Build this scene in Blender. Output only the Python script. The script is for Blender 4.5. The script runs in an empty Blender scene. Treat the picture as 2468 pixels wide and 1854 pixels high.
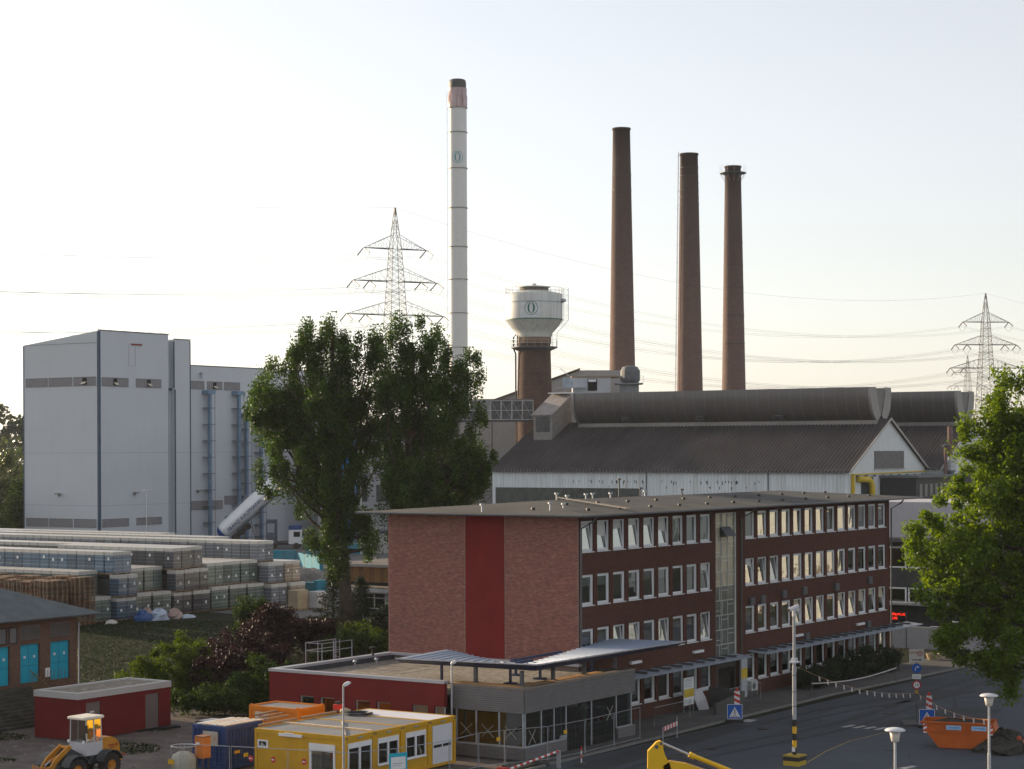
import bpy, math, random
import numpy as np
from mathutils import Vector, Matrix

random.seed(7)
rng = np.random.default_rng(7)
scn = bpy.context.scene
COL = scn.collection

# ------------------------------------------------------------------ camera, sky, sun, exposure
cam_d = bpy.data.cameras.new('camera')
cam = bpy.data.objects.new('camera', cam_d); COL.objects.link(cam)
cam_d.sensor_width = 36.0; cam_d.sensor_fit = 'HORIZONTAL'
cam_d.lens = 4898 / 2468 * 36.0
cam_d.shift_y = (1085 - 927) / 2468.0
cam_d.clip_start = 1.0; cam_d.clip_end = 12000
cam.location = (0, 0, 17.3)
cam.rotation_mode = 'XYZ'
cam.rotation_euler = (Matrix.Rotation(math.radians(90), 4, 'X') @ Matrix.Rotation(math.radians(-0.229), 4, 'Z')).to_euler()
scn.camera = cam

SUN_AZ, SUN_EL = -54.0, 13.0
world = bpy.data.worlds.new('World'); scn.world = world; world.use_nodes = True
wn = world.node_tree; wn.nodes.clear()
wo = wn.nodes.new('ShaderNodeOutputWorld'); wb = wn.nodes.new('ShaderNodeBackground')
sky = wn.nodes.new('ShaderNodeTexSky'); sky.sky_type = 'NISHITA'; sky.sun_disc = False
sky.sun_elevation = math.radians(SUN_EL); sky.sun_rotation = math.radians(SUN_AZ)
sky.air_density = 0.85; sky.dust_density = 1.2; sky.ozone_density = 1.0; sky.altitude = 60
hs = wn.nodes.new('ShaderNodeHueSaturation'); hs.inputs['Saturation'].default_value = 0.52
wb.inputs['Strength'].default_value = 0.15
wn.links.new(sky.outputs[0], hs.inputs['Color']); vm = wn.nodes.new('ShaderNodeMix'); vm.data_type = 'RGBA'; vm.inputs[0].default_value = .26; vm.inputs[7].default_value = (4.1, 3.6, 3.4, 1)
wn.links.new(hs.outputs[0], vm.inputs[6]); wn.links.new(vm.outputs[2], wb.inputs[0]); wn.links.new(wb.outputs[0], wo.inputs[0])
sd = bpy.data.lights.new('sun', 'SUN'); sun = bpy.data.objects.new('sun', sd); COL.objects.link(sun)
sd.energy = 5.0; sd.angle = math.radians(0.8); sd.color = (1.0, 0.76, 0.50)
e, a = math.radians(SUN_EL), math.radians(SUN_AZ)
sv = Vector((math.sin(a) * math.cos(e), math.cos(a) * math.cos(e), math.sin(e)))
sun.rotation_euler = (-sv).to_track_quat('-Z', 'Y').to_euler(); sun.location = sv * 900
vs = scn.view_settings; vs.view_transform = 'Standard'; vs.look = 'None'; vs.gamma = 1.0; vs.exposure = 0.60
vs.use_curve_mapping = False
scn.cycles.max_bounces = 6; scn.cycles.transparent_max_bounces = 12; scn.cycles.volume_bounces = 1
scn.cycles.use_denoising = True
scn.cycles.volume_step_rate = 4

# ------------------------------------------------------------------ the works' own ground grid: u runs away-right, v away-left
GA = math.radians(33.6); GS, GC = math.sin(GA), math.cos(GA); GROT = math.atan2(GC, GS)
OX, OY = 4.06, 123.4
def xy(u, v): return (OX + u * GS - v * GC, OY + u * GC + v * GS)
def uvof(X, Y): X -= OX; Y -= OY; return (X * GS + Y * GC, -X * GC + Y * GS)
def sstep(x, a, b):
    t = min(1.0, max(0.0, (x - a) / (b - a))); return t * t * (3 - 2 * t)
def gh(X, Y):
    u, v = uvof(X, Y)
    return 2.0 * sstep(Y, 150, 176) * sstep(v, 17, 30) if u < 60 else 2.0 * sstep(v + (u - 60) * .8, 17, 30)
def ghuv(u, v): return gh(*xy(u, v))

# ------------------------------------------------------------------ materials
MATS = {}
def new_mat(name):
    m = bpy.data.materials.new(name); m.use_nodes = True; nt = m.node_tree
    return m, nt, nt.nodes['Principled BSDF'], nt.nodes['Material Output']
def setspec(p, s):
    p.inputs['Specular IOR Level'].default_value = s
def M(name, col, rough=.75, metal=0.0, var=.15, scale=1.5, bump=0.0, bscale=20.0, spec=.35, streak=0.0, dirt=None, dirtamt=.5):
    if name in MATS: return MATS[name]
    m, nt, p, out = new_mat(name); N, L = nt.nodes.new, nt.links.new
    tc = N('ShaderNodeTexCoord'); nz = N('ShaderNodeTexNoise'); nz.inputs['Scale'].default_value = scale; nz.inputs['Detail'].default_value = 6
    L(tc.outputs['Object'], nz.inputs['Vector'])
    mx = N('ShaderNodeMix'); mx.data_type = 'RGBA'
    mx.inputs[6].default_value = tuple(c * (1 - var) for c in col) + (1,)
    mx.inputs[7].default_value = tuple(min(1, c * (1 + var)) for c in col) + (1,)
    mr = N('ShaderNodeMapRange'); mr.inputs[1].default_value = .3; mr.inputs[2].default_value = .7
    L(nz.outputs['Fac'], mr.inputs[0]); L(mr.outputs[0], mx.inputs[0])
    last = mx.outputs[2]
    if streak > 0 or dirt is not None:
        mp = N('ShaderNodeMapping'); mp.inputs['Scale'].default_value = (2.2, 2.2, .12) if streak > 0 else (.35, .35, .35)
        L(tc.outputs['Object'], mp.inputs[0])
        n2 = N('ShaderNodeTexNoise'); n2.inputs['Scale'].default_value = 1.0; n2.inputs['Detail'].default_value = 5
        L(mp.outputs[0], n2.inputs['Vector'])
        r2 = N('ShaderNodeMapRange'); r2.inputs[1].default_value = .48; r2.inputs[2].default_value = .72; r2.inputs[4].default_value = streak if streak > 0 else dirtamt
        L(n2.outputs['Fac'], r2.inputs[0])
        m2 = N('ShaderNodeMix'); m2.data_type = 'RGBA'; L(r2.outputs[0], m2.inputs[0]); L(last, m2.inputs[6])
        m2.inputs[7].default_value = (dirt or tuple(c * .45 for c in col)) + (1,)
        last = m2.outputs[2]
    L(last, p.inputs['Base Color'])
    p.inputs['Roughness'].default_value = rough; p.inputs['Metallic'].default_value = metal; setspec(p, spec)
    if bump:
        nb = N('ShaderNodeTexNoise'); nb.inputs['Scale'].default_value = bscale; nb.inputs['Detail'].default_value = 4
        L(tc.outputs['Object'], nb.inputs['Vector'])
        b = N('ShaderNodeBump'); b.inputs['Strength'].default_value = bump; b.inputs['Distance'].default_value = .05
        L(nb.outputs['Fac'], b.inputs['Height']); L(b.outputs[0], p.inputs['Normal'])
    MATS[name] = m; return m

def brick_mat(name, c1, c2, mortar, round_r=None, bw=.25, bh=.083, dark=None, darklo=.5, darkhi=.75, zsoot=None):
    m, nt, p, out = new_mat(name); N, L = nt.nodes.new, nt.links.new
    tc = N('ShaderNodeTexCoord'); sp = N('ShaderNodeSeparateXYZ'); L(tc.outputs['Object'], sp.inputs[0])
    cb = N('ShaderNodeCombineXYZ')
    if round_r:
        at = N('ShaderNodeMath'); at.operation = 'ARCTAN2'; L(sp.outputs[1], at.inputs[0]); L(sp.outputs[0], at.inputs[1])
        mu = N('ShaderNodeMath'); mu.operation = 'MULTIPLY'; mu.inputs[1].default_value = round_r; L(at.outputs[0], mu.inputs[0]); L(mu.outputs[0], cb.inputs[0])
    else:
        ad = N('ShaderNodeMath'); L(sp.outputs[0], ad.inputs[0]); L(sp.outputs[1], ad.inputs[1]); L(ad.outputs[0], cb.inputs[0])
    L(sp.outputs[2], cb.inputs[1])
    bt = N('ShaderNodeTexBrick'); L(cb.outputs[0], bt.inputs['Vector'])
    bt.inputs['Color1'].default_value = c1 + (1,); bt.inputs['Color2'].default_value = c2 + (1,); bt.inputs['Mortar'].default_value = mortar + (1,)
    bt.inputs['Scale'].default_value = 1.0; bt.inputs['Brick Width'].default_value = bw; bt.inputs['Row Height'].default_value = bh
    bt.inputs['Mortar Size'].default_value = .012; bt.inputs['Bias'].default_value = -.1
    nz = N('ShaderNodeTexNoise'); nz.inputs['Scale'].default_value = .45; nz.inputs['Detail'].default_value = 8; nz.inputs['Roughness'].default_value = .7
    L(tc.outputs['Object'], nz.inputs['Vector'])
    mr = N('ShaderNodeMapRange'); mr.inputs[1].default_value = darklo; mr.inputs[2].default_value = darkhi; mr.inputs[4].default_value = .6
    L(nz.outputs['Fac'], mr.inputs[0])
    mx = N('ShaderNodeMix'); mx.data_type = 'RGBA'; L(mr.outputs[0], mx.inputs[0]); L(bt.outputs['Color'], mx.inputs[6])
    mx.inputs[7].default_value = (dark or tuple(c * .5 for c in c1)) + (1,)
    last = mx.outputs[2]
    if zsoot:
        z0, z1, amt = zsoot
        r3 = N('ShaderNodeMapRange'); r3.inputs[1].default_value = z0; r3.inputs[2].default_value = z1; r3.inputs[4].default_value = amt
        L(sp.outputs[2], r3.inputs[0])
        m3 = N('ShaderNodeMix'); m3.data_type = 'RGBA'; L(r3.outputs[0], m3.inputs[0]); L(last, m3.inputs[6]); m3.inputs[7].default_value = (.05, .042, .04, 1)
        last = m3.outputs[2]
    L(last, p.inputs['Base Color']); p.inputs['Roughness'].default_value = .88; setspec(p, .25)
    b = N('ShaderNodeBump'); b.inputs['Strength'].default_value = .35; b.inputs['Distance'].default_value = .02; b.invert = True
    L(bt.outputs['Fac'], b.inputs['Height']); L(b.outputs[0], p.inputs['Normal'])
    MATS[name] = m; return m

def leaf_mat(name, c1, c2, trans=.45, rough=.38, spec=.5):
    m, nt, p, out = new_mat(name); N, L = nt.nodes.new, nt.links.new
    g = N('ShaderNodeNewGeometry'); cr = N('ShaderNodeMix'); cr.data_type = 'RGBA'
    cr.inputs[6].default_value = c1 + (1,); cr.inputs[7].default_value = c2 + (1,)
    L(g.outputs['Random Per Island'], cr.inputs[0]); L(cr.outputs[2], p.inputs['Base Color'])
    p.inputs['Roughness'].default_value = rough; setspec(p, spec)
    t = N('ShaderNodeBsdfTranslucent'); hv = N('ShaderNodeHueSaturation'); hv.inputs['Value'].default_value = 1.7; hv.inputs['Saturation'].default_value = 1.15
    hv.inputs['Hue'].default_value = .485
    L(cr.outputs[2], hv.inputs['Color']); L(hv.outputs[0], t.inputs[0])
    mx = N('ShaderNodeMixShader'); mx.inputs[0].default_value = trans
    L(p.outputs[0], mx.inputs[1]); L(t.outputs[0], mx.inputs[2]); L(mx.outputs[0], out.inputs[0])
    MATS[name] = m; return m

def glass_mat(name, tint=(.55, .62, .62), base=.28, edge=.85):
    m, nt, p, out = new_mat(name); N, L = nt.nodes.new, nt.links.new
    nt.nodes.remove(p)
    tr = N('ShaderNodeBsdfTransparent'); tr.inputs[0].default_value = tint + (1,)
    gl = N('ShaderNodeBsdfGlossy'); gl.inputs['Roughness'].default_value = .02; gl.inputs[0].default_value = (.92, .95, .93, 1)
    lw = N('ShaderNodeLayerWeight'); lw.inputs[0].default_value = .35
    mr = N('ShaderNodeMapRange'); mr.inputs[3].default_value = base; mr.inputs[4].default_value = edge
    L(lw.outputs['Fresnel'], mr.inputs[0])
    nz = N('ShaderNodeTexNoise'); nz.inputs['Scale'].default_value = .9; tc = N('ShaderNodeTexCoord'); L(tc.outputs['Object'], nz.inputs['Vector'])
    b = N('ShaderNodeBump'); b.inputs['Strength'].default_value = .04; b.inputs['Distance'].default_value = .3; L(nz.outputs['Fac'], b.inputs['Height']); L(b.outputs[0], gl.inputs['Normal'])
    mx = N('ShaderNodeMixShader'); L(mr.outputs[0], mx.inputs[0]); L(tr.outputs[0], mx.inputs[1]); L(gl.outputs[0], mx.inputs[2]); L(mx.outputs[0], out.inputs[0])
    MATS[name] = m; return m

def emis_mat(name, col, st):
    m, nt, p, out = new_mat(name); p.inputs['Emission Color'].default_value = col + (1,); p.inputs['Emission Strength'].default_value = st
    p.inputs['Base Color'].default_value = col + (1,); MATS[name] = m; return m

def stripe_mat(name, ca, cb_, period, axis='z', slope=0.0):
    m, nt, p, out = new_mat(name); N, L = nt.nodes.new, nt.links.new
    tc = N('ShaderNodeTexCoord'); sp = N('ShaderNodeSeparateXYZ'); L(tc.outputs['Object'], sp.inputs[0])
    i = 'xyz'.index(axis); j = 0 if i == 2 else 2
    mu = N('ShaderNodeMath'); mu.operation = 'MULTIPLY_ADD'; mu.inputs[1].default_value = slope; L(sp.outputs[j], mu.inputs[0]); L(sp.outputs[i], mu.inputs[2])
    dv = N('ShaderNodeMath'); dv.operation = 'DIVIDE'; dv.inputs[1].default_value = period; L(mu.outputs[0], dv.inputs[0])
    fr = N('ShaderNodeMath'); fr.operation = 'FRACT'; L(dv.outputs[0], fr.inputs[0])
    gt = N('ShaderNodeMath'); gt.operation = 'GREATER_THAN'; gt.inputs[1].default_value = .5; L(fr.outputs[0], gt.inputs[0])
    mx = N('ShaderNodeMix'); mx.data_type = 'RGBA'; L(gt.outputs[0], mx.inputs[0]); mx.inputs[6].default_value = ca + (1,); mx.inputs[7].default_value = cb_ + (1,)
    L(mx.outputs[2], p.inputs['Base Color']); p.inputs['Roughness'].default_value = .6
    MATS[name] = m; return m

# ------------------------------------------------------------------ mesh builder
class MB:
    def __init__(s): s.v = []; s.f = []; s.m = []
    def add(s, vs, fs, m=0):
        b = len(s.v); s.v.extend(tuple(v) for v in vs)
        for f in fs: s.f.append(tuple(b + i for i in f)); s.m.append(m)
        return s
    def box(s, x0, x1, y0, y1, z0, z1, m=0):
        return s.add([(x0, y0, z0), (x1, y0, z0), (x1, y1, z0), (x0, y1, z0), (x0, y0, z1), (x1, y0, z1), (x1, y1, z1), (x0, y1, z1)],
                     [(0, 3, 2, 1), (4, 5, 6, 7), (0, 1, 5, 4), (1, 2, 6, 5), (2, 3, 7, 6), (3, 0, 4, 7)], m)
    def bbox(s, x0, x1, y0, y1, z0, z1, b=.03, m=0):      # box with chamfered vertical and top edges
        r = [(x0 + b, y0), (x1 - b, y0), (x1, y0 + b), (x1, y1 - b), (x1 - b, y1), (x0 + b, y1), (x0, y1 - b), (x0, y0 + b)]
        q = [(x0 + 2 * b, y0 + b), (x1 - 2 * b, y0 + b), (x1 - b, y0 + 2 * b), (x1 - b, y1 - 2 * b), (x1 - 2 * b, y1 - b), (x0 + 2 * b, y1 - b), (x0 + b, y1 - 2 * b), (x0 + b, y0 + 2 * b)]
        vs = [(x, y, z0) for x, y in r] + [(x, y, z1 - b) for x, y in r] + [(x, y, z1) for x, y in q]
        fs = [tuple(range(7, -1, -1)), tuple(range(16, 24))]
        for i in range(8):
            j = (i + 1) % 8; fs += [(i, j, 8 + j, 8 + i), (8 + i, 8 + j, 16 + j, 16 + i)]
        return s.add(vs, fs, m)
    def quad(s, a, b, c, d, m=0): return s.add([a, b, c, d], [(0, 1, 2, 3)], m)
    def ngon(s, pts, m=0): return s.add(pts, [tuple(range(len(pts)))], m)
    def ext(s, pts, off, m=0, caps=True):     # polygon extruded by a vector
        n = len(pts); o = Vector(off); q = [tuple(Vector(p) + o) for p in pts]
        fs = [(i, (i + 1) % n, n + (i + 1) % n, n + i) for i in range(n)]
        if caps: fs += [tuple(range(n - 1, -1, -1)), tuple(range(n, 2 * n))]
        return s.add(list(pts) + q, fs, m)
    def lathe(s, cx, cy, prof, n=24, m=0, cap=True):
        vs = []; fs = []
        for r, z in prof:
            for k in range(n):
                t = 2 * math.pi * k / n; vs.append((cx + r * math.cos(t), cy + r * math.sin(t), z))
        for j in range(len(prof) - 1):
            for k in range(n):
                k2 = (k + 1) % n; fs.append((j * n + k, j * n + k2, (j + 1) * n + k2, (j + 1) * n + k))
        if cap: fs += [tuple(range(n - 1, -1, -1)), tuple((len(prof) - 1) * n + k for k in range(n))]
        return s.add(vs, fs, m)
    def tube(s, pts, r, n=6, m=0, cap=True):
        P = [Vector(p) for p in pts]; R = r if isinstance(r, (list, tuple)) else [r] * len(P)
        vs = []; fs = []; up = Vector((0, 0, 1))
        for i, p in enumerate(P):
            d = (P[min(i + 1, len(P) - 1)] - P[max(i - 1, 0)])
            d = d.normalized() if d.length > 1e-9 else up
            ref = up if abs(d.z) < .95 else Vector((1, 0, 0))
            x = d.cross(ref).normalized(); y = d.cross(x).normalized()
            for k in range(n):
                t = 2 * math.pi * (k + .5) / n; vs.append(tuple(p + x * (R[i] * math.cos(t)) + y * (R[i] * math.sin(t))))
        for i in range(len(P) - 1):
            for k in range(n):
                k2 = (k + 1) % n; fs.append((i * n + k, i * n + k2, (i + 1) * n + k2, (i + 1) * n + k))
        if cap: fs += [tuple(range(n - 1, -1, -1)), tuple((len(P) - 1) * n + k for k in range(n))]
        return s.add(vs, fs, m)
    def bar(s, p, q, w, m=0): return s.tube([p, q], w * .7, 4, m)
    def disc(s, c, r, axis, th, n=20, m=0):   # cylinder with its axis along x, y or z, starting at c
        vs = []; 
        for t_ in (0, th):
            for k in range(n):
                t = 2 * math.pi * k / n; a_, b_ = r * math.cos(t), r * math.sin(t)
                vs.append({'x': (c[0] + t_, c[1] + a_, c[2] + b_), 'y': (c[0] + a_, c[1] + t_, c[2] + b_), 'z': (c[0] + a_, c[1] + b_, c[2] + t_)}[axis])
        fs = [(k, (k + 1) % n, n + (k + 1) % n, n + k) for k in range(n)] + [tuple(range(n - 1, -1, -1)), tuple(range(n, 2 * n))]
        return s.add(vs, fs, m)
    def mesh(s, name, mats, smooth=False):
        me = bpy.data.meshes.new(name); me.from_pydata(s.v, [], s.f)
        for mt in (mats if isinstance(mats, (list, tuple)) else [mats]): me.materials.append(mt)
        me.polygons.foreach_set('material_index', s.m)
        if smooth: me.polygons.foreach_set('use_smooth', [True] * len(s.f))
        me.validate(); me.update()
        return me
    def build(s, name, mats, parent=None, smooth=False, loc=None):
        return put(name, s.mesh(name, mats, smooth), parent, loc)
def put(name, me, parent=None, loc=None, rot=None):
    o = bpy.data.objects.new(name, me); COL.objects.link(o); o.parent = parent
    if loc: o.location = loc
    if rot: o.rotation_euler = rot
    return o
def tag(o, label=None, cat=None, group=None, kind=None):
    if label: o['label'] = label
    if cat: o['category'] = cat
    if group: o['group'] = group
    if kind: o['kind'] = kind
    return o
def thing(name, label, cat, u=0, v=0, z=0, rz=0.0, group=None):     # Empty at the thing's base, turned with the grid
    o = bpy.data.objects.new(name, None); COL.objects.link(o)
    x, y = xy(u, v); o.location = (x, y, z); o.rotation_euler = (0, 0, GROT + math.radians(rz)); o.empty_display_size = .2
    return tag(o, label, cat, group)
def thingxy(name, label, cat, x=0, y=0, z=0, rz=0.0, group=None):
    o = bpy.data.objects.new(name, None); COL.objects.link(o)
    o.location = (x, y, z); o.rotation_euler = (0, 0, math.radians(rz)); o.empty_display_size = .2
    return tag(o, label, cat, group)
def kids(o): return [c for c in ALLC.get(o.name, [])]
ALLC = {}
def copy_tree(o, loc=None, rot=None, label=None, parent=None):
    c = o.copy(); COL.objects.link(c); c.parent = parent
    if loc is not None: c.location = loc
    if rot is not None: c.rotation_euler = rot
    if label: c['label'] = label
    for ch in o.children: copy_tree(ch, parent=c)
    return c
def text(name, body, size, mat, parent, loc, rot, ext=.004, align='CENTER', sx=1.0):
    c = bpy.data.curves.new(name, 'FONT'); c.body = body; c.size = size; c.extrude = ext; c.align_x = align; c.align_y = 'CENTER'
    c.resolution_u = 3
    t_ = bpy.data.objects.new('t', c); COL.objects.link(t_); me = bpy.data.meshes.new_from_object(t_.evaluated_get(bpy.context.evaluated_depsgraph_get())); bpy.data.objects.remove(t_)
    me.materials.clear(); me.materials.append(mat); me.name = name; o = bpy.data.objects.new(name, me); COL.objects.link(o); o.parent = parent; o.location = loc; o.rotation_euler = rot; o.scale = (sx, 1, 1)
    return o
# facings in a thing's own frame: front plane y=const seen from -y; side plane x=const seen from -x
R_Y = (math.pi / 2, 0, 0); R_X = (math.pi / 2, 0, -math.pi / 2)

white = M('white_paint', (.72, .73, .74), .5, var=.04)
dark = M('dark_void', (.012, .013, .016), .8, var=.2)
galv = M('galvanised_steel', (.38, .40, .43), .45, .6, var=.12, scale=6)
gsteel = M('dark_grey_steel', (.10, .11, .12), .55, .3, var=.2)
glass = glass_mat('window_glass', base=.36)
dglass = glass_mat('dark_glass', (.25, .33, .33), .12, .7)
wood = M('raw_pallet_wood', (.26, .18, .11), .8, var=.35, scale=3)
yellowp = M('yellow_paint', (.72, .42, .02), .5, var=.08)
redp = M('red_paint', (.55, .03, .02), .5, var=.05)
blackp = M('black_paint', (.02, .02, .022), .5, var=.2)
bluep = M('blue_sign_paint', (.01, .10, .45), .45, var=.05)
rubber = M('tyre_rubber', (.025, .024, .024), .85, var=.3, scale=8, dirt=(.10, .08, .06))
lblack = M('black_lettering', (.02, .02, .03), .6, var=0)
# ------------------------------------------------------------------ ground
def ground():
    def lin(a, b, n): return list(np.linspace(a, b, n, endpoint=False))
    xs = lin(-2600, -400, 8) + lin(-400, -80, 16) + lin(-80, 60, 70) + lin(60, 400, 14) + lin(400, 2601, 9) + [2600]
    ys = lin(-400, 60, 6) + lin(60, 260, 100) + lin(260, 400, 14) + lin(400, 3600, 14) + [3600]
    nx, ny = len(xs), len(ys)
    vs = [(x, y, gh(x, y)) for y in ys for x in xs]
    fs = [(j * nx + i, j * nx + i + 1, (j + 1) * nx + i + 1, (j + 1) * nx + i) for j in range(ny - 1) for i in range(nx - 1)]
    m, nt, p, out = new_mat('ground_soil_and_grass'); N, L = nt.nodes.new, nt.links.new
    tc = N('ShaderNodeTexCoord'); n1 = N('ShaderNodeTexNoise'); n1.inputs['Scale'].default_value = .35; n1.inputs['Detail'].default_value = 9; n1.inputs['Roughness'].default_value = .7
    L(tc.outputs['Object'], n1.inputs['Vector'])
    cr = N('ShaderNodeValToRGB'); el = cr.color_ramp.elements; el[0].position = .38; el[0].color = (.030, .026, .018, 1); el[1].position = .62; el[1].color = (.014, .024, .009, 1)
    L(n1.outputs['Fac'], cr.inputs[0]); L(cr.outputs[0], p.inputs['Base Color']); p.inputs['Roughness'].default_value = .95; setspec(p, .1)
    me = bpy.data.meshes.new('ground'); me.from_pydata(vs, [], fs); me.materials.append(m)
    me.polygons.foreach_set('use_smooth', [True] * len(fs)); me.update()
    return tag(put('ground', me), kind='structure')
ground()

def sheet(name, pts, z, mat, kind='structure'):
    mb = MB(); mb.ngon([xy(u, v) + (z,) for u, v in pts]); o = mb.build(name, mat); return tag(o, kind=kind)
def surface(name, col, c2, scale, bump=.3, rough=.85, cracks=0, spec=.3):
    m, nt, p, out = new_mat(name); N, L = nt.nodes.new, nt.links.new
    tc = N('ShaderNodeTexCoord'); n1 = N('ShaderNodeTexNoise'); n1.inputs['Scale'].default_value = scale; n1.inputs['Detail'].default_value = 10; n1.inputs['Roughness'].default_value = .65
    L(tc.outputs['Object'], n1.inputs['Vector'])
    n2 = N('ShaderNodeTexNoise'); n2.inputs['Scale'].default_value = 14; n2.inputs['Detail'].default_value = 3; L(tc.outputs['Object'], n2.inputs['Vector'])
    av = N('ShaderNodeMath'); av.operation = 'MULTIPLY_ADD'; av.inputs[1].default_value = .35; L(n2.outputs['Fac'], av.inputs[0]); L(n1.outputs['Fac'], av.inputs[2])
    mr = N('ShaderNodeMapRange'); mr.inputs[1].default_value = .5; mr.inputs[2].default_value = .85; L(av.outputs[0], mr.inputs[0])
    mx = N('ShaderNodeMix'); mx.data_type = 'RGBA'; L(mr.outputs[0], mx.inputs[0]); mx.inputs[6].default_value = col + (1,); mx.inputs[7].default_value = c2 + (1,)
    last = mx.outputs[2]
    if cracks:
        vo = N('ShaderNodeTexVoronoi'); vo.feature = 'DISTANCE_TO_EDGE'; vo.inputs['Scale'].default_value = .16
        nn = N('ShaderNodeMix'); nn.data_type = 'RGBA'; nn.inputs[0].default_value = .12; L(tc.outputs['Object'], nn.inputs[6]); L(n1.outputs['Color'], nn.inputs[7]); L(nn.outputs[2], vo.inputs['Vector'])
        r = N('ShaderNodeMapRange'); r.inputs[1].default_value = .0; r.inputs[2].default_value = .012; r.inputs[3].default_value = cracks; r.inputs[4].default_value = 0; L(vo.outputs['Distance'], r.inputs[0])
        m3 = N('ShaderNodeMix'); m3.data_type = 'RGBA'; L(r.outputs[0], m3.inputs[0]); L(last, m3.inputs[6]); m3.inputs[7].default_value = tuple(c * .4 for c in col) + (1,); last = m3.outputs[2]
    L(last, p.inputs['Base Color']); p.inputs['Roughness'].default_value = rough; setspec(p, spec)
    b = N('ShaderNodeBump'); b.inputs['Strength'].default_value = bump; b.inputs['Distance'].default_value = .06; L(av.outputs[0], b.inputs['Height']); L(b.outputs[0], p.inputs['Normal'])
    return m
m_asph = surface('worn_asphalt', (.040, .050, .064), (.056, .069, .085), .25, .1, cracks=.6)  # blue sky light of the shaded road mixed into both tones
m_asph2 = surface('lighter_asphalt', (.053, .066, .083), (.072, .087, .106), .3, .1, cracks=.4)  # bluish as well, with the cool sky light put into the colour
m_patch = surface('fresh_asphalt_patch', (.030, .033, .039), (.042, .046, .053), .4, .1)
m_dirt = surface('site_dirt', (.095, .082, .073), (.185, .163, .145), .5, 1.0, .95, spec=.1)
m_yard = surface('yard_paving', (.10, .10, .105), (.14, .14, .145), .15, .1)
m_conc = surface('pavement_concrete', (.065, .066, .067), (.10, .10, .098), .5, .3)
sheet('site_yard', [(-60, -4), (-11, -4), (-11, 1), (-11, 14.5), (-3, 17), (-1, 26), (-4, 33), (-9, 40), (-60, 60)], .006, m_dirt)
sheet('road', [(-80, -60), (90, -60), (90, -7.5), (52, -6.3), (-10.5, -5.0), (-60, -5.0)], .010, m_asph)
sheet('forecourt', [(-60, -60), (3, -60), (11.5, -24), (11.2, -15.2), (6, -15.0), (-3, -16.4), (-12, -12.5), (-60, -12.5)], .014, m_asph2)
sheet('asphalt_patch', [(12, -13), (24, -14.5), (25, -17.5), (15, -19)], .018, m_patch)
sheet('asphalt_patch', [(26, -9), (33, -9.5), (34, -12.5), (27, -12)], .018, m_patch)
mb = MB()
for a, b in (((-60, -5.0), (-11.6, -5.0)), ((-11.0, -4.95), (26, -4.75)), ((26.02, -4.75), (52, -6.2)), ((52.02, -6.2), (90, -7.4))):
    mb.ext([(*xy(a[0], a[1]), 0), (*xy(b[0], b[1]), 0), (*xy(b[0], b[1] + .15), 0), (*xy(a[0], a[1] + .15), 0)], (0, 0, .13))
tag(mb.build('kerb', M('kerb_stone', (.17, .17, .165), .85)), kind='structure')
mb = MB(); mb.ext([(*xy(u, v), 0) for u, v in ((-11.0, -4.79), (26, -4.59), (52, -6.03), (90, -7.2), (90, -1), (47.5, -1), (47.5, -.02), (1.6, -.02), (1.6, -3.3), (-11.0, -3.5))], (0, 0, .12))
tag(mb.build('pavement', m_conc), kind='structure')
for r in ([(62, 20), (330, 60), (400, 400), (120, 420), (70, 66), (40, 66), (38, 54), (60, 54)],):
    sheet('yard', r, 2.012, m_yard)
sheet('asphalt_patch', [(-11, -6), (-5, -5.9), (3, -5.6), (9, -5.5), (9, -7.2), (-2, -7.8), (-11, -8.4)], .018, m_patch)
sheet('asphalt_patch', [(14, -8.5), (21, -8), (21.5, -10), (14.2, -10.4)], .018, m_asph2)
sheet('asphalt_patch', [(34, -14), (48, -13), (52, -24), (36, -26)], .018, m_asph2)
mb = MB()
for (u, v) in ((-1, -9.5), (8, -8.3), (19, -12), (31, -7.5), (4, -18.5), (14, -21)):
    x, y = xy(u, v); mb.disc((x, y, .02), .36, 'z', .02, 14)
tag(mb.build('manhole_covers', M('cast_iron', (.03, .03, .032), .6, .4)), kind='structure')
m_tyre = surface('tyre_rubbed_asphalt', (.030, .033, .039), (.046, .050, .058), 1.5, .1)
for k, (a, b_, w_) in enumerate((((-14, -9.2), (26, -10.6), .5), ((-14, -10.9), (26, -12.2), .45), ((10, -7.4), (48, -9.2), .5), ((11, -9.2), (48, -11), .45))):
    n = 14; P = [(a[0] + (b_[0] - a[0]) * t / n, a[1] + (b_[1] - a[1]) * t / n + .7 * math.sin(t * .5 + k * .3)) for t in range(n + 1)]
    mb = MB()
    for p, q in zip(P, P[1:]): mb.ngon([(*xy(p[0], p[1]), .021), (*xy(q[0], q[1]), .021), (*xy(q[0], q[1] - w_), .021), (*xy(p[0], p[1] - w_), .021)])
    tag(mb.build('tyre_track', m_tyre), kind='structure')
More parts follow.
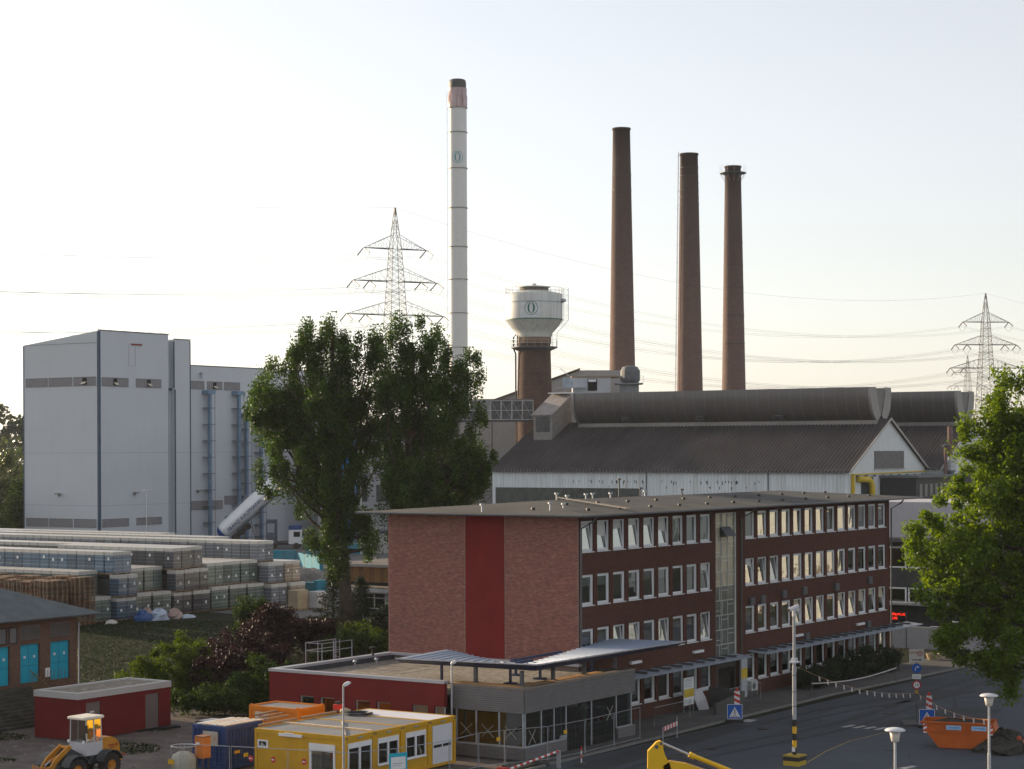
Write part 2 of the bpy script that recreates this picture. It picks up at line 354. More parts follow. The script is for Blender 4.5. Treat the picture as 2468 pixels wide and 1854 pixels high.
# painted markings
m_mark = M('worn_road_paint', (.36, .37, .37), .8, var=.4, scale=3); m_myel = M('worn_yellow_line', (.26, .21, .08), .8, var=.4, scale=3)
mb = MB()
for k in range(5):
    v0 = -12.0 - k * .72
    mb.ngon([(*xy(u, v), .024) for u, v in ((11.35, v0), (12.6, v0 - .15), (12.6, v0 - .5), (11.35, v0 - .36))])
for k in range(1):
    mb.ngon([(*xy(u, v), .024) for u, v in ((10.4, -5.4), (11.6, -5.4), (11.6, -6.2), (10.4, -6.2))])
mb.ngon([(*xy(u, v), .024) for u, v in ((-2, -21.5), (-.8, -21.7), (-.8, -22.1), (-2, -21.9))])
mb.ngon([(*xy(u, v), .024) for u, v in ((-2.2, -24.5), (-1.95, -24.5), (-5.2, -33), (-5.5, -33))])
tag(mb.build('road_markings', m_mark), kind='structure')
mb = MB(); pts = [(-2.9, -16.4), (1.5, -15.5), (6, -14.95), (11.3, -15.3)]
for a, b in zip(pts, pts[1:]):
    mb.ngon([(*xy(a[0], a[1]), .026), (*xy(b[0], b[1]), .026), (*xy(b[0], b[1] - .11), .026), (*xy(a[0], a[1] - .11), .026)])
tag(mb.build('yellow_line', m_myel), kind='structure')

# ------------------------------------------------------------------ brick office block
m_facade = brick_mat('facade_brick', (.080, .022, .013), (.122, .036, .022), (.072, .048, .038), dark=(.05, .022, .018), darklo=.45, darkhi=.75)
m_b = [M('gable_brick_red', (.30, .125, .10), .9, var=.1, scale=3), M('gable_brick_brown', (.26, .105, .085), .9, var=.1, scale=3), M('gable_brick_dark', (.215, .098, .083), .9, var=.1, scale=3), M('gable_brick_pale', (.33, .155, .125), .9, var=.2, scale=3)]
m_mortar = M('mortar', (.34, .25, .22), .95, var=.15)
m_redpl = M('dark_red_render', (.17, .011, .010), .85, var=.10, scale=.8, bump=.1)
m_felt = M('roofing_felt', (.040, .044, .044), .95, var=.3, scale=.35, dirt=(.065, .063, .056), dirtamt=.5)
m_gut = M('gutter_zinc', (.10, .105, .115), .5, .4, var=.15)
office = thing('office_block', 'long four-storey brick office block with flat roof and red stripe on its end wall', 'office building', 0, 0, 0)
W_W, W_H, PIT = 1.5, 1.88, 1.905
sills = [1.12, 4.46, 7.78, 11.06]
wins = [.20 + PIT * i for i in range(9)] + [22.02 + 1.917 * i for i in range(13)]
SIN = (17.65, 20.6)                                 # stairwell opening
f = MB()
def fwall(x0, x1, z0, z1, y0=0.0, y1=.35): f.box(x0, x1, y0, y1, z0, z1)
LEN = 47.2; TOPZ = 13.25
edges = [0.0]
zb = [0] + [z for s_ in sills for z in (s_, s_ + W_H)] + [TOPZ]
for seg in ((0.0, SIN[0] - .03, wins[:9]), (SIN[1] + .03, LEN, wins[9:])):
    x0, x1, ws = seg
    for i in range(0, len(zb) - 1, 2): fwall(x0, x1, zb[i], zb[i + 1])          # solid bands
    for s_ in sills:                                                            # piers between windows
        px_ = x0
        for w in ws: fwall(px_, w, s_, s_ + W_H); px_ = w + W_W
        fwall(px_, x1, s_, s_ + W_H)
f.box(SIN[0] - .03, SIN[1] + .03, 0, .35, 12.95, TOPZ)
f.box(0.0, .35, .35, 14.5, 0, TOPZ); f.box(LEN - .35, LEN, .35, 14.5, 0, TOPZ); f.box(.35, LEN - .35, 14.15, 14.5, 0, TOPZ)
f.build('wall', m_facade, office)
# rooms behind: floors, back wall
r_ = MB()
for s_ in (3.0, 6.3, 9.6): r_.box(.36, LEN - .36, .36, 14.1, s_ + .3, s_ + .55)
r_.box(.36, LEN - .36, 5.0, 5.2, 0, 12.9); r_.box(.36, LEN - .36, .36, 14.1, 12.9, 13.0)
r_.box(SIN[0] - .25, SIN[0] - .05, .36, 5, 0, 12.9); r_.box(SIN[1] + .05, SIN[1] + .25, .36, 5, 0, 12.9)
for k in range(1, 7): r_.box(22 + k * 3.83 - .27, 22 + k * 3.83 - .17, .36, 5, 0, 12.9)
r_.build('room_partition', M('dim_interior', (.16, .155, .14), .9, var=.2), office)
# gable wall bricks (near end wall): real bricks over a mortar bed
mort = MB(); mort.box(-.035, -.001, .02, 14.48, 0, TOPZ - .05); mort.build('mortar_bed', m_mortar, office)
BR = MB().box(0, .03, -.118, .118, -.0345, .0345)
brick_me = [BR.mesh('brick', mm) for mm in m_b]
mass = MB(); cand = []
row = 0; z = 4.1
while z < TOPZ - .1:
    off = .125 if row % 2 else 0
    y = .13 + off
    while y < 14.45:
        if not (5.42 < y < 8.42): cand.append((y, z))
        y += .25
    row += 1; z += .083
cand.sort(key=lambda c: (c[0] ** 2 + (13.2 - c[1]) ** 2 * 1.5))
for i, (y, z) in enumerate(cand):
    k = rng.choice(4, p=[.42, .30, .14, .14]); d = random.uniform(-.004, .006)
    if i < 300:
        put('brick', brick_me[k], office, (-.062 + d, y, z))
    else:
        x = -.062 + d
        mass.add([(x, y - .118, z - .0345), (x, y + .118, z - .0345), (x, y + .118, z + .0345), (x, y - .118, z + .0345),
                  (-.034, y - .118, z - .0345), (-.034, y + .118, z - .0345), (-.034, y + .118, z + .0345), (-.034, y - .118, z + .0345)],
                 [(0, 3, 2, 1), (3, 7, 6, 2), (0, 1, 5, 4), (1, 2, 6, 5), (0, 4, 7, 3)], int(k))
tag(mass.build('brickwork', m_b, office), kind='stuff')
MB().box(-.085, -.036, 5.46, 8.38, 0, TOPZ - .02).build('red_panel', m_redpl, office)
MB().box(-.075, -.036, .0, .025, 0, TOPZ - .02).build('corner_trim', M('corner_trim', (.16, .12, .10), .7), office)
# low hipped roof with overhang and gutter
rf = MB(); o1 = 1.35; ez = 13.36; L2 = LEN
c4 = [(-o1, -o1 + .3, ez), (L2 + 4.2, -o1 + .3, ez), (L2 + 4.2, 14.5 + 1.6, ez), (-o1, 14.5 + 1.6, ez)]
rg = [(8.2, 7.3, 13.98), (L2 - 5, 7.3, 13.98)]
rf.add([(*p[:2], ez - .1) for p in c4] + c4 + rg, [(0, 3, 2, 1), (0, 1, 5, 4), (1, 2, 6, 5), (2, 3, 7, 6), (3, 0, 4, 7), (4, 5, 9, 8), (5, 6, 9), (6, 7, 8, 9), (7, 4, 8)])
roof_o = rf.build('roof', m_felt, office)
g = MB()
g.tube([(-o1 - .06, -o1 + .2, ez - .06), (L2 + 4.2, -o1 + .2, ez - .06)], .075, 6); g.tube([(-o1 - .06, -o1 + .2, ez - .06), (-o1 - .06, 16.1, ez - .06)], .075, 6)
g.build('gutter', m_gut, office)
for (x, zt) in ((-.02, 12.7), (21.15, 12.7), (L2 + .05, 12.7)):
    d = MB(); d.tube([(x + .25, -1.1, 13.2), (x + .2, -.9, 12.95), (x, -.15, 12.5), (x, -.12, 0.1)], .06, 6); d.build('drainpipe', m_gut, office)
MB().box(-1.3, L2 + 4.1, -.98, 0.36, 13.255, 13.27).box(-1.3, -.0, .37, 16, 13.255, 13.27).build('soffit', M('soffit_boards', (.14, .13, .12), .8), office)
# roof furniture
for k in range(24):
    a_ = k % 2; uu = 1.5 + (k // 2) * 3.9 + (1.2 if a_ else 0); vv = (1.0 if a_ else 4.3)
    if uu < LEN:
        zz = ez + (13.98 - ez) * min((vv + 1.05) / 8.35, (uu + 1.35) / 9.55)
        MB().lathe(0, 0, [(.11, 0), (.11, .10), (.16, .11), (.14, .18)], 8).build('roof_vent', blackp, roof_o, loc=(uu, vv, zz - .03))
for uu, vv, hh in ((1.3, 2.9, .55), (-.2, 7.0, .55), (3, 3, .35), (9, 7.3, .5), (10, 7.1, .35), (12.4, 7.1, .4), (13.6, 7.3, .4), (15.8, 7.2, .4), (19.6, 7.0, .7), (20.6, 7.2, .45), (23.8, 6, .6), (20, 9, 1.3)):
    zz = ez + (13.98 - ez) * min(1, (uu + 1.35) / 9.55, (vv + 1.05) / 8.35)
    MB().lathe(0, 0, [(.06, 0), (.06, hh - .1), (.16, hh - .1), (.16, hh)], 8).build('vent_pipe', galv if hh < .6 else m_gut, roof_o, loc=(uu, vv, zz - .03))
lad = MB(); a0 = Vector((5.2, -.4, 13.5)); a1 = Vector((8.6, 7.0, 14.05))
for s_ in (-.2, .2): lad.bar(a0 + Vector((s_, 0, .12)), a1 + Vector((s_, 0, .12)), .04)
for k in range(26):
    q = a0.lerp(a1, k / 25); lad.bar(q + Vector((-.22, 0, .12)), q + Vector((.22, 0, .12)), .025)
lad.build('roof_ladder', M('grey_wood_ladder', (.26, .24, .21), .8), roof_o)
# windows
def win_meshes():
    fr = MB(); w, h = W_W, W_H; t = .085
    y0, y1 = .10, .20
    fr.box(0, t, y0, y1, 0, h); fr.box(w - t, w, y0, y1, 0, h); fr.box(t, w - t, y0, y1, 0, t); fr.box(t, w - t, y0, y1, h - t, h)
    fr.box(-.02, w + .02, -.06, .10, -.05, -.0)
    sa = MB(); t2 = .075; a = t + .004
    sa.box(a, a + t2, 0, .06, 0, h - 2 * a); sa.box(w - a - t2, w - a, 0, .06, 0, h - 2 * a); sa.box(a + t2, w - a - t2, 0, .06, 0, t2); sa.box(a + t2, w - a - t2, 0, .06, h - 2 * a - t2, h - 2 * a)
    gl = MB().quad((a + t2, .03, t2), (w - a - t2, .03, t2), (w - a - t2, .03, h - 2 * a - t2), (a + t2, .03, h - 2 * a - t2))
    return fr.mesh('window', white), sa.mesh('sash', white), gl.mesh('pane', glass)
mw, ms, mg = win_meshes()
m_blind = M('pale_blind', (.62, .61, .58), .8, var=.06, scale=8)
m_cream = M('cream_reflection_sheet', (.50, .44, .32), .8, var=.10, scale=6)  # cream sheet behind the glass, painting the cream reflection of the right-hand panes
blind_refl_me = {}
for nm, mm in (('w', m_blind), ('c', m_cream)):
    for fr_ in (1.0, .7, .4): blind_refl_me[(nm, fr_)] = MB().quad((.1, .30, W_H * (1 - fr_) + .02), (W_W - .1, .30, W_H * (1 - fr_) + .02), (W_W - .1, .30, W_H - .05), (.1, .30, W_H - .05)).mesh('blind_or_reflection_sheet', mm)
tiltset = {(3, i) for i in range(6)} | {(2, 8), (1, 2), (1, 3), (1, 5), (1, 8), (2, 9), (2, 10), (2, 11)} | {(1, i) for i in (13, 14, 15, 17, 18, 19, 20, 21)}
for r, s_ in enumerate(sills):
    for i, w in enumerate(wins):
        o = put('window', mw, office, (w, 0, s_))
        tilt = (r, i) in tiltset
        lean = math.radians(random.uniform(4.5, 8) if tilt else random.uniform(-.3, .5))
        q = put('sash', ms, o, (0, .13, .09), (-lean, 0, 0)); put('pane', mg, o, (0, .13, .09), (-lean - math.radians(random.uniform(.0, 1.6)), 0, math.radians(random.uniform(-1.5, 1.5))))
        b = None
        if r == 3: b = ('w', 1.0) if i < 9 else ('c', random.choice([1.0, 1.0, .7]))
        elif r == 2 and i >= 12: b = ('c', random.choice([1.0, 1.0, .7]))
        elif r == 1 and i >= 9: b = ('c', random.choice([1.0, .7, .4]))
        elif r == 2: b = ('w', .4) if random.random() < .5 else None
        elif r == 0 and random.random() < .6: b = ('w', random.choice([.4, .7]))
        if b: put('blind_or_reflection_sheet', blind_refl_me[b], o, (0, 0, 0))
# stairwell glazing: irregular grid
st = MB(); x0, x1 = SIN; z0, z1 = 2.95, 12.95
m_stfr = M('grey_glazing_bar', (.46, .46, .43), .6, .2)
stw = put('stair_window', None, office)
st.box(x0, x0 + .06, .04, .16, z0, z1); st.box(x1 - .18, x1, .0, .2, z0, z1); st.box(x0 + .06, x1 - .18, .04, .16, z0, z0 + .06); st.box(x0 + .06, x1 - .18, .04, .16, z1 - .06, z1)
m_ribbed = M('obscured_glass', (.36, .33, .24), .25, var=.2, scale=1.2, spec=.8); m_stg = M('dim_stair_glass', (.10, .115, .10), .12, var=.3, scale=1.0, spec=.9)
rows = 10; hh = (z1 - z0) / rows; wd = x1 - .18 - x0 - .06
for k in range(rows):
    zz = z0 + k * hh; st.box(x0 + .06, x1 - .18, .05, .13, zz - .025, zz + .025)
    if k % 2: xs_ = [0, .28, .36, .64, 1.0]; sub = (0, 3)
    else: xs_ = [0, .20, .30, .66, 1.0]; sub = (2,)
    for j in range(len(xs_) - 1):
        a, b = x0 + .06 + wd * xs_[j], x0 + .06 + wd * xs_[j + 1]
        if j: st.box(a - .022, a + .022, .05, .13, zz + .025, zz + hh - .025)
        if b - a < .15: continue
        zc = [zz + .025, zz + hh - .025]
        if j in sub:
            zq = zz + hh * (.32 if (k + j) % 2 else .7); st.box(a + .022, b - .022, .05, .13, zq - .02, zq + .02); zc = [zz + .025, zq, zz + hh - .025]
        for q in range(len(zc) - 1):
            dy = random.uniform(-.006, .006)
            MB().quad((a + .02, .09 + dy, zc[q]), (b - .02, .09 - dy, zc[q]), (b - .02, .09, zc[q + 1]), (a + .02, .09 + dy, zc[q + 1])).build('pane', m_ribbed if zz > 7.4 else m_stg, stw)
st.build('glazing_bar', m_stfr, stw)
vent = MB().add([(18.3, 0.02, 12.0), (19.7, 0.02, 12.0), (19.7, -.55, 11.35), (18.3, -.55, 11.35)], [(0, 1, 2, 3)]); vent.box(18.35, 19.65, .03, .05, 11.3, 11.95)
vent.build('open_vent', gsteel, stw)
# entrance under the stairwell
en = MB(); en.box(17.62, 17.95, -.0, .34, 0, 2.9); en.box(17.95, 20.6, .02, .3, 2.35, 2.94); en.box(20.4, 20.63, .02, .34, 0, 2.35)
en.build('entrance_surround', M('dark_stone', (.06, .05, .045), .7), office)
dr = MB(); dr.box(18.0, 20.35, 2.2, 2.26, .15, 2.35, 1); dr.box(18.9, 19.0, 2.14, 2.2, .15, 2.35); dr.box(19.7, 19.8, 2.14, 2.2, .15, 2.35); dr.box(18.0, 20.35, 2.14, 2.2, 2.0, 2.1)
dr.build('door', [m_stfr, dark], office)
MB().box(17.9, 20.4, -1.6, 2.1, .12, .2).build('door_step', m_conc, office)
# ground-floor sunshade canopy: long sloping sheet on dark brackets, two lengths
for (x0, x1) in ((0.9, 20.3), (22.3, 50.6)):
    c = MB(); c.ext([(x0, -.02, 3.22), (x0, -1.45, 3.08), (x0, -1.45, 3.02), (x0, -.02, 3.14)], (x1 - x0, 0, 0)); co = c.build('canopy', M('canopy_sheet', (.26, .30, .36), .6, .0, spec=.3), office)
    n_ = int((x1 - x0) / 1.5)
    for k in range(n_):
        xx = x0 + .7 + k * (x1 - x0 - 1.2) / n_
        MB().box(xx, xx + .16, -1.15, -.02, 3.17, 3.30).build('bracket', gsteel, co)
for x, z in ((14.2, 3.72), (5.9, 3.74), (29.6, 3.6), (40.6, 3.62)):
    l_ = MB(); l_.box(x, x + 1.3, -.22, -.02, z, z + .16); l_.build('wall_lamp', white, office)
for x, z, s_ in ((22.5, 6.9, .7), (24.2, 6.95, .7), (27.6, 7.1, .7), (31.0, 7.15, .7), (36.6, 7.1, .75), (42.8, 7.25, .75), (31.4, 3.75, .7), (42.5, 3.85, .7)):
    b_ = MB(); b_.box(x, x + s_, -.16, -.0, z - .55, z); b_.box(x + .06, x + s_ - .06, -.18, -.165, z - .5, z - .05, 1); b_.build('vent_box', [gsteel, m_gut], office)
ac = thing('air_conditioner', 'white outdoor air-conditioning unit on the brick wall right of the stairwell entrance', 'air conditioner', 22.1, -.42, .0)
MB().bbox(0, .95, 0, .36, .45, 1.1, .02).build('casing', M('ac_white', (.55, .56, .55), .5), ac)
MB().disc((.35, -.012, .78), .25, 'y', .01, 16).build('fan_grille', gsteel, ac)
MB().box(.05, .1, 0, .36, 0, .45).box(.85, .9, 0, .36, 0, .45).build('stand', galv, ac)
tot = thing('sign_column', 'tall white board with a yellow band leaning on the brick wall under the left canopy', 'sign board', 11.45, -.9, .12)
MB().box(0, 1.35, 0, .05, .45, 2.25).build('board', white, tot)
for z_ in (.6, .75, 1.62, 1.74, 1.86, 2.0, 2.1): MB().box(.12, 1.05, -.008, -.002, z_, z_ + .05).build('print_line', M('grey_print', (.35, .37, .4), .7), tot)
MB().box(0, 1.35, -.006, -.001, .98, 1.5).build('yellow_band', M('sign_yellow', (.55, .38, .03), .6), tot)
MB().box(0, .06, .0, .06, 0, .45).box(1.29, 1.35, .0, .06, 0, .45).build('post', galv, tot)
tot2 = thing('info_stele', 'narrow white sign stele with a yellow band right beside the stairwell entrance', 'sign board', 20.66, -.35, .12)
MB().box(0, .9, 0, .14, 0, 2.8).build('board', M('grey_white_board', (.40, .42, .45), .6), tot2)
MB().box(-.003, .903, -.005, -.001, 1.3, 2.0).build('yellow_band', M('sign_yellow', (.55, .38, .03)), tot2)
pn = thing('leaning_panel', 'curved white metal panel standing on end beside the yellow-banded board', 'panel', 13.0, -1.0, .12, rz=-20)
pl = MB()
P_ = [(.2, 0, 0), (1.1, 0, 0), (.95, .2, .8), (.6, .3, 1.42), (.05, .3, 1.3), (-.05, .2, .8)]
pl.ext(P_, (0, .05, 0)); pl.build('sheet', M('panel_white', (.5, .5, .52), .4), pn)
# ramp wall by the entrance
rw = thing('ramp_wall', 'low pale concrete ramp wall in front of the stairwell entrance', 'wall', 11.6, -3.2, .12)
MB().ext([(0, 0, 0), (4.0, 0, 0), (4.0, 0, 1.15), (0, 0, .7)], (0, .2, 0)).ext([(4.0, .2, 0), (4.0, 2.6, 0), (4.0, 2.6, 1.3), (4.0, .2, 1.15)], (-.2, 0, 0)).build('parapet', m_conc, rw)

# ------------------------------------------------------------------ low red building with the grey gatehouse in front of it
m_redwall = M('red_render', (.15, .013, .012), .85, var=.12, scale=.6, bump=.08)
m_grav = surface('roof_gravel', (.16, .145, .12), (.36, .33, .28), 3.0, 1.2, .95, spec=.1)
m_trim = M('pale_grey_coping', (.44, .45, .49), .4, .3, var=.05)
lowb = thing('low_annex', 'single-storey dark red rendered annex with gravel roof in front of the brick end wall', 'building', 0, 0, 0)
w_ = MB(); xr = -11.9
ops = [(12.15, 11.04), (10.62, 9.48), (8.0, 6.88), (6.44, 5.4), (3.87, 2.75), (2.33, 1.65)]
w_.box(xr, xr + .3, 1.62, 14.45, 2.85, 4.15)
y_ = 14.45
for a, b in ops: w_.box(xr, xr + .3, a, y_, 0.9, 2.85); y_ = b
w_.box(xr, xr + .3, 1.62, 14.45, 0, .9); 
w_.box(xr + .3, -.3, 14.15, 14.45, 0, 4.15); w_.build('wall', m_redwall, lowb)
w_ = MB(); w_.box(-10.5, -.1, -2.9, 14.1, 3.7, 3.86); w_.build('roof', m_grav, lowb)
w_ = MB(); w_.box(-11.62, -.1, 14.0, 14.1, 3.7, 4.1); w_.build('inner_parapet', M('dark_membrane', (.06, .065, .075), .8), lowb)
w_ = MB(); w_.box(xr - .05, xr + .42, 1.62, 14.5, 4.153, 4.31); w_.box(xr + .42, -.09, 14.0, 14.5, 4.153, 4.31); w_.box(-.38, -.09, -.2, 14.0, 4.153, 4.31)
w_.build('coping', m_trim, lowb)
w_ = MB(); w_.box(xr + .3, -10.5, 1.62, 14.1, 3.7, 3.86); w_.build('roof', m_grav, lowb)
for a, b in ops:
    o = MB().box(xr + .14, xr + .2, b, b + .08, .9, 2.85).box(xr + .14, xr + .2, a - .1, a, .9, 2.85).box(xr + .14, xr + .2, b + .08, a - .1, 2.78, 2.85).box(xr + .14, xr + .2, b + .08, a - .1, .9, .97).build('window', M('grey_window_frame', (.3, .31, .32), .5), lowb)
    MB().quad((xr + .17, b + .08, .97), (xr + .17, a - .1, .97), (xr + .17, a - .1, 2.78), (xr + .17, b + .08, 2.78)).build('pane', dglass if b > 3 else M('plywood', (.22, .15, .09), .8), o)
MB().box(xr + .32, -.5, 1.65, 14.1, 3.5, 3.68).box(-9, -8.8, 1.6, 14.1, 0, 3.5).box(xr + .32, -.5, 1.65, 14.1, 0, .05).build('interior', M('dim_interior', (.16, .155, .14)), lowb)
cg = thing('roof_ladder_cage', 'galvanised railing cage at the ladder head on the back edge of the annex roof', 'railing', -6.6, 14.7, 0)
c = MB()
for (x, y) in ((0, 0), (0, 1.3), (1.2, 0), (1.2, 1.3), (3.0, 0), (3.0, 1.3)):
    c.bar((x, y, 3.0 if y > 1 else 4.3), (x, y, 5.35), .045)
for z in (4.85, 5.33):
    c.bar((0, 0, z), (3.0, 0, z), .04); c.bar((0, 1.3, z), (3.0, 1.3, z), .04); c.bar((0, 0, z), (0, 1.3, z), .04)
c.build('railing', galv, cg)
c = MB(); 
for s_ in (-.25, .25): c.bar((3.2, 1.4 + s_, 0), (3.2, 1.4 + s_, 5.3), .04)
for k in range(16): c.bar((3.2, 1.15, .3 + k * .3), (3.2, 1.65, .3 + k * .3), .025)
c.build('ladder', galv, cg)
# gatehouse
gate = thing('gatehouse', 'grey corrugated gatehouse with large glass front and white taped crosses on its panes', 'gatehouse', 0, 0, 0)
ux0, ux1, vy0, vy1 = -11.2, .9, -3.3, 1.6
m_corr = M('grey_corrugated_cladding', (.205, .20, .205), .45, .25, var=.06)
def corr_band(x0, x1, y, z0, z1, axis):            # horizontal corrugations
    mb = MB(); n = int(round((z1 - z0) / .115)); pr = []
    for k in range(n):
        z = z0 + (z1 - z0) * k / n; d = (z1 - z0) / n
        pr += [(0, z), (0, z + d * .35), (-.055, z + d * .45), (-.055, z + d * .8)]
    pr.append((0, z1))
    for (a, za), (b, zb_) in zip(pr, pr[1:]):
        if axis == 'u': mb.quad((x0, y + a, za), (x1, y + a, za), (x1, y + b, zb_), (x0, y + b, zb_))
        else: mb.quad((y + a, x1, za), (y + a, x0, za), (y + b, x0, zb_), (y + b, x1, zb_))
    return mb
corr_band(ux0, ux1, vy0, 2.72, 4.0, 'u').build('cladding', m_corr, gate); corr_band(vy0, vy1, ux0, 2.72, 4.0, 'v').build('cladding', m_corr, gate)
corr_band(ux0, -6.8, vy0, .12, .80, 'u').build('plinth_cladding', m_corr, gate); corr_band(vy0, vy1, ux0, .12, .80, 'v').build('plinth_cladding', m_corr, gate)
corr_band(-1.1, ux1 + .05, vy0, .12, .75, 'u').build('plinth_cladding', m_corr, gate)
b = MB(); b.box(ux0 + .02, ux1, vy0 + .02, vy0 + .32, 2.70, 4.0); b.box(ux0 + .02, ux0 + .32, vy0 + .32, vy1, 2.70, 4.0); b.box(ux1 - .3, ux1, vy0 + .32, -.1, 0, 4.0)
b.box(ux0 + .32, ux1, vy0 + .32, vy1, 2.6, 2.69); b.box(ux0 + .02, -6.85, vy0 + .02, vy0 + .2, .12, .79); b.box(ux0 + .02, ux0 + .2, vy0 + .2, vy1, .12, .79); b.box(-1.1, ux1, vy0 + .02, vy0 + .2, .12, .74)
b.box(ux0 + .2, ux1, vy0 + .2, vy1, .0, .11)
b.build('wall_core', M('gate_core', (.12, .12, .12), .8), gate)
b = MB(); b.box(ux0 - .06, ux1 + .02, vy0 - .06, vy0 + .40, 4.003, 4.15); b.box(ux0 - .06, ux0 + .40, vy0 + .40, vy1 + .02, 4.003, 4.15)
b.build('parapet_trim', M('taupe_trim', (.20, .17, .145), .6), gate)
b = MB(); b.box(ux0 + .05, ux0 + .9, vy0 + .42, vy1, 4.05, 4.17); b.box(ux0 + .9, -2.0, vy0 + .42, vy0 + .95, 4.05, 4.17)
b.build('timber_kerb', M('orange_timber', (.50, .27, .10), .7), gate)
m_al = M('aluminium_mullion', (.42, .45, .48), .4, .4)
for y in (vy1 - .3, -.05, -1.6, vy0 + .12): MB().box(ux0 + .04, ux0 + .12, y - .04, y + .04, .881, 2.72).build('mullion', m_al, gate)
for x, z0 in ((-9.36, .88), (-8.03, .88), (-3.96, .12), (-1.14, .84), (.6, .84), (-11.0, .88), (-6.75, .12)): MB().box(x - .04, x + .04, vy0 + .04, vy0 + .12, z0, 2.72).build('mullion', m_al, gate)
MB().box(ux0 + .03, ux0 + .14, vy0 + .15, vy1, .79, .88).build('sill', m_al, gate); MB().box(ux0 + .03, -6.8, vy0 + .03, vy0 + .14, .79, .88).build('sill', m_al, gate); MB().box(-1.1, .7, vy0 + .03, vy0 + .14, .74, .83).build('sill', m_al, gate)
ys = [vy1 - .3, -.05, -1.6, vy0 + .12]
for a, c_ in zip(ys, ys[1:]):
    MB().quad((ux0 + .08, a - .04, .88), (ux0 + .08, c_ + .04, .88), (ux0 + .08, c_ + .04, 2.7), (ux0 + .08, a - .04, 2.7)).build('pane', dglass, gate)
    m_ = (a + c_) / 2; x = ux0 + .055
    MB().bar((x, m_ - .4, 1.25), (x, m_ + .4, 1.95), .016).bar((x - .01, m_ + .4, 1.25), (x - .01, m_ - .4, 1.95), .016).build('tape_cross', M('masking_tape', (.55, .52, .45), .8), gate)
xs_ = [(-11.05, -9.36, .88), (-9.36, -8.03, .88), (-8.03, -6.75, .88), (-6.75, -3.96, .12), (-3.96, -1.14, .12), (-1.14, .6, .83)]
for k, (a, c_, z0) in enumerate(xs_):
    MB().quad((a + .04, vy0 + .08, z0), (c_ - .04, vy0 + .08, z0), (c_ - .04, vy0 + .08, 2.7), (a + .04, vy0 + .08, 2.7)).build('pane', dglass, gate)
for xm, zm in ((-1.9, 1.75), (-10.3, 1.35)):
    MB().bar((xm - .35, vy0 + .05, zm - .4), (xm + .35, vy0 + .05, zm + .4), .018).bar((xm + .35, vy0 + .04, zm - .4), (xm - .35, vy0 + .04, zm + .4), .018).build('tape_cross', M('masking_tape', (.55, .52, .45)), gate)
MB().box(-10.3, -10.0, -1.2, -.9, .12, 2.6).box(-4.6, -4.4, -1.5, -1.2, .12, 2.6).box(-1.9, -1.7, -1.5, -1.2, .12, 2.6).build('interior_column', M('pale_plaster', (.42, .46, .42), .8), gate)
MB().box(-9.2, -9.1, -3.0, 1.4, .12, 2.6).build('interior_partition', M('ochre_board', (.42, .22, .05), .8), gate)
MB().box(-7.6, -6.9, vy0 - .1, vy0 - .03, .93, 1.08).build('counter_box', m_al, gate)
# butterfly flying roof
bf = thing('flying_roof', 'blue-grey standing-seam metal canopy with two upturned wings above the gatehouse', 'canopy roof', 0, 0, 0)
m_seam = M('blue_grey_roof_sheet', (.30, .36, .46), .55, .3, var=.05); m_nav = M('navy_fascia', (.035, .05, .11), .4, .3)
def wing(P0, P1, Q0, Q1, n, flip=False):            # P front edge, Q back edge; seams run front to back
    P0, P1, Q0, Q1 = map(Vector, (P0, P1, Q0, Q1)); s = MB()
    for k in range(n):
        a, b_ = k / n, (k + 1) / n
        p, p2, q, q2 = P0.lerp(P1, a), P0.lerp(P1, b_), Q0.lerp(Q1, a), Q0.lerp(Q1, b_)
        s.add([p, p2, q2, q], [(0, 1, 2, 3)])
        s.bar(p + Vector((0, 0, .03)), q + Vector((0, 0, .03)), .055)
    s.build('sheet_roof', m_seam, bf)
    u_ = MB(); dn = Vector((0, 0, -.32)); i_ = .25
    p, p2, q, q2 = P0, P1, Q0, Q1
    p = P0.lerp(Q0, .12); p2 = P1.lerp(Q1, .12)
    u_.add([p + dn, p2 + dn, Q1 + dn * .6, Q0 + dn * .6], [(0, 1, 2, 3)]); u_.add([P0 - Vector((0, 0, .05)), P1 - Vector((0, 0, .05)), p2 + dn, p + dn], [(0, 1, 2, 3)])
    u_.add([Q0 - Vector((0, 0, .02)), Q1 - Vector((0, 0, .02)), Q1 + dn * .6, Q0 + dn * .6], [(0, 1, 2, 3)])
    u_.add([P0 - Vector((0, 0, .05)), Q0 - Vector((0, 0, .02)), Q0 + dn * .6, p + dn], [(0, 1, 2, 3)])
    u_.build('underside', m_nav, bf)
    MB().bar(P0, P1, .07).build('edge_trim', m_trim, bf)
CZ = 5.42
wing((-10.7, -3.9, CZ), (-11.1, 5.6, 5.30), (-8.2, -.9, 4.95), (-6.2, 5.5, 5.42), 13)
wing((-10.7, -3.9, CZ), (4.9, -4.6, 5.5), (-8.2, -.9, 4.95), (4.2, .2, 5.5), 20)
sk = MB(); 
for a, b_ in (((-8.9, -.9), (-7.4, -.0)), ((-7.4, -.0), (-2.4, -.2)), ((-8.9, -.9), (-7.4, -1.4))): sk.bar((*a, 5.15), (*b_, 5.25), .14)
sk.build('light_well_frame', m_nav, bf)
for (x, y) in ((-10.3, .56), (-10.5, -2.7), (-7.1, -2.6), (-3.7, -2.6), (-.2, -2.6)):
    MB().box(x - .09, x + .09, y - .09, y + .09, 4.17, 5.0).box(x - .2, x + .2, y - .2, y + .2, 4.165, 4.19).build('post', gsteel, bf)
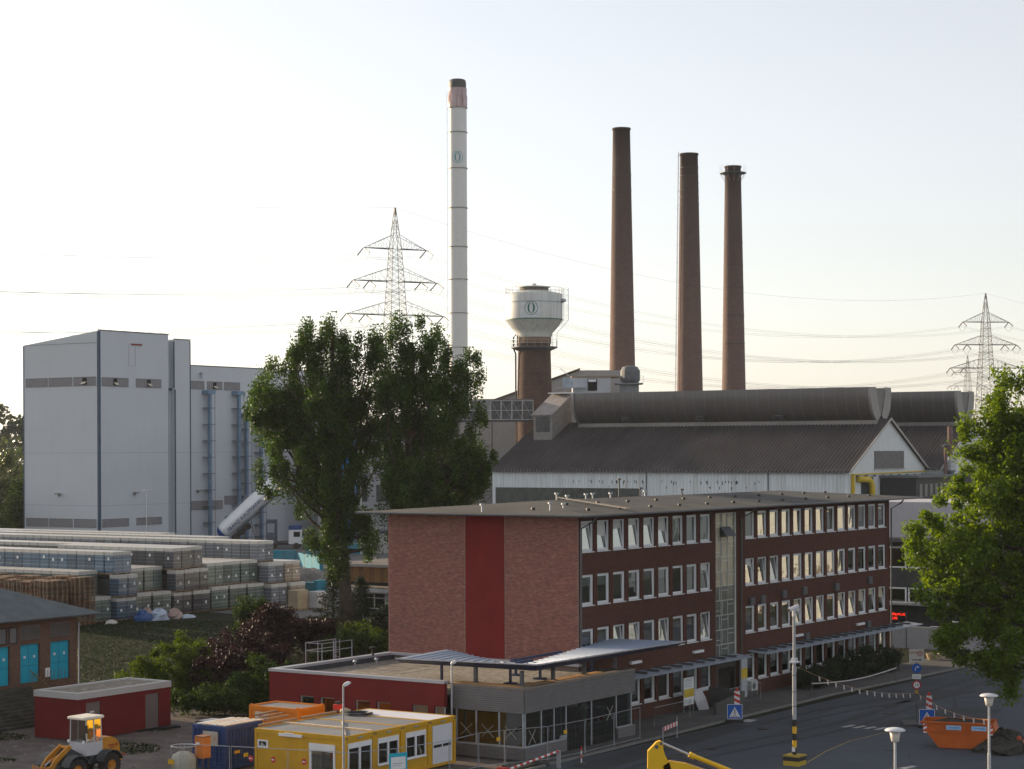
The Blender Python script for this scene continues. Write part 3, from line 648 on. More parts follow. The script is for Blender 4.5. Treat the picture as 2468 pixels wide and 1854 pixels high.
for (x, y) in ((-7.9, -.2), (-4.9, -.3), (-.7, -1.3), (-4, 2), (-9.5, 3.5)):
    MB().box(x - .3, x + .3, y - .3, y + .3, 3.87, 3.95).box(x - .06, x + .06, y - .06, y + .06, 3.95, 4.9).build('post', m_nav, bf)
for k, (x, y) in enumerate(((-5.2, 13.2), (-3.4, 12.9), (-2.6, 13.8))):
    o = thing('roof_drain', ['small mushroom vent on the gravel roof near the ladder cage', 'small mushroom vent on the gravel roof right of the first one', 'black funnel outlet standing on the back parapet of the gravel roof'][k], 'vent', x, y, 3.86 if k < 2 else 4.31)
    MB().lathe(0, 0, [(.06, 0), (.06, .3), (.16, .32), (.1, .42)] if k < 2 else [(.08, 0), (.08, .25), (.2, .5), (.2, .55)], 10).build('cowl', galv if k < 2 else blackp, o)
# ------------------------------------------------------------------ small red building on the site yard
sh = thing('red_hut', 'small dark red hut with pale parapet and two grey doors on the site yard', 'hut', -18.45, 23.75, 0)
L_, D_ = 7.95, 3.7
b = MB(); d1, d2 = (.65, 1.85), (5.7, 6.9)
b.box(0, d1[0], 0, .25, .05, 2.5); b.box(d1[1], d2[0], 0, .25, .05, 2.5); b.box(d2[1], L_, 0, .25, .05, 2.5); b.box(d1[0], d1[1], 0, .25, 2.25, 2.5); b.box(d2[0], d2[1], 0, .25, 2.25, 2.5)
b.box(0, .25, .25, D_, .05, 2.5); b.box(L_ - .25, L_, .25, D_, .05, 2.5); b.box(.25, L_ - .25, D_ - .25, D_, .05, 2.5)
b.build('wall', m_redwall, sh)
MB().box(-.04, L_ + .04, -.04, .3, 2.503, 2.88).box(-.04, .3, .3, D_ - .3, 2.503, 2.88).box(L_ - .3, L_ + .04, .3, D_ - .3, 2.503, 2.88).box(-.04, L_ + .04, D_ - .3, D_ + .04, 2.503, 2.88).build('parapet', M('cream_grey_parapet', (.46, .45, .43), .6, var=.05), sh)
MB().box(.3, L_ - .3, .3, D_ - .3, 2.6, 2.78).build('roof', m_grav, sh)
m_gdoor = M('grey_taupe_door', (.17, .14, .13), .6, var=.06)
for a, c_ in (d1, d2):
    o = MB().box(a + .02, c_ - .02, .05, .12, .05, 2.24).build('door', m_gdoor, sh)
    MB().box(a + .1, a + .22, .0, .05, 1.05, 1.1).build('handle', gsteel, o)
MB().box(1.0, 1.35, .03, .048, 1.62, 1.72).build('door_plate', white, sh)
b = MB(); b.ext([(4.9, -.02, .0), (6.4, -.5, 0), (7.9, -.9, 0), (8.3, -.3, .0), (8.2, -.02, .0)], (0, 0, .12)); b.build('plinth_pit', dark, sh)
MB().box(-.05, 5, -.06, -.0, 0, .05).box(-.05, -.0, 0, D_, 0, .05).build('base_rail', M('dark_base', (.05, .045, .04)), sh)
o = thing('manhole_box', 'low grey concrete box with a pale lid on the ground right of the red hut', 'box', -8.6, 22.0, 0); MB().bbox(-.9, .9, -.6, .6, 0, .32, .02).build('casing', m_conc, o); MB().box(-.7, .4, -.45, .45, .322, .36).build('lid', white, o)

# ------------------------------------------------------------------ hipped-roof switch house with turquoise doors
m_turq = M('turquoise_door', (.012, .36, .50), .5, var=.07)
m_swb = brick_mat('switchhouse_brick', (.13, .065, .042), (.19, .10, .065), (.15, .11, .085), bw=.25, bh=.083)
m_slate = M('grey_slate_roof', (.085, .105, .115), .75, var=.2, scale=1.2, bump=.4, bscale=8)
sw = thing('switch_house', 'brown brick electrical house with grey hipped roof and turquoise double doors', 'building', -7.95, 34.6, 0)
LL, DD = 22.0, 9.0
b = MB(); ops = [(-2.38, -.62), (-5.0, -3.3), (-7.62, -5.9), (-10.3, -8.6)]
b.box(-LL, .0, 0, .3, 5.02, 6.5 - .0); 
x = 0.0
for a, c_ in ops: b.box(c_, x, 0, .3, 2.25, 4.78); x = a
b.box(-LL, x, 0, .3, 2.25, 4.78); b.box(-LL, 0, 0, .3, 4.78, 5.02); b.box(-LL, 0, .0, .3, 0, 2.25); b.box(-.3, 0, .3, DD, 0, 6.5); b.box(-LL, -.3, DD - .3, DD, 0, 6.5); b.box(-LL, -LL + .3, .3, DD - .3, 0, 6.5)
b.build('wall', m_swb, sw)
for a, c_ in ops:
    o = MB().box(a + .02, c_ - .02, .16, .22, 2.26, 4.76).build('door', m_turq, sw)
    m_ = (a + c_) / 2
    MB().box(m_ - .012, m_ + .012, .152, .158, 2.28, 4.74).box(a + .04, c_ - .04, .152, .158, 3.35, 3.37).build('door_gap', M('dark_teal', (.008, .09, .12)), o)
    for q in (a + .42, m_ + .4): MB().box(q, q + .17, .150, .157, 3.85, 4.02).build('warning_plate', white, o)
m_louv = M('louvre_metal', (.17, .16, .15), .6, .2)
for a, c_ in ops[:2]:
    o = MB().box(a, c_, -.012, -.001, 5.08, 6.02).build('louvre_frame', m_louv, sw)
    for k in range(9): MB().add([(a + .05, -.02, 5.12 + k * .1), (c_ - .05, -.02, 5.12 + k * .1), (c_ - .05, -.09, 5.07 + k * .1), (a + .05, -.09, 5.07 + k * .1)], [(0, 1, 2, 3)]).build('slat', m_louv, o)
for x in (-6.9, -6.0, -9.0):
    o = MB().box(x, x + .75, -.02, -.001, 4.9, 6.0).build('window', M('dark_frame', (.03, .03, .03)), sw); MB().box(x + .08, x + .62, -.035, -.021, 4.98, 5.92).build('pane', M('dusty_pane', (.16, .17, .17), .3), o)
MB().box(-2.85, -2.45, -.03, -.001, 2.5, 3.1).build('notice', white, sw)
ov = .85; ez = 6.52; H_ = 1.9
b = MB(); E4 = [(-LL - ov, -ov, ez), (ov + .5, -ov, ez), (ov + .5, DD + ov, ez), (-LL - ov, DD + ov, ez)]; R2 = [(-LL + 4, DD / 2, ez + H_), (-3.6, DD / 2, ez + H_)]
b.add([(*p[:2], ez - .12) for p in E4] + E4 + R2, [(0, 3, 2, 1), (0, 1, 5, 4), (1, 2, 6, 5), (2, 3, 7, 6), (3, 0, 4, 7), (4, 5, 9, 8), (5, 6, 9), (6, 7, 8, 9), (7, 4, 8)])
b.build('roof', m_slate, sw)
MB().tube([(-LL - ov, -ov - .07, ez - .07), (ov + .5, -ov - .07, ez - .07)], .08).build('gutter', gsteel, sw)
MB().tube([(.1, -.75, ez - .2), (.08, -.12, 5.9), (.08, -.12, .1)], .06).build('drainpipe', galv, sw)
st = MB()
for k in range(11): st.box(-12.2 + k * .05, -4.6, -.6 - k * .32, -.28 - k * .32, 0, 2.1 - k * .19)
st.build('steps', M('mossy_steps', (.07, .065, .05), .9, var=.4), sw)
b = MB()
for x in (-4.5, -12.3):
    b.bar((x, -.4, 3.1), (x, -4.0, 1.05), .05)
    for k in range(22): y = -.4 - k * .165; b.bar((x, y, 2.0 - k * .088), (x, y, 3.1 - k * .094), .02)
for k in range(10): b.bar((-4.3 + k * .3, -.5, 2.1), (-4.3 + k * .3, -.5, 3.0), .02)
b.build('handrail', M('rusty_ochre_rail', (.20, .13, .04), .7), sw)

# ------------------------------------------------------------------ site containers
m_yel = M('container_yellow', (.56, .31, .010), .5, var=.07, streak=.12, dirt=(.35, .22, .04)); m_croof = M('container_roof_sheet', (.24, .245, .25), .6, .2, var=.2, scale=.7, dirt=(.14, .14, .14))
m_croofw = M('white_roof_sheet', (.66, .68, .74), .6, var=.05); m_lum = M('sawn_timber', (.62, .52, .40), .8, var=.2, scale=4)
def frame_box(mb, x0, x1, y0, y1, z0, z1, t=.14, p=.02):
    for (a, b_) in ((x0, y0), (x1 - t, y0), (x0, y1 - t), (x1 - t, y1 - t)):
        mb.box(a - (p if a == x0 else 0), a + t + (p if a != x0 else 0), b_ - (p if b_ == y0 else 0), b_ + t + (p if b_ != y0 else 0), z0, z1)
    mb.box(x0 + t, x1 - t, y0 - p, y0 + .1, z1 - .22, z1); mb.box(x0 + t, x1 - t, y1 - .1, y1 + p, z1 - .22, z1)
    mb.box(x0 - p, x0 + .1, y0 + t, y1 - t, z1 - .22, z1); mb.box(x1 - .1, x1 + p, y0 + t, y1 - t, z1 - .22, z1)
    mb.box(x0 + t, x1 - t, y0 - p, y0 + .1, z0, z0 + .16); mb.box(x0 - p, x0 + .1, y0 + t, y1 - t, z0, z0 + .16)
U0 = -23.25
yel_lab = ['yellow site office container nearest the camera with a small window and a glazed white door', 'yellow site container with a wide two-pane window, second from the camera', 'yellow site container with a tilted two-pane window, third from the camera', 'farthest yellow site container with white shutter and white roof covering']
for k in range(4):
    u0 = U0 + 2.44 * k
    c = thing('site_container', yel_lab[k], 'container', u0, -.27, 0, group='row of yellow site office containers')
    fr = MB(); frame_box(fr, .015, 2.425, 0, 6.06, .1, 2.68); fr.build('frame', m_yel, c)
    w = MB(); sx0, sx1 = ((.24, 2.22) if k == 0 else (.32, 2.12)); zt, zb2 = (2.28, .15) if k in (0, 3) else (2.25, .85)
    if k == 3: zt, zb2 = 2.33, .15
    w.box(.16, sx0, .04, .1, .26, 2.46); w.box(sx1, 2.28, .04, .1, .26, 2.46); w.box(sx0, sx1, .04, .1, zt, 2.46)
    if zb2 > .3: w.box(sx0, sx1, .04, .1, .26, zb2)
    w.box(.16, 2.28, 5.96, 6.02, .26, 2.46)
    if k == 0:   # long side facing the camera: small window, glazed door
        w.box(.04, .1, .14, .67, .26, 2.46); w.box(.04, .1, 2.40, 5.77, .26, 2.46); w.box(.04, .1, 6.35 - .5, 5.92, .26, 2.46)
        w.box(.04, .1, .67, 2.40, 2.19, 2.46); w.box(.04, .1, 5.77, 5.85, .26, 2.46)
        for y in range(1): pass
    else: w.box(.04, .1, .14, 5.92, .26, 2.46)
    w.box(2.34, 2.4, .14, 5.92, .26, 2.46)
    w.build('wall', m_yel, c)
    MB().box(.02, 2.42, .12, 5.95, 2.56, 2.66).build('roof', m_croofw if k == 3 else m_croof, c)
    MB().box(.12, 2.3, .12, 5.94, .1, .2).box(.12, 2.3, 2.9, 2.95, .2, 2.5).build('interior', M('dim_interior', (.16, .155, .14)), c)
    # openings on the end wall (facing right)
    if k in (0, 1, 2):
        o = put('window' if k else 'glass_door', None, c)
        f_ = MB(); zt_, zb_ = zt, (zb2 if k else .15); t = .07
        f_.box(sx0, sx1, -.01, .09, zt_ - .27, zt_); f_.box(sx0, sx0 + t, .0, .08, zb_, zt_ - .27); f_.box(sx1 - t, sx1, .0, .08, zb_, zt_ - .27); m_ = (sx0 + sx1) / 2; f_.box(m_ - t, m_ + t, .0, .08, zb_ + t, zt_ - .27); f_.box(sx0 + t, sx1 - t, 0, .08, zb_, zb_ + t)
        if k: f_.box(sx0 - .03, sx1 + .03, -.06, .02, zb_ - .04, zb_)
        f_.build('frame', white, o)
        for a, b_ in ((sx0 + t, m_ - t), (m_ + t, sx1 - t)): MB().quad((a, .05, zb_ + t), (b_, .05, zb_ + t), (b_, .05, zt_ - .27), (a, .05, zt_ - .27)).build('pane', dglass, o)
    else:
        o = MB().box(sx0, sx1, .0, .05, 1.28, zt).box(sx0, sx1, .01, .05, .15, 1.12).box(sx0, sx0 + .08, .01, .05, 1.12, 1.28).box(1.18, 1.26, .01, .05, 1.12, 1.28).box(sx1 - .08, sx1, .01, .05, 1.12, 1.28).box(1.2, 1.24, -.005, .01, .15, 1.12).build('shutter_door', M('white_shutter', (.62, .64, .68), .5, var=.03), c)
        MB().box(sx0, sx1, .03, .045, 1.10, 1.30).build('pane', dark, o)
    MB().box(1.0, 1.4, -.06, -.02, 2.48, 2.56).build('light_strip', galv, c)
    for q in (.05, 2.28): MB().box(q, q + .1, -.035, -.02, 2.5, 2.6).build('corner_casting', gsteel, c)
    if k == 0:
        o = put('window', None, c); f_ = MB(); y0, y1, z0, z1 = 5.74, 6.44 - .0, 1.71, 2.11
        y0, y1 = 5.07 + .1, 5.87
        # small window sits at the far left end of the long side
        f_.box(-.02, .05, y0, y1, z0, z0 + .08); f_.box(-.02, .05, y0, y1, z1 - .08, z1); f_.box(-.02, .05, y0, y0 + .1, z0 + .08, z1 - .08); f_.box(-.02, .05, y1 - .1, y1, z0 + .08, z1 - .08); f_.build('frame', white, o)
        MB().box(.0, .035, y0 + .1, y1 - .1, z0 + .08, z1 - .08).build('pane', dark, o); MB().add([(-.03, y0 + .15, z0 + .1), (-.03, y1 - .2, z0 + .1), (-.03, y1 - .3, z1 - .12)], [(0, 1, 2)]).build('open_flap', galv, o)
        o = put('glass_door', None, c); f_ = MB(); y0, y1 = .68, 2.38; f_.box(-.03, .09, y0, y1, 1.88, 2.19); f_.box(-.01, .08, y0, y0 + .12, .15, 1.88); f_.box(-.01, .08, y1 - .12, y1, .15, 1.88); f_.box(-.01, .08, y0 + .12, y1 - .12, 1.8, 1.88); f_.build('frame', white, o)
        MB().quad((.04, y0 + .12, .15), (.04, y1 - .12, .15), (.04, y1 - .12, 1.8), (.04, y0 + .12, 1.8)).build('pane', dglass, o)
        MB().box(-.12, -.03, 2.8, 4.35, 2.42, 2.56).tube([(-.12, 3.3, 2.58), (-.12, 3.9, 2.6)], .03).build('tube_lamp', white, c)
o = thing('timber_batten', 'long pale timber batten lying across the yellow container roofs parallel to their front', 'timber', -20.85, -.1, 2.67)
MB().box(0, .16, 0, 6.1, 0, .07).build('plank', m_lum, o)
o = thing('timber_batten', 'pale timber batten lying diagonally to the front corner of the yellow container roof', 'timber', -23.1, -.1, 2.68); MB().ext([(0, 0, 0), (.12, 0, 0), (4.3, 3.5, 0), (4.18, 3.5, 0)], (0, 0, .06)).build('plank', m_lum, o)
for k, (uu, vv, l_) in enumerate(((-22.7, 5.9, 3.1), (-19.2, 5.9, 3.0))):
    o = thing('timber_beam', ['brown beam along the back edge of the yellow container roofs, nearer the blue container', 'brown beam along the back edge of the yellow container roofs, nearer the orange container'][k], 'timber', uu, vv, 2.69); MB().box(0, l_, 0, .15, 0, .12).build('plank', M('brown_timber', (.28, .18, .10), .8), o)
o = thing('cable_coil', 'flat black coil of cable lying on the container roof beside the white sheet', 'cable', -15.9, 4.6, 2.67)
b = MB()
for r_ in (.55, .66, .76): b.tube([(r_ * math.cos(t * .35), r_ * math.sin(t * .35), .05 + .03 * (r_ > .6)) for t in range(19)], .05, 5)
b.build('coil', blackp, o)
o = thing('red_toolbox', 'small red machine standing on the far corner of the yellow container roofs', 'machine', -15.6, 6.3, 2.67); MB().bbox(0, .5, 0, .35, .1, .4, .03, 0).bbox(.1, .4, .02, .32, .4, .55, .03, 1).build('casing', [redp, blackp], o); MB().box(.0, .06, 0, .35, 0, .1).box(.44, .5, 0, .35, 0, .1).build('foot', gsteel, o)
o = thing('sand_bag', 'small beige sack beside the red machine on the container roof', 'sack', -15.8, 5.6, 2.67); MB().lathe(0, 0, [(.1, 0), (.32, .06), (.3, .2), (.08, .28)], 9).build('sack', M('beige_sack', (.4, .33, .22), .9), o, True)
# orange container
m_or = M('container_orange', (.72, .22, .012), .5, var=.06)
c = thing('orange_container', 'orange site container with a white H sign behind the yellow ones', 'container', -16.35, 8.55, 0)
fr = MB(); frame_box(fr, 0, 2.35, 0, 3.6, .1, 2.75); fr.build('frame', m_or, c); MB().box(.04, 2.31, .04, 3.56, .26, 2.53).build('wall', m_or, c); MB().box(.1, 2.25, .12, 3.48, 2.6, 2.68).build('roof', m_croof, c)
o = MB().box(-.03, -.0, 2.2, 3.15, 1.95, 2.42).build('company_sign', M('sign_cream', (.62, .55, .48), .5, var=.02), c)
m_hred = M('sign_dark_red', (.42, .02, .02), .5, var=0)
text('letter_h', 'H', .40, m_hred, o, (-.035, 2.42, 2.18), R_X, sx=1.1); text('lettering', 'HASTAMAIER', .10, lblack, o, (-.035, 2.85, 2.2), R_X, sx=.8)
for q in ((.03, .04), (.03, 3.45), (2.2, .04)): MB().box(q[0], q[0] + .12, q[1], q[1] + .12, 2.75, 2.82).build('corner_casting', m_or, c)
# blue container
m_bl = M('container_blue', (.012, .045, .16), .5, var=.15, streak=.15)
c = thing('blue_container', 'dark blue material container with a pale sheet on its side and planks on top', 'container', -22.35, 8.65, 0)
fr = MB(); frame_box(fr, 0, 3.0, 0, 2.35, .1, 2.42); fr.build('frame', m_bl, c)
w = MB()
for k in range(11): w.box(.16 + k * .25, .16 + k * .25 + .13, .03, .08, .26, 2.2)
for k in range(8): w.box(.03, .08, .16 + k * .26, .16 + k * .26 + .13, .26, 2.2)
w.box(.06, 2.9, .06, 2.25, .2, 2.36); w.build('wall', m_bl, c)
o = MB().box(-.035, .02, .55, 1.6, 1.35, 2.12).build('pale_board', M('plywood_pale', (.46, .42, .36), .7, var=.06), c); text('letter_h', 'H', .3, M('faded_orange', (.5, .25, .12)), o, (-.04, .75, 1.75), R_X)
MB().box(.7, 1.15, -.03, -.0, .9, 1.05).build('yellow_sticker', yellowp, c)
for k in range(6):
    o = thing('plank', ['first', 'second', 'third', 'fourth', 'fifth', 'sixth'][k] + ' pale plank from the left lying on top of the blue container', 'plank', -22.2, 10.75 - k * .36, 2.43, group='planks on the blue container'); MB().box(0, 2.9 + .15 * (k % 3), -.13, .13, 0, .05).build('board', m_lum if k % 3 else M('pale_white_board', (.6, .6, .6), .7), o)
for k in range(3):
    o = thing('beam', ['brown beam bridging from the blue to the orange container, nearest the camera', 'brown beam bridging from the blue to the orange container, middle one', 'brown beam bridging from the blue to the orange container, farthest'][k], 'timber', -19.6 + .6 * k, 8.2 + k * .9, 2.5, rz=4, group='beams between the containers'); MB().box(0, 2.1, -.07, .07, 0, .09).build('plank', M('brown_timber', (.28, .18, .10), .8), o)
# gas tank with orange cabinet
c = thing('gas_tank', 'cream upright gas tank with tubular collar and yellow sticker beside the blue container', 'gas tank', -24.6, 9.6, 0)
b = MB(); b.lathe(0, 0, [(.5, .0), (.62, .12), (.66, .3), (.66, .95), (.58, 1.16), (.3, 1.3), (.08, 1.33)], 20); b.build('vessel', M('tank_cream', (.36, .35, .29), .45, var=.15, streak=.25, dirt=(.15, .12, .08)), c, True)
b = MB(); b.tube([(.66 * math.cos(t * math.pi / 10), .66 * math.sin(t * math.pi / 10), 1.62) for t in range(21)], .035, 6)
for t in range(4): b.bar((.66 * math.cos(t * 1.57 + .7), .66 * math.sin(t * 1.57 + .7), 1.1), (.66 * math.cos(t * 1.57 + .7), .66 * math.sin(t * 1.57 + .7), 1.62), .03)
b.build('collar', galv, c); MB().box(-.672, -.64, .1, .5, .7, .95).build('yellow_sticker', yellowp, c)
c = thing('orange_cabinet', 'narrow orange gas cabinet standing behind the cream tank', 'cabinet', -23.6, 9.15, 0); MB().box(-.3, .3, -.3, .3, .9, 2.02).build('body', M('cabinet_orange', (.62, .20, .04), .5), c)
MB().box(-.32, .32, -.32, .32, 2.022, 2.08).build('lid', M('cabinet_lid', (.25, .12, .05)), c); MB().box(-.31, -.302, -.05, .2, 1.6, 1.75).build('label_plate', white, c); MB().box(-.25, -.18, -.25, -.18, 0, .9).box(.18, .25, -.25, -.18, 0, .9).box(-.25, -.18, .18, .25, 0, .9).box(.18, .25, .18, .25, 0, .9).build('leg', gsteel, c)

# ------------------------------------------------------------------ lamp posts and site fence
def street_lamp(lab, u, v, h, rz=0, arms=1):
    c = thing('street_lamp', lab, 'street lamp', u, v, ghuv(u, v), rz)
    MB().tube([(0, 0, 0), (0, 0, h)], [.07, .045], 8).build('pole', galv, c)
    for s_ in ([1] if arms == 1 else [1, -1]):
        b = MB(); b.add([(s_ * x, y, h + z) for x, y, z in ((0, -.05, 0), (.25, -.14, .04), (.75, -.12, .12), (.82, 0, .14), (.75, .12, .12), (.25, .14, .04), (0, .05, 0), (.05, 0, .12), (.3, -.08, .17), (.7, -.07, .2), (.7, .07, .2), (.3, .08, .17))],
              [(0, 1, 2, 3, 4, 5, 6), (0, 7, 8, 1), (1, 8, 9, 2), (2, 9, 3), (3, 9, 10), (3, 10, 4), (4, 10, 11, 5), (5, 11, 7, 6), (8, 11, 10, 9), (7, 11, 8)])
        b.build('lamp_head', M('lamp_pale_grey', (.55, .56, .56), .4), c)
    return c
street_lamp('grey street lamp standing at the corner of the yellow containers', -23.75, -.55, 5.3, 15)
street_lamp('grey street lamp at the left edge of the grey gatehouse', -11.75, 1.2, 5.25, 20)
fence_pts = [(-26.2, 8.4), (-25.4, 5.6), (-24.6, 2.4), (-23.9, -1.0), (-21.4, -2.2), (-17.6, -2.8), (-14.5, -2.5), (-12.8, -3.1), (-10.3, -4.3), (-6.9, -4.6), (-3.5, -4.5), (-.3, -4.4)]
wh = ['first', 'second', 'third', 'fourth', 'fifth', 'sixth', 'seventh', 'eighth', 'ninth', 'tenth', 'eleventh']
m_wire = M('fence_wire', (.30, .31, .32), .5, .5)
for k, (p, q) in enumerate(zip(fence_pts, fence_pts[1:])):
    px_, py_ = p; dx, dy = q[0] - px_, q[1] - py_; l_ = math.hypot(dx, dy)
    c = thing('site_fence_panel', wh[k] + ' galvanised mesh fence panel counted from the left edge along the site boundary', 'fence', px_, py_, 0, math.degrees(math.atan2(dy, dx)), group='mesh construction fence panels')
    b = MB(); b.tube([(.05, 0, .05), (.05, 0, 2.0), (l_ - .05, 0, 2.0), (l_ - .05, 0, .05)], .022, 6); b.bar((.05, 0, .2), (l_ - .05, 0, .2), .03); b.build('frame', galv, c)
    b = MB(); n_ = int(l_ / .3)
    for j in range(1, n_): b.bar((j * l_ / n_, 0, .2), (j * l_ / n_, 0, 2.0), .0022)
    for j in range(1, 6): b.bar((.05, 0, .2 + j * .3), (l_ - .05, 0, .2 + j * .3), .0022)
    b.build('mesh_infill', m_wire, c)
    MB().box(-.3, .3, -.12, .12, 0, .13).build('foot_block', m_conc, c)
for k, (uu, vv, ang) in enumerate(((-24.45, 4.6, -75), (-24.2, 3.3, -75), (-23.9, 1.5, -75))):
    c = thing('arrow_sign', ['leftmost', 'middle', 'rightmost'][k] + ' of three small red signs with white arrows on the mesh fence', 'sign', uu - .5, vv, 1.4, group='red arrow signs on the fence')
    MB().disc((0, 0, 0), .17, 'x', .01, 8).build('plate', M('sign_red', (.5, .03, .03), .5), c); MB().box(-.012, -.002, -.1, .08, -.02, .02).add([(-.008, .13, 0), (-.008, .04, .07), (-.008, .04, -.07)], [(0, 1, 2)]).build('arrow', white, c)
c = thing('site_notice', 'turquoise framed white notice board fixed to the fence before the yellow containers', 'sign', -22.0, -2.1, .35, -25)
MB().box(0, 1.05, -.05, -.02, 0, 1.45).build('board', m_turq, c); MB().box(.1, .95, -.058, -.051, .62, 1.25).box(.1, .95, -.058, -.051, .05, .5).build('sheet', white, c); MB().box(.2, .8, -.062, -.059, .9, .94).box(.2, .7, -.062, -.059, .8, .83).box(.2, .75, -.062, -.059, .3, .33).build('print_line', M('grey_print', (.35, .37, .4)), c)
for k, (uu, vv) in enumerate(((-25.1, 5.0), (-9.0, -4.45), (-13.4, -2.9))):
    c = thing('yellow_tag', 'small yellow plate clipped to the fence ' + ['before the blue container', 'before the glass doors of the gatehouse', 'before the gatehouse corner panes'][k], 'plate', uu, vv - .04, 1.45); MB().box(0, .35, -.01, 0, 0, .2).build('plate', yellowp, c)
c = thing('striped_barrier', 'red and white striped barrier arm rising from the lower edge before the gatehouse', 'barrier', -18.6, -6.9, .85, 0)
a_ = math.atan2(1.0, 8.0)
for k in range(18):
    MB().tube([(k * .36, k * .045, k * .008), ((k + 1) * .36, (k + 1) * .045, (k + 1) * .008)], .06, 6).build('stripe_segment', redp if k % 2 else white, c)
MB().box(-.3, .1, -.25, .25, -.85, .2).build('housing', redp, c)
MB().box(6.45, 6.6, .7, .9, -.78, .2).build('end_rest', galv, c)
# red-white mesh barrier by the kerb
c = thing('tape_barrier', 'red and white striped barrier board on the pavement right of the gatehouse', 'barrier', -.9, -6.3, .012, 12)
for k in range(10): MB().box(k * .28, (k + 1) * .28, 0, .03, .75, 1.0).build('stripe_segment', redp if k % 2 == 0 else white, c)
MB().box(-.03, .03, 0, .05, 0, 1.0).box(2.8, 2.86, 0, .05, 0, 1.3).build('leg', galv, c)
c = thing('bollard', 'thin red and white marker post on a round foot before the gatehouse doors', 'post', -9.9, -6.2, .01)
for k in range(4): MB().tube([(0, 0, .1 + k * .22), (0, 0, .1 + (k + 1) * .22)], .035, 6).build('stripe_segment', redp if k % 2 else white, c)
MB().disc((0, 0, 0), .28, 'z', .1, 12).build('foot', m_conc, c)
for k, (uu, vv) in enumerate(((9.4, -3.9), (20.6, -3.3))):
    c = thing('mesh_fence', ['low mesh fence panel with yellow tag before the ground-floor windows', 'low mesh fence panel right of the ramp wall'][k], 'fence', uu - 4.5, vv + 1.5, .12, 0); l_ = 4.6
    b = MB(); b.tube([(0, 0, 0), (0, 0, 1.15), (l_, 0, 1.15), (l_, 0, 0)], .02, 6); b.build('frame', galv, c)
    b = MB()
    for j in range(1, 24): b.bar((j * l_ / 24, 0, 0), (j * l_ / 24, 0, 1.15), .005)
    b.build('mesh_infill', m_wire, c)

# ------------------------------------------------------------------ wheel loader
m_lo = M('loader_yellow', (.52, .22, .018), .5, var=.12, scale=2, dirt=(.28, .16, .06), dirtamt=.5); m_log = M('loader_dark_grey', (.05, .058, .062), .6, var=.15, dirt=(.12, .10, .08))
lo = thing('wheel_loader', 'small orange-yellow wheel loader with cream cab roof in front of the red hut', 'wheel loader', -26.95, 13.7, 0, 180)
# local x forward, +y is the side seen
for x, s_ in ((0, 1), (0, -1), (2.45, 1), (2.45, -1)):
    y = .95 * s_; w = MB(); w.lathe(0, 0, [(.30, -.2), (.52, -.24), (.64, -.20), (.67, -.1), (.67, .1), (.64, .20), (.52, .24), (.30, .2)], 28, 0, False)
    for k in range(22):
        t = 2 * math.pi * k / 22; ca, sa = math.cos(t), math.sin(t)
        w.add([(ca * .66, sa * .66, -.22), (ca * .71, sa * .71, -.1), (math.cos(t + .12) * .71, math.sin(t + .12) * .71, 0), (math.cos(t + .12) * .66, math.sin(t + .12) * .66, 0), (math.cos(t + .1) * .64, math.sin(t + .1) * .64, -.22)], [(0, 1, 2, 3, 4)])
    wo_ = put('wheel', w.mesh('wheel', rubber), lo, (x, y, .67), (math.pi / 2, 0, 0))
    rm = MB(); rm.lathe(0, 0, [(.31, -.18), (.31, .18), (.24, .10), (.10, .06), (.10, .2), (.02, .2)], 20, 0, False); rm.lathe(0, 0, [(.31, -.17), (.24, -.10), (.10, -.06), (.10, -.2), (.02, -.2)], 20, 0, False)
    rm.build('rim', m_lo, wo_)
b = MB(); b.ext([(-.95, -.5, .75), (1.0, -.5, .75), (1.0, -.5, 1.25), (-.95, -.5, 1.25)], (0, 1.0, 0)); b.ext([(1.1, -.35, .6), (3.0, -.35, .6), (3.0, -.35, 1.2), (2.2, -.35, 1.75), (1.1, -.35, 1.2)], (0, .7, 0)); b.build('chassis', m_log, lo)
for x in (0, 2.45):
    for s_ in (1, -1):
        fe = MB(); n_ = 8
        for k in range(n_):
            t0, t1 = math.radians(20 + k * 140 / n_), math.radians(20 + (k + 1) * 140 / n_)
            y0, y1 = (.66, 1.24) if s_ > 0 else (-1.24, -.66)
            fe.ext([(x + .76 * math.cos(t0), y0, .67 + .76 * math.sin(t0)), (x + .76 * math.cos(t1), y0, .67 + .76 * math.sin(t1)), (x + .82 * math.cos(t1), y0, .67 + .82 * math.sin(t1)), (x + .82 * math.cos(t0), y0, .67 + .82 * math.sin(t0))], (0, y1 - y0, 0))
        fe.build('mudguard', m_log, lo)
b = MB(); b.ext([(-1.15, -.62, 1.15), (.15, -.62, 1.15), (.15, -.62, 2.1), (-.45, -.62, 2.1), (-.85, -.62, 1.95), (-1.1, -.62, 1.65)], (0, 1.24, 0)); hood = b.build('engine_hood', m_lo, lo)
MB().box(-.75, -.25, .622, .626, 1.6, 1.68).box(-.75, -.35, .622, .626, 1.48, 1.55).box(-.95, -.8, .622, .626, 1.55, 1.72).build('lettering', M('dark_red_print', (.3, .06, .03)), hood)
MB().box(-1.35, -1.15, -.6, .6, .75, 1.1).build('counterweight', m_lo, lo); MB().box(-1.38, -1.3, .62, .8, 1.0, 1.1).build('tail_light', M('lamp_red_glass', (.5, .05, .03), .3), lo)
MB().tube([(-.3, -.35, 2.1), (-.3, -.35, 2.75), (-.38, -.35, 2.85)], .05, 8).build('exhaust', gsteel, lo)
cab = put('cab', None, lo)
b = MB(); b.box(.15, 1.35, -.62, .62, 1.25, 1.95, 0); b.build('cab_base', M('cab_pale_grey', (.50, .50, .52), .5, var=.05), cab)
b = MB()
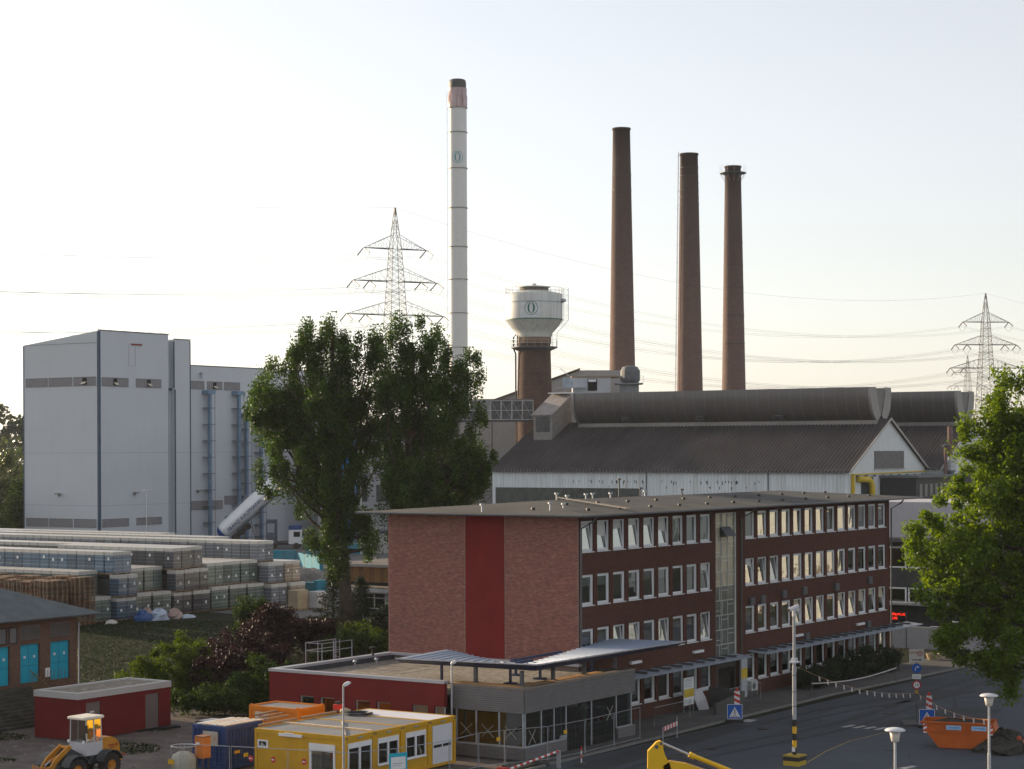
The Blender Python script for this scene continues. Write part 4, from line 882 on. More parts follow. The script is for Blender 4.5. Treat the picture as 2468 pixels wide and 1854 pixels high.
for (x, y) in ((.2, -.58), (.2, .58), (1.3, -.6), (1.3, .6), (.75, .6), (.75, -.6)): b.bar((x, y, 1.95), (x * .98 + .02, y * .95, 3.15), .05)
b.build('cab_pillar', M('cab_pale_grey', (.5, .5, .52)), cab)
MB().quad((1.31, -.56, 1.95), (1.31, .56, 1.95), (1.29, .54, 3.12), (1.29, -.54, 3.12)).build('windscreen', dglass, cab)
MB().quad((.25, .61, 1.3), (.72, .61, 1.3), (.72, .57, 3.12), (.25, .57, 3.12)).build('door_glass', dglass, cab); MB().quad((.78, .61, 1.95), (1.28, .61, 1.95), (1.28, .57, 3.12), (.78, .57, 3.12)).build('side_glass', dglass, cab)
MB().quad((.2, -.56, 1.95), (.2, .56, 1.95), (.2, .54, 3.12), (.2, -.54, 3.12)).build('rear_glass', dglass, cab)
MB().bbox(.35, .8, -.25, .25, 1.5, 2.0, .05).bbox(.3, .45, -.22, .22, 2.0, 2.7, .05).build('seat', blackp, cab); MB().tube([(1.1, 0, 1.6), (.95, 0, 2.15)], .03).disc((.93, 0, 2.15), .18, 'x', .03, 12).build('steering_wheel', blackp, cab)
MB().bbox(.02, 1.5, -.66, .66, 3.16, 3.30, .05).build('cab_roof', M('cab_roof_cream', (.68, .64, .54), .5), cab)
b = MB(); b.bar((1.35, .68, 2.9), (1.55, .82, 2.9), .02); b.box(1.52, 1.57, .76, .92, 2.5, 2.9); b.build('mirror', blackp, cab)
for s_ in (-.55, .55): MB().tube([(1.45, s_, 2.0), (1.5, s_, 2.0)], .09, 10).build('headlight', white, lo)
for s_ in (-.32, .32):
    b = MB(); b.ext([(2.2, s_ - .05, 1.75), (2.3, s_ - .05, 1.95), (3.3, s_ - .05, 1.35), (3.9, s_ - .05, .65), (3.85, s_ - .05, .4), (3.7, s_ - .05, .45), (3.15, s_ - .05, 1.1)], (0, .1, 0)); b.build('lift_arm', m_lo, lo)
MB().tube([(2.35, 0, 1.5), (3.3, 0, 1.2)], .09, 8).tube([(3.3, 0, 1.2), (3.7, 0, 1.0)], .05, 8, 1).build('tilt_cylinder', [m_lo, galv], lo)
MB().tube([(3.2, -.4, 1.15), (3.2, .4, 1.15)], .08, 8).tube([(2.3, -.42, 1.8), (2.3, .42, 1.8)], .09, 8).build('cross_tube', m_lo, lo)
b = MB(); b.box(3.85, 3.95, -.6, .6, .25, .85); b.box(3.95, 4.0, -.6, -.5, .2, 1.05); b.box(3.95, 4.0, .5, .6, .2, 1.05); b.bar((3.95, -.6, .95), (3.95, .6, .95), .05); b.build('carriage', m_lo, lo)
for s_ in (-.4, .4): MB().box(3.95, 5.1, s_ - .06, s_ + .06, .1, .15).box(3.95, 4.0, s_ - .06, s_ + .06, .1, .85).build('fork', gsteel, lo)

# ------------------------------------------------------------------ excavator boom at the lower edge
m_ex = M('excavator_yellow', (.78, .46, .012), .4, var=.05)
ex = thingxy('excavator', 'bright yellow excavator arm with silver hydraulic rod reaching up from the lower edge', 'excavator', 6.9, 95.0, 0)
b = MB(); b.ext([(-.62, 0, 2.4), (-.60, 0, 3.2), (-.45, 0, 3.35), (-.2, 0, 3.62), (-.03, 0, 3.68), (.10, 0, 3.6), (.12, 0, 3.3), (.2, 0, 3.0), (.42, 0, 2.6), (.75, 0, 1.2), (-.35, 0, 1.0)], (0, .32, 0)); b.build('stick', m_ex, ex)
b = MB(); b.tube([(.1, .16, 3.55), (1.4, .16, 2.98)], .055, 8); b.build('piston_rod', M('chrome_rod', (.75, .77, .8), .2, .8, var=0), ex)
b = MB(); b.tube([(1.38, .16, 3.0), (3.9, .16, 1.98)], .11, 10); b.tube([(1.34, .16, 3.02), (1.6, .16, 2.89)], .14, 10); b.build('hydraulic_cylinder', m_ex, ex)
b = MB(); b.ext([(.1, .0, 2.5), (.45, 0, 2.72), (1.2, 0, 2.6), (3.2, 0, 1.9), (5.2, 0, .9), (5.0, 0, .4), (3.0, 0, 1.3), (.9, 0, 2.1), (.2, 0, 2.1)], (0, .4, 0)); b.build('boom', m_ex, ex)
b = MB()
for o_ in (.05, .18, .3): b.tube([(.12, o_, 2.3), (.2, o_, 2.75), (.6, o_, 2.92), (1.2, o_, 2.78), (2.4, o_, 2.3)], .022, 5)
b.build('hose', blackp, ex)
MB().disc((-.2, -.04, 3.4), .09, 'y', .4, 12).disc((.02, -.05, 3.55), .07, 'y', .42, 12).build('pin', gsteel, ex)
b = MB(); b.bbox(5.0, 7.6, -1.0, 1.4, .9, 1.6, .1); b.bbox(5.1, 6.4, -.9, .1, 1.6, 2.2, .1); b.build('house', m_ex, ex)
for y in (-1.1, 1.1): MB().ext([(4.2, y, 0.3), (4.5, y, 0), (7.0, y, 0), (7.3, y, .3), (7.3, y, .55), (7.0, y, .8), (4.5, y, .8), (4.2, y, .55)], (0, .5, 0)).build('track', rubber, ex)
# digging bucket on the hidden end of the stick
b = MB(); b.ext([(.3, -.25, 1.1), (.0, -.25, .2), (.5, -.25, .0), (1.0, -.25, .15), (1.1, -.25, .9)], (0, .9, 0)); b.build('bucket', gsteel, ex)
# ------------------------------------------------------------------ bottle pallets stacked on the upper yard
def pallet_meshes(tag_, col, h, dark_low=True, sp=.5):
    w, d = 1.17, 1.13; b = .05
    body = M('wrapped_bottles_' + tag_, col, .25, var=.16, scale=2.5, spec=sp)
    m, nt, p, out = new_mat('wrapped_bottle_layers_' + tag_); N, L = nt.nodes.new, nt.links.new
    tc = N('ShaderNodeTexCoord'); s = N('ShaderNodeSeparateXYZ'); L(tc.outputs['Object'], s.inputs[0])
    mu = N('ShaderNodeMath'); mu.operation = 'MULTIPLY'; mu.inputs[1].default_value = 2 * math.pi / ((h - .2) / 6); L(s.outputs[2], mu.inputs[0])
    sn = N('ShaderNodeMath'); sn.operation = 'SINE'; L(mu.outputs[0], sn.inputs[0])
    gt = N('ShaderNodeMapRange'); gt.inputs[1].default_value = .75; gt.inputs[2].default_value = .98; L(sn.outputs[0], gt.inputs[0])
    nz = N('ShaderNodeTexNoise'); nz.inputs['Scale'].default_value = 5; L(tc.outputs['Object'], nz.inputs['Vector'])
    oi = N('ShaderNodeObjectInfo'); hv = N('ShaderNodeHueSaturation'); mr = N('ShaderNodeMapRange'); mr.inputs[3].default_value = .75; mr.inputs[4].default_value = 1.3; L(oi.outputs['Random'], mr.inputs[0]); L(mr.outputs[0], hv.inputs['Value'])
    mx = N('ShaderNodeMix'); mx.data_type = 'RGBA'; mx.inputs[6].default_value = tuple(c * .75 for c in col) + (1,); mx.inputs[7].default_value = tuple(c * 1.3 for c in col) + (1,); L(nz.outputs['Fac'], mx.inputs[0])
    m2 = N('ShaderNodeMix'); m2.data_type = 'RGBA'; L(gt.outputs[0], m2.inputs[0]); L(mx.outputs[2], m2.inputs[6]); m2.inputs[7].default_value = tuple(min(1, c * 1.9 + .03) for c in col) + (1,)
    L(m2.outputs[2], hv.inputs['Color']); L(hv.outputs[0], p.inputs['Base Color']); p.inputs['Roughness'].default_value = .22; setspec(p, .6)
    bp = N('ShaderNodeBump'); bp.inputs['Strength'].default_value = .5; bp.inputs['Distance'].default_value = .04; L(nz.outputs['Fac'], bp.inputs['Height']); L(bp.outputs[0], p.inputs['Normal'])
    r = [(b, 0), (w - b, 0), (w, b), (w, d - b), (w - b, d), (b, d), (0, d - b), (0, b)]
    load = MB(); lv = [(.14, 0), (.5, .012), (.9, 0), (1.3, .012), (h - .32, 0)]
    vs = []; fs = []
    for z, o in lv:
        for x, y in r: vs.append((x + (o if x > w / 2 else -o), y + (o if y > d / 2 else -o), z))
    for j in range(len(lv) - 1):
        for i in range(8): i2 = (i + 1) % 8; fs.append((j * 8 + i, j * 8 + i2, j * 8 + 8 + i2, j * 8 + 8 + i))
    load.add(vs, fs)
    cap = MB(); o = .02
    vs = [(x + (o if x > w / 2 else -o), y + (o if y > d / 2 else -o), h - .34) for x, y in r] + [(x + (o if x > w / 2 else -o), y + (o if y > d / 2 else -o), h - .05) for x, y in r] + [((x - w / 2) * .975 + w / 2, (y - d / 2) * .975 + d / 2, h - .02) for x, y in r] + [(w / 2, d / 2, h + .0)]
    fs = [(i, (i + 1) % 8, 8 + (i + 1) % 8, 8 + i) for i in range(8)] + [(8 + i, 8 + (i + 1) % 8, 16 + (i + 1) % 8, 16 + i) for i in range(8)] + [(16 + i, 16 + (i + 1) % 8, 24) for i in range(8)]
    cap.add(vs, fs)
    base = MB(); base.box(.0, w, .0, d, .10, .138); base.box(0, .1, 0, d, 0, .10); base.box(w / 2 - .05, w / 2 + .05, 0, d, 0, .10); base.box(w - .1, w, 0, d, 0, .10)
    return load.mesh('bottle_load', m), cap.mesh('top_sheet', M('white_top_film', (.52, .51, .47), .35, var=.10, scale=2, spec=.3), False), base.mesh('pallet_base', wood)
PK = {'green': pallet_meshes('green', (.085, .115, .105), 2.28), 'blue': pallet_meshes('blue', (.07, .115, .165), 2.08), 'brown': pallet_meshes('brown', (.058, .062, .070), 2.08), 'grey': pallet_meshes('grey', (.12, .135, .155), 2.12), 'beige': pallet_meshes('beige', (.26, .21, .16), 2.15)}
LBL_U = MB().box(-.0, .22, -.014, -.006, 0, .26).mesh('paper_label', white); LBL_V = MB().box(-.014, -.006, 0, .22, 0, .26).mesh('paper_label', white)
cols = [  # u start, kind, tier tops (relative), v start per tier, v end per tier
    (25.45, 'green', [2.28, 4.56], [66.9, 68.6], [88, 88]),
    (28.10, 'blue', [2.08, 4.16, 6.24], [66.4, 66.2, 66.9], [88, 88, 87]),
    (30.75, 'green', [2.28, 4.56], [67.0, 68.0], [84, 84]),
    (33.40, 'green', [2.28, 4.56], [67.0, 68.1], [84, 84]),
    (36.05, 'brown', [2.08, 4.16, 6.24], [66.9, 66.7, 67.0], [82.5, 82.5, 82.5]),
    (38.70, 'brown', [2.08, 4.16, 6.24], [66.9, 67.2, 67.9], [99, 99, 99]),
    (41.35, 'green', [2.28, 4.56], [67.0, 67.6], [76, 76]),
    (44.00, 'green', [2.28, 4.56], [67.0, 67.8], [76, 76]),
    (46.65, 'green', [2.28, 4.56], [67.0, 67.9], [76, 76]),
    (49.20, 'grey', [2.12, 4.24, 6.36], [66.2, 66.6, 67.9], [111, 111, 111]),
    (51.75, 'beige', [2.15, 4.30], [65.9, 66.6], [75, 75]),
    (54.40, 'grey', [2.12, 4.24, 6.36], [77.0, 77.0, 78.5], [113, 113, 113]),
    (58.60, 'grey', [2.12, 4.24, 6.36], [88, 88, 90.0], [121, 121, 121])]
ORD = ['first', 'second', 'third', 'fourth', 'fifth', 'sixth', 'seventh', 'eighth', 'ninth', 'tenth', 'eleventh', 'twelfth', 'thirteenth', 'fourteenth'] 
def ordw(n):
    ones = ['', 'first', 'second', 'third', 'fourth', 'fifth', 'sixth', 'seventh', 'eighth', 'ninth', 'tenth', 'eleventh', 'twelfth', 'thirteenth', 'fourteenth', 'fifteenth', 'sixteenth', 'seventeenth', 'eighteenth', 'nineteenth']
    if n < 20: return ones[n]
    t = {20: 'twentieth', 30: 'thirtieth', 40: 'fortieth'}; tens = {2: 'twenty', 3: 'thirty', 4: 'forty'}
    return t[n] if n % 10 == 0 else tens[n // 10] + '-' + ones[n % 10]
kcol = {'green': 'green-grey', 'blue': 'blue-grey', 'brown': 'dark brown', 'grey': 'grey', 'beige': 'beige'}
rnd = random.Random(5); hidden = MB(); nvis = 0; cand = []
for ci, (u0, kind, tops, vs_, ve) in enumerate(cols):
    nt_ = len(tops); prev = len(cols[ci - 1][2]) if ci else 0
    for t in range(nt_):
        n = int((ve[t] - vs_[t]) / 1.18)
        zb = 2.0 + (tops[t - 1] if t else 0)
        jmax = 0
        for j in range(n):
            for a in range(2):
                top = (t == nt_ - 1) or (j < (vs_[t + 1] - vs_[t]) / 1.18)
                face = j == 0
                exposed = (ci > 0 and a == 0 and t >= prev) or (ci in (0,) and a == 0)
                if t == nt_ - 1 and ci in (6, 7, 8) and j > 5: continue
                if ci in (2, 3) and j > 7: continue
                if ci == 0 and t == 0 and j > 2: top = exposed = False
                if ci == 11 and t < 2 or ci == 12 and t < 1: top = exposed = face = False
                if top or face or exposed: cand.append((ci, t, j, a, u0, kind, vs_[t], zb))
        hidden.box(u0 + .05, u0 + 2.35, vs_[t] + 1.2, vs_[t] + 1.18 * n - .1, zb + .05, zb + (tops[t] - (tops[t - 1] if t else 0)) - .4)
def showing(c):
    x, y = xy(c[4], c[6] + c[2] * 1.18); return -1 if abs(x / y) > .272 else 1
inview = [c for c in cand if showing(c) > 0]
inview.sort(key=lambda c: (c[2] > 0 and c[3] == 1, xy(c[4], c[6] + c[2] * 1.18)[1]))
keep, rest = inview[:300], inview[300:]
tiers = ['bottom', 'middle', 'top']
ALL_P = [(c, False) for c in keep]
massb = MB(); massc = MB()
bodymat = {}
for (ci, t, j, a, u0, kind, v0, zb) in keep:
    load, cap, base = PK[kind]
    nt_ = len(cols[ci][2]); tn = 'bottom' if t == 0 else ('top' if t == nt_ - 1 else 'middle')
    o = thing('bottle_pallet', f'{kcol[kind]} bottle pallet, {tn} tier, {ordw(ci + 1)} row from camera, {"near" if a == 0 else "far"} file, {ordw(j + 1)} from slope', 'pallet', u0 + a * 1.2 + rnd.uniform(-.02, .02), v0 + j * 1.18 + rnd.uniform(-.03, .03), zb, rnd.uniform(-.8, .8), 'wrapped bottle pallets stacked on the yard')
    put('bottle_load', load, o); put('top_sheet', cap, o); put('pallet_base', base, o)
    if j == 0 and rnd.random() < .7: put('paper_label', LBL_U, o, (.5 + rnd.uniform(-.15, .15), 0, .75 + rnd.uniform(-.1, .4)))
    if a == 0 and t == 2 and rnd.random() < .45: put('paper_label', LBL_V, o, (0, .5, 1.0 + rnd.uniform(-.1, .3)))
for (ci, t, j, a, u0, kind, v0, zb) in rest:
    load, cap, base = PK[kind]; x0, y0 = u0 + a * 1.2, v0 + j * 1.18
    for me, mi in ((load, 0), (cap, 1), (base, 2)):
        massb.add([(x0 + v.co.x, y0 + v.co.y, zb + v.co.z) for v in me.vertices], [tuple(p.vertices) for p in me.polygons], mi)
print('pallets', len(keep), 'rest', len(rest))
if massb.v:
    o = massb.build('bottle_pallets_beyond', [PK['grey'][0].materials[0], PK['grey'][1].materials[0], wood]); o.location = (*xy(0, 0), 0); o.rotation_euler = (0, 0, GROT)
    tag(o, 'mass of wrapped bottle pallets in the rows beyond the counted ones', kind='stuff')
o = hidden.build('pallet_stack_core', M('stack_core', (.05, .055, .055), .7)); o.location = (*xy(0, 0), 0); o.rotation_euler = (0, 0, GROT)
tag(o, 'dark inner pallets hidden inside the bottle stacks', kind='stuff')
# wooden empties in tall stacks
def wp_mesh():
    b = MB(); w, d = 1.2, 1.0
    for k in range(5): b.box(0, w, k * .225, k * .225 + .12, .12, .142)
    for k in range(3): b.box(0 + k * .55, .1 + k * .55, 0, d, .098, .12)
    for k in range(3):
        for q in range(3): b.box(k * .55, k * .55 + .1, q * .43, q * .43 + .14, .022, .098)
    for k in range(3): b.box(0, w, k * .43, k * .43 + .1, 0, .022)
    return b
m_wp2 = M('weathered_pallet_wood', (.17, .13, .095), .85, var=.35, scale=3)
wpm = [wp_mesh().mesh('pallet', wood), wp_mesh().mesh('pallet', m_wp2), wp_mesh().mesh('pallet', M('reddish_pallet_wood', (.20, .105, .065), .85, var=.3, scale=3))]
for r_, (uu, v0, n, cnt) in enumerate(((22.2, 65.7, 15, 29), (19.2, 66.0, 12, 28))):
    for j in range(n):
        for a in range(2):
            if a == 1 and j > 0 and r_ == 0: pass
            c_ = cnt - (rnd.randint(0, 2) if j else 0)
            c = thing('pallet_stack', f'stack of empty wooden pallets, {"far" if r_ == 0 else "near"} row, {"far" if a else "near"} file, {ordw(j + 1)} from slope', 'pallet stack', uu + a * 1.25, v0 + j * 1.08, 2.0, rnd.uniform(-1.5, 1.5), 'stacks of empty wooden pallets')
            lo_ = 0 if j == 0 else 14
            if lo_:
                MB().box(.02, 1.18, .02, .98, 0, lo_ * .146).build('lower_pallets', m_wp2, c)
            for k in range(lo_, c_): put('pallet', wpm[rnd.choice([0, 0, 1, 2])], c, (rnd.uniform(-.03, .03), rnd.uniform(-.03, .03), k * .146))
# plastic bags and rubbish at the slope top
def crumple(mb, cx, cy, cz, rx, ry, rz_, n=9, m=0, seed=0):
    r = random.Random(seed); vs = []; fs = []; L_ = 5
    for i in range(L_ + 1):
        for k in range(n):
            t = 2 * math.pi * k / n; ph = math.pi / 2 * i / L_; s_ = r.uniform(.7, 1.2)
            vs.append((cx + rx * math.cos(t) * math.cos(ph) * s_, cy + ry * math.sin(t) * math.cos(ph) * s_, cz + rz_ * math.sin(ph) * (r.uniform(.8, 1.15) if i else 0)))
    for i in range(L_):
        for k in range(n): k2 = (k + 1) % n; fs.append((i * n + k, i * n + k2, (i + 1) * n + k2, (i + 1) * n + k))
    mb.add(vs, fs, m); return mb
for k, (uu, vv, sx, sy, sz, mt, lab, nm) in enumerate((
        (29.3, 64.4, .9, .7, 1.0, M('blue_tarp', (.03, .10, .28), .4), 'crumpled blue and white plastic sheeting at the top of the slope, leftmost of the heap', 'plastic_sheet'),
        (30.4, 64.9, .8, .5, 1.1, M('pink_cardboard', (.45, .34, .30), .8), 'pinkish cardboard scraps behind the plastic bags on the slope top', 'cardboard'),
        (31.0, 64.0, 1.1, .8, 1.0, M('clear_film', (.42, .50, .62), .25, spec=.7), 'pale blue heap of crumpled plastic film in the middle of the rubbish', 'plastic_film'),
        (33.0, 64.0, .8, .7, .9, M('pink_cardboard', (.45, .34, .30)), 'pinkish open carton at the right end of the rubbish heap', 'carton'),
        (34.3, 63.6, 1.1, .6, .3, M('clear_film', (.42, .5, .62)), 'flat trail of pale film on the grass right of the carton', 'plastic_film'),
        (25.6, 64.7, .7, .4, .35, M('white_sack', (.6, .58, .52), .8), 'small white sack lying by the corner of the bottle pallets', 'sack'))):
    c = thing(nm, lab, 'rubbish', uu, vv, ghuv(uu, vv)); crumple(MB(), 0, 0, 0, sx, sy, sz, 10, 0, k).build('body', mt, c)
# beige cartons at the right end of the stacks
for k, (uu, vv, h_, ww, mt) in enumerate(((46.0, 60.2, 1.9, 1.6, M('beige_carton', (.34, .29, .20), .8)), (47.8, 59.2, 1.7, 1.7, M('grey_white_carton', (.42, .43, .46), .7)))):
    c = thing('wrapped_crate', ['beige wrapped crate standing alone right of the bottle pallets', 'pale grey wrapped crate right of the beige one'][k], 'crate', uu, vv, 2.0); MB().bbox(0, ww, 0, 1.2, .12, h_, .04).build('load', mt, c); MB().box(0, ww, 0, 1.2, 0, .118).build('pallet_base', wood, c)

# ------------------------------------------------------------------ tall white batch house
m_bw = M('white_cladding_skylight_tint', (.52, .56, .60), .55, var=.035, scale=.12, streak=.08, dirt=(.36, .36, .34)); m_tr = M('dark_blue_trim', (.035, .075, .12), .5); m_wl = M('grey_ribbed_window', (.24, .235, .25), .5, var=.06)  # white cladding tinted blue, the cool sky light put into its colour
bh = thing('batch_house', 'tall windowless pale batch house with dark blue corner strips at the left edge', 'industrial building', 118.3, 159.1, 0)
def L2B(u, v): return u - 118.3, v - 159.1
b = MB(); W1, D1 = 15.3, 16.4
b.add([(0, 0, 0), (W1, 0, 0), (W1, D1, 0), (0, D1, 0), (0, 0, 35.8), (W1, 0, 35.8), (W1, D1, 34.0), (0, D1, 34.0)], [(0, 1, 5, 4), (1, 2, 6, 5), (2, 3, 7, 6), (3, 0, 4, 7), (4, 5, 6, 7)])
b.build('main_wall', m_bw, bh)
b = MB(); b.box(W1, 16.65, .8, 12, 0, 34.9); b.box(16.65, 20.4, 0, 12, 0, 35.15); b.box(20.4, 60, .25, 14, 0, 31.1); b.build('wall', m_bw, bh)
# fine vertical panel joints, real strips
b = MB()
b.box(-.02, 0, -.02, .35, 0, 35.7); b.box(0, .35, -.05, 0, 0, 35.7); b.box(-.05, 0, D1 - .15, D1 + .05, 0, 33.9)
b.box(W1 + .1, W1 + .35, .6, .8, 27.0, 34.7); b.box(16.4, 16.7, -.06, -.01, 27.4, 34.9); b.box(W1 + .1, 16.7, .5, .78, 27.0, 27.4); b.box(15.75, 16.0, .55, .79, 0, 27.0); b.box(16.66, 16.95, -.05, 0, 0, 27.2); b.box(20.25, 20.45, -.05, -.0, 0, 35.0)
b.build('corner_strip', m_tr, bh)
b = MB(); b.box(-.06, W1 + .06, -.06, .1, 35.8, 35.95); b.box(-.06, .1, .1, D1, 33.97, 34.0); b.box(16.6, 20.5, -.06, .1, 35.15, 35.3); b.box(20.4, 60, .19, .35, 31.1, 31.25); b.build('eaves_trim', m_gut, bh)
b = MB()
for z in (17.1, 9.0): b.box(.36, W1, -.012, -.002, z, z + .05); b.box(-.012, -.002, .2, D1 - .2, z, z + .05); b.box(16.96, 20.2, -.012, -.002, z, z + .05); b.box(20.5, 60, .235, .248, z, z + .05)
b.build('panel_joint', M('joint_grey', (.3, .32, .34), .6), bh)
def strip(x0, x1, y, z0, z1, side, flap=False):
    o = put('window_band', None, bh); f_ = MB()
    if side == 'r': f_.box(x0, x1, y - .05, y - .003, z0, z1)
    else: f_.box(y - .05, y - .003, x0, x1, z0, z1)
    f_.build('panel', m_wl, o); f_ = MB(); n_ = int((x1 - x0) / .45)
    for k in range(n_ + 1):
        q = x0 + (x1 - x0) * k / n_
        if side == 'r': f_.box(q - .03, q + .03, y - .075, y - .051, z0, z1)
        else: f_.box(y - .075, y - .051, q - .03, q + .03, z0, z1)
    if side == 'r': f_.box(x0 - .04, x1 + .04, y - .1, y - .076, z0 - .08, z0); f_.box(x0 - .04, x1 + .04, y - .1, y - .076, z1, z1 + .08)
    else: f_.box(y - .1, y - .076, x0 - .04, x1 + .04, z0 - .08, z0); f_.box(y - .1, y - .076, x0 - .04, x1 + .04, z1, z1 + .08)
    f_.build('rib', M('rib_grey', (.17, .17, .19), .6), o)
    if flap:
        m_ = x0 + (x1 - x0) * .5; f_ = MB()
        if side == 'r': f_.box(m_ - .4, m_ + .4, y - .1, y - .076, z0 + .1, z1 - .05, 1); f_.add([(m_ - .4, y - .1, z0 + .55), (m_ + .4, y - .1, z0 + .55), (m_ + .4, y - .6, z0 + .2), (m_ - .4, y - .6, z0 + .2)], [(0, 1, 2, 3)])
        else: f_.box(y - .1, y - .076, m_ - .5, m_ + .5, z0 + .1, z1 - .05, 1); f_.add([(y - .1, m_ - .5, z0 + .55), (y - .1, m_ + .5, z0 + .55), (y - .6, m_ + .5, z0 + .2), (y - .6, m_ - .5, z0 + .2)], [(0, 1, 2, 3)])
        f_.build('open_flap', [M('flap_glass', (.6, .55, .45), .2, spec=.9), dark], o)
for (a, c_) in ((.6, 5.3), (5.7, 10.7), (11.0, 15.8)):
    strip(a, c_, 0, 27.5, 28.7, 'l', a < 1); strip(a, c_, 0, 5.75, 6.9, 'l')
strip(.6, 6.3, 0, 27.4, 28.6, 'r', True); strip(8.0, 13.6, 0, 27.4, 28.6, 'r', True); strip(.6, 6.3, 0, 5.8, 6.9, 'r'); strip(8.0, 13.6, 0, 5.9, 6.9, 'r')
strip(20.7, 23.9, .25, 27.4, 28.6, 'r'); strip(24.6, 28.2, .25, 27.4, 28.6, 'r', True); strip(28.7, 32.6, .25, 27.4, 28.6, 'r')
strip(20.7, 28.2, .25, 7.9, 9.2, 'r'); strip(28.7, 33.0, .25, 8.6, 9.9, 'r')
MB().box(7.0, 9.3, -.12, -.01, 33.85, 34.1).build('red_beam', M('rust_red', (.25, .05, .04), .7), bh)
MB().box(6.45, 6.5, -.03, -.005, 30.6, 34.1).box(6.45, 7.9, -.03, -.005, 30.6, 30.65).box(7.85, 7.9, -.03, -.005, 30.6, 33.8).build('hatch_outline', M('joint_grey', (.3, .32, .34)), bh)
for (x, y, z, s_) in ((7.2, 0, 10.9, 'r'), (21.9, .25, 10.95, 'r'), (8.2, 0, 10.8, 'l')):
    b = MB()
    if s_ == 'r': b.box(x, x + .8, y - .7, y, z - .1, z + .1); b.box(x + .25, x + .4, y - .3, y, z - .4, z - .1)
    else: b.box(y - .7, y, x, x + .8, z - .1, z + .1); b.box(y - .3, y, x + .25, x + .4, z - .4, z - .1)
    b.build('floodlight', M('floodlight_grey', (.25, .25, .24), .5), bh)
b = MB(); b.lathe(23.0, -.1, [(.12, 29.0), (.12, 29.9), (.4, 29.9), (.3, 30.1)], 8); b.build('siren', galv, bh)
m_pipe = M('blue_grey_pipe', (.16, .26, .38), .5, .3)
for x, zt in ((24.3, 26.6), (31.4, 26.6), (33.3, 23.0), (37.0, 21.0)):
    b = MB(); b.tube([(x, -.6, 2), (x, -.6, zt)], .36, 10); b.box(x - .9, x + .9, -1.1, .2, zt, zt + .6); b.build('filling_pipe', m_pipe, bh)
    b = MB()
    for q in (-.55, -.95 + .0, .75): b.bar((x + q, -1.05, 2), (x + q, -1.05, zt), .05)
    for k in range(9): b.box(x - .95, x + .85, -1.1, .1, 3 + k * (zt - 4) / 8.5, 3.1 + k * (zt - 4) / 8.5)
    for k in range(int(zt / .35) - 6): b.bar((x - .95, -1.05, 2.2 + k * .35), (x - .55, -1.05, 2.2 + k * .35), .02)
    b.build('ladder_frame', M('dark_blue_grey_steel', (.10, .13, .17), .6, .2), bh)
# ------------------------------------------------------------------ silo trailer tipped up, and its tractor
X_, Y_ = -45.4, 316.0
tk = thingxy('silo_trailer', 'white silo trailer tipped up steeply against the batch house with blue lettering', 'trailer', X_, Y_, 2.0, 0)
an = math.radians(43); dirv = Vector((math.cos(an), 0, math.sin(an))); P0 = Vector((0, 0, 2.4))
def along(t, off=0, y=0): return P0 + dirv * t + Vector((-math.sin(an), 0, math.cos(an))) * off + Vector((0, y, 0))
m_silo = M('silo_white', (.80, .82, .85), .25, .1, var=.03, spec=.6)
b = MB(); b.tube([along(0, 0), along(.6, 0), along(1.2, 0), along(11.3, 0), along(11.9, 0)], [.5, 1.1, 1.25, 1.25, .9], 20); b.build('tank', m_silo, tk, True)
b = MB(); b.tube([along(-.3, 0), along(.0, 0), along(.5, 0)], [.3, .8, 1.15], 16); b.build('end_cap', M('deep_blue_cap', (.01, .045, .22), .4), tk, True)
b = MB(); b.bar(along(.8, -1.5, -1), along(10.5, -1.5, -1), .14); b.bar(along(.8, -1.5, 1), along(10.5, -1.5, 1), .14); b.build('chassis_rail', gsteel, tk)
for t in (2.5, 4.4, 6.3, 8.2, 10.1): MB().tube([along(t, 1.2, 0), along(t, 1.42, 0)], .3, 12).build('manhole', M('blue_grey_lid', (.12, .18, .3)), tk)
b = MB(); b.bar(along(1, 1.45, -.4), along(11, 1.45, -.4), .05); b.build('walkway_rail', galv, tk)
for t in (1.4, 2.6, 3.8):
    for y in (-1.1, 1.1): b = MB(); c0 = along(t, -2.0, y); b.disc((c0.x, c0.y - .15, c0.z), .5, 'y', .3, 16); b.build('wheel', rubber, tk)
text('lettering', 'FRANZ KAUPMANN', .78, M('navy_lettering', (.01, .03, .16), .5, var=0), tk, tuple(along(4.9, -.55, -1.262)), (math.pi / 2, -an, 0))
tc_ = thingxy('truck_cab', 'dark truck tractor with white and blue cab parked beside the tipped trailer', 'truck', -36.0, 318.0, 2.0, 0)
b = MB(); b.bbox(1.1, 3.2, -1.2, 1.2, .8, 3.0, .12, 0); b.bbox(1.1, 3.0, -1.15, 1.15, 3.0, 3.7, .15, 1); b.build('cab', [white, M('truck_blue', (.02, .06, .2), .4)], tc_)
MB().box(3.1, 3.215, -1.0, 1.0, 1.9, 2.8).box(1.9, 2.9, -1.215, -1.1, 1.9, 2.7).build('windscreen', dark, tc_); MB().box(-3.4, 1.1, -.9, .9, .6, 1.0).build('chassis', blackp, tc_)
MB().bbox(-2.4, -.9, -1.2, 1.2, 1.0, 4.6, .05).build('pump_housing', M('dark_machine', (.09, .11, .14), .6), tc_); MB().box(-2.2, -1.1, -1.23, -1.2, 2.6, 4.0).build('grey_panel', M('grey_panel', (.30, .34, .38)), tc_)
for x in (-2.6, -1.4, 2.3):
    for y in (-1.2, .9): MB().disc((x, y, .5), .5, 'y', .3, 16).build('wheel', rubber, tc_)
MB().bar((-4.1, 0, 1.0), (-7.0, .5, 13.5), .09).build('tipping_ram', gsteel, tc_)
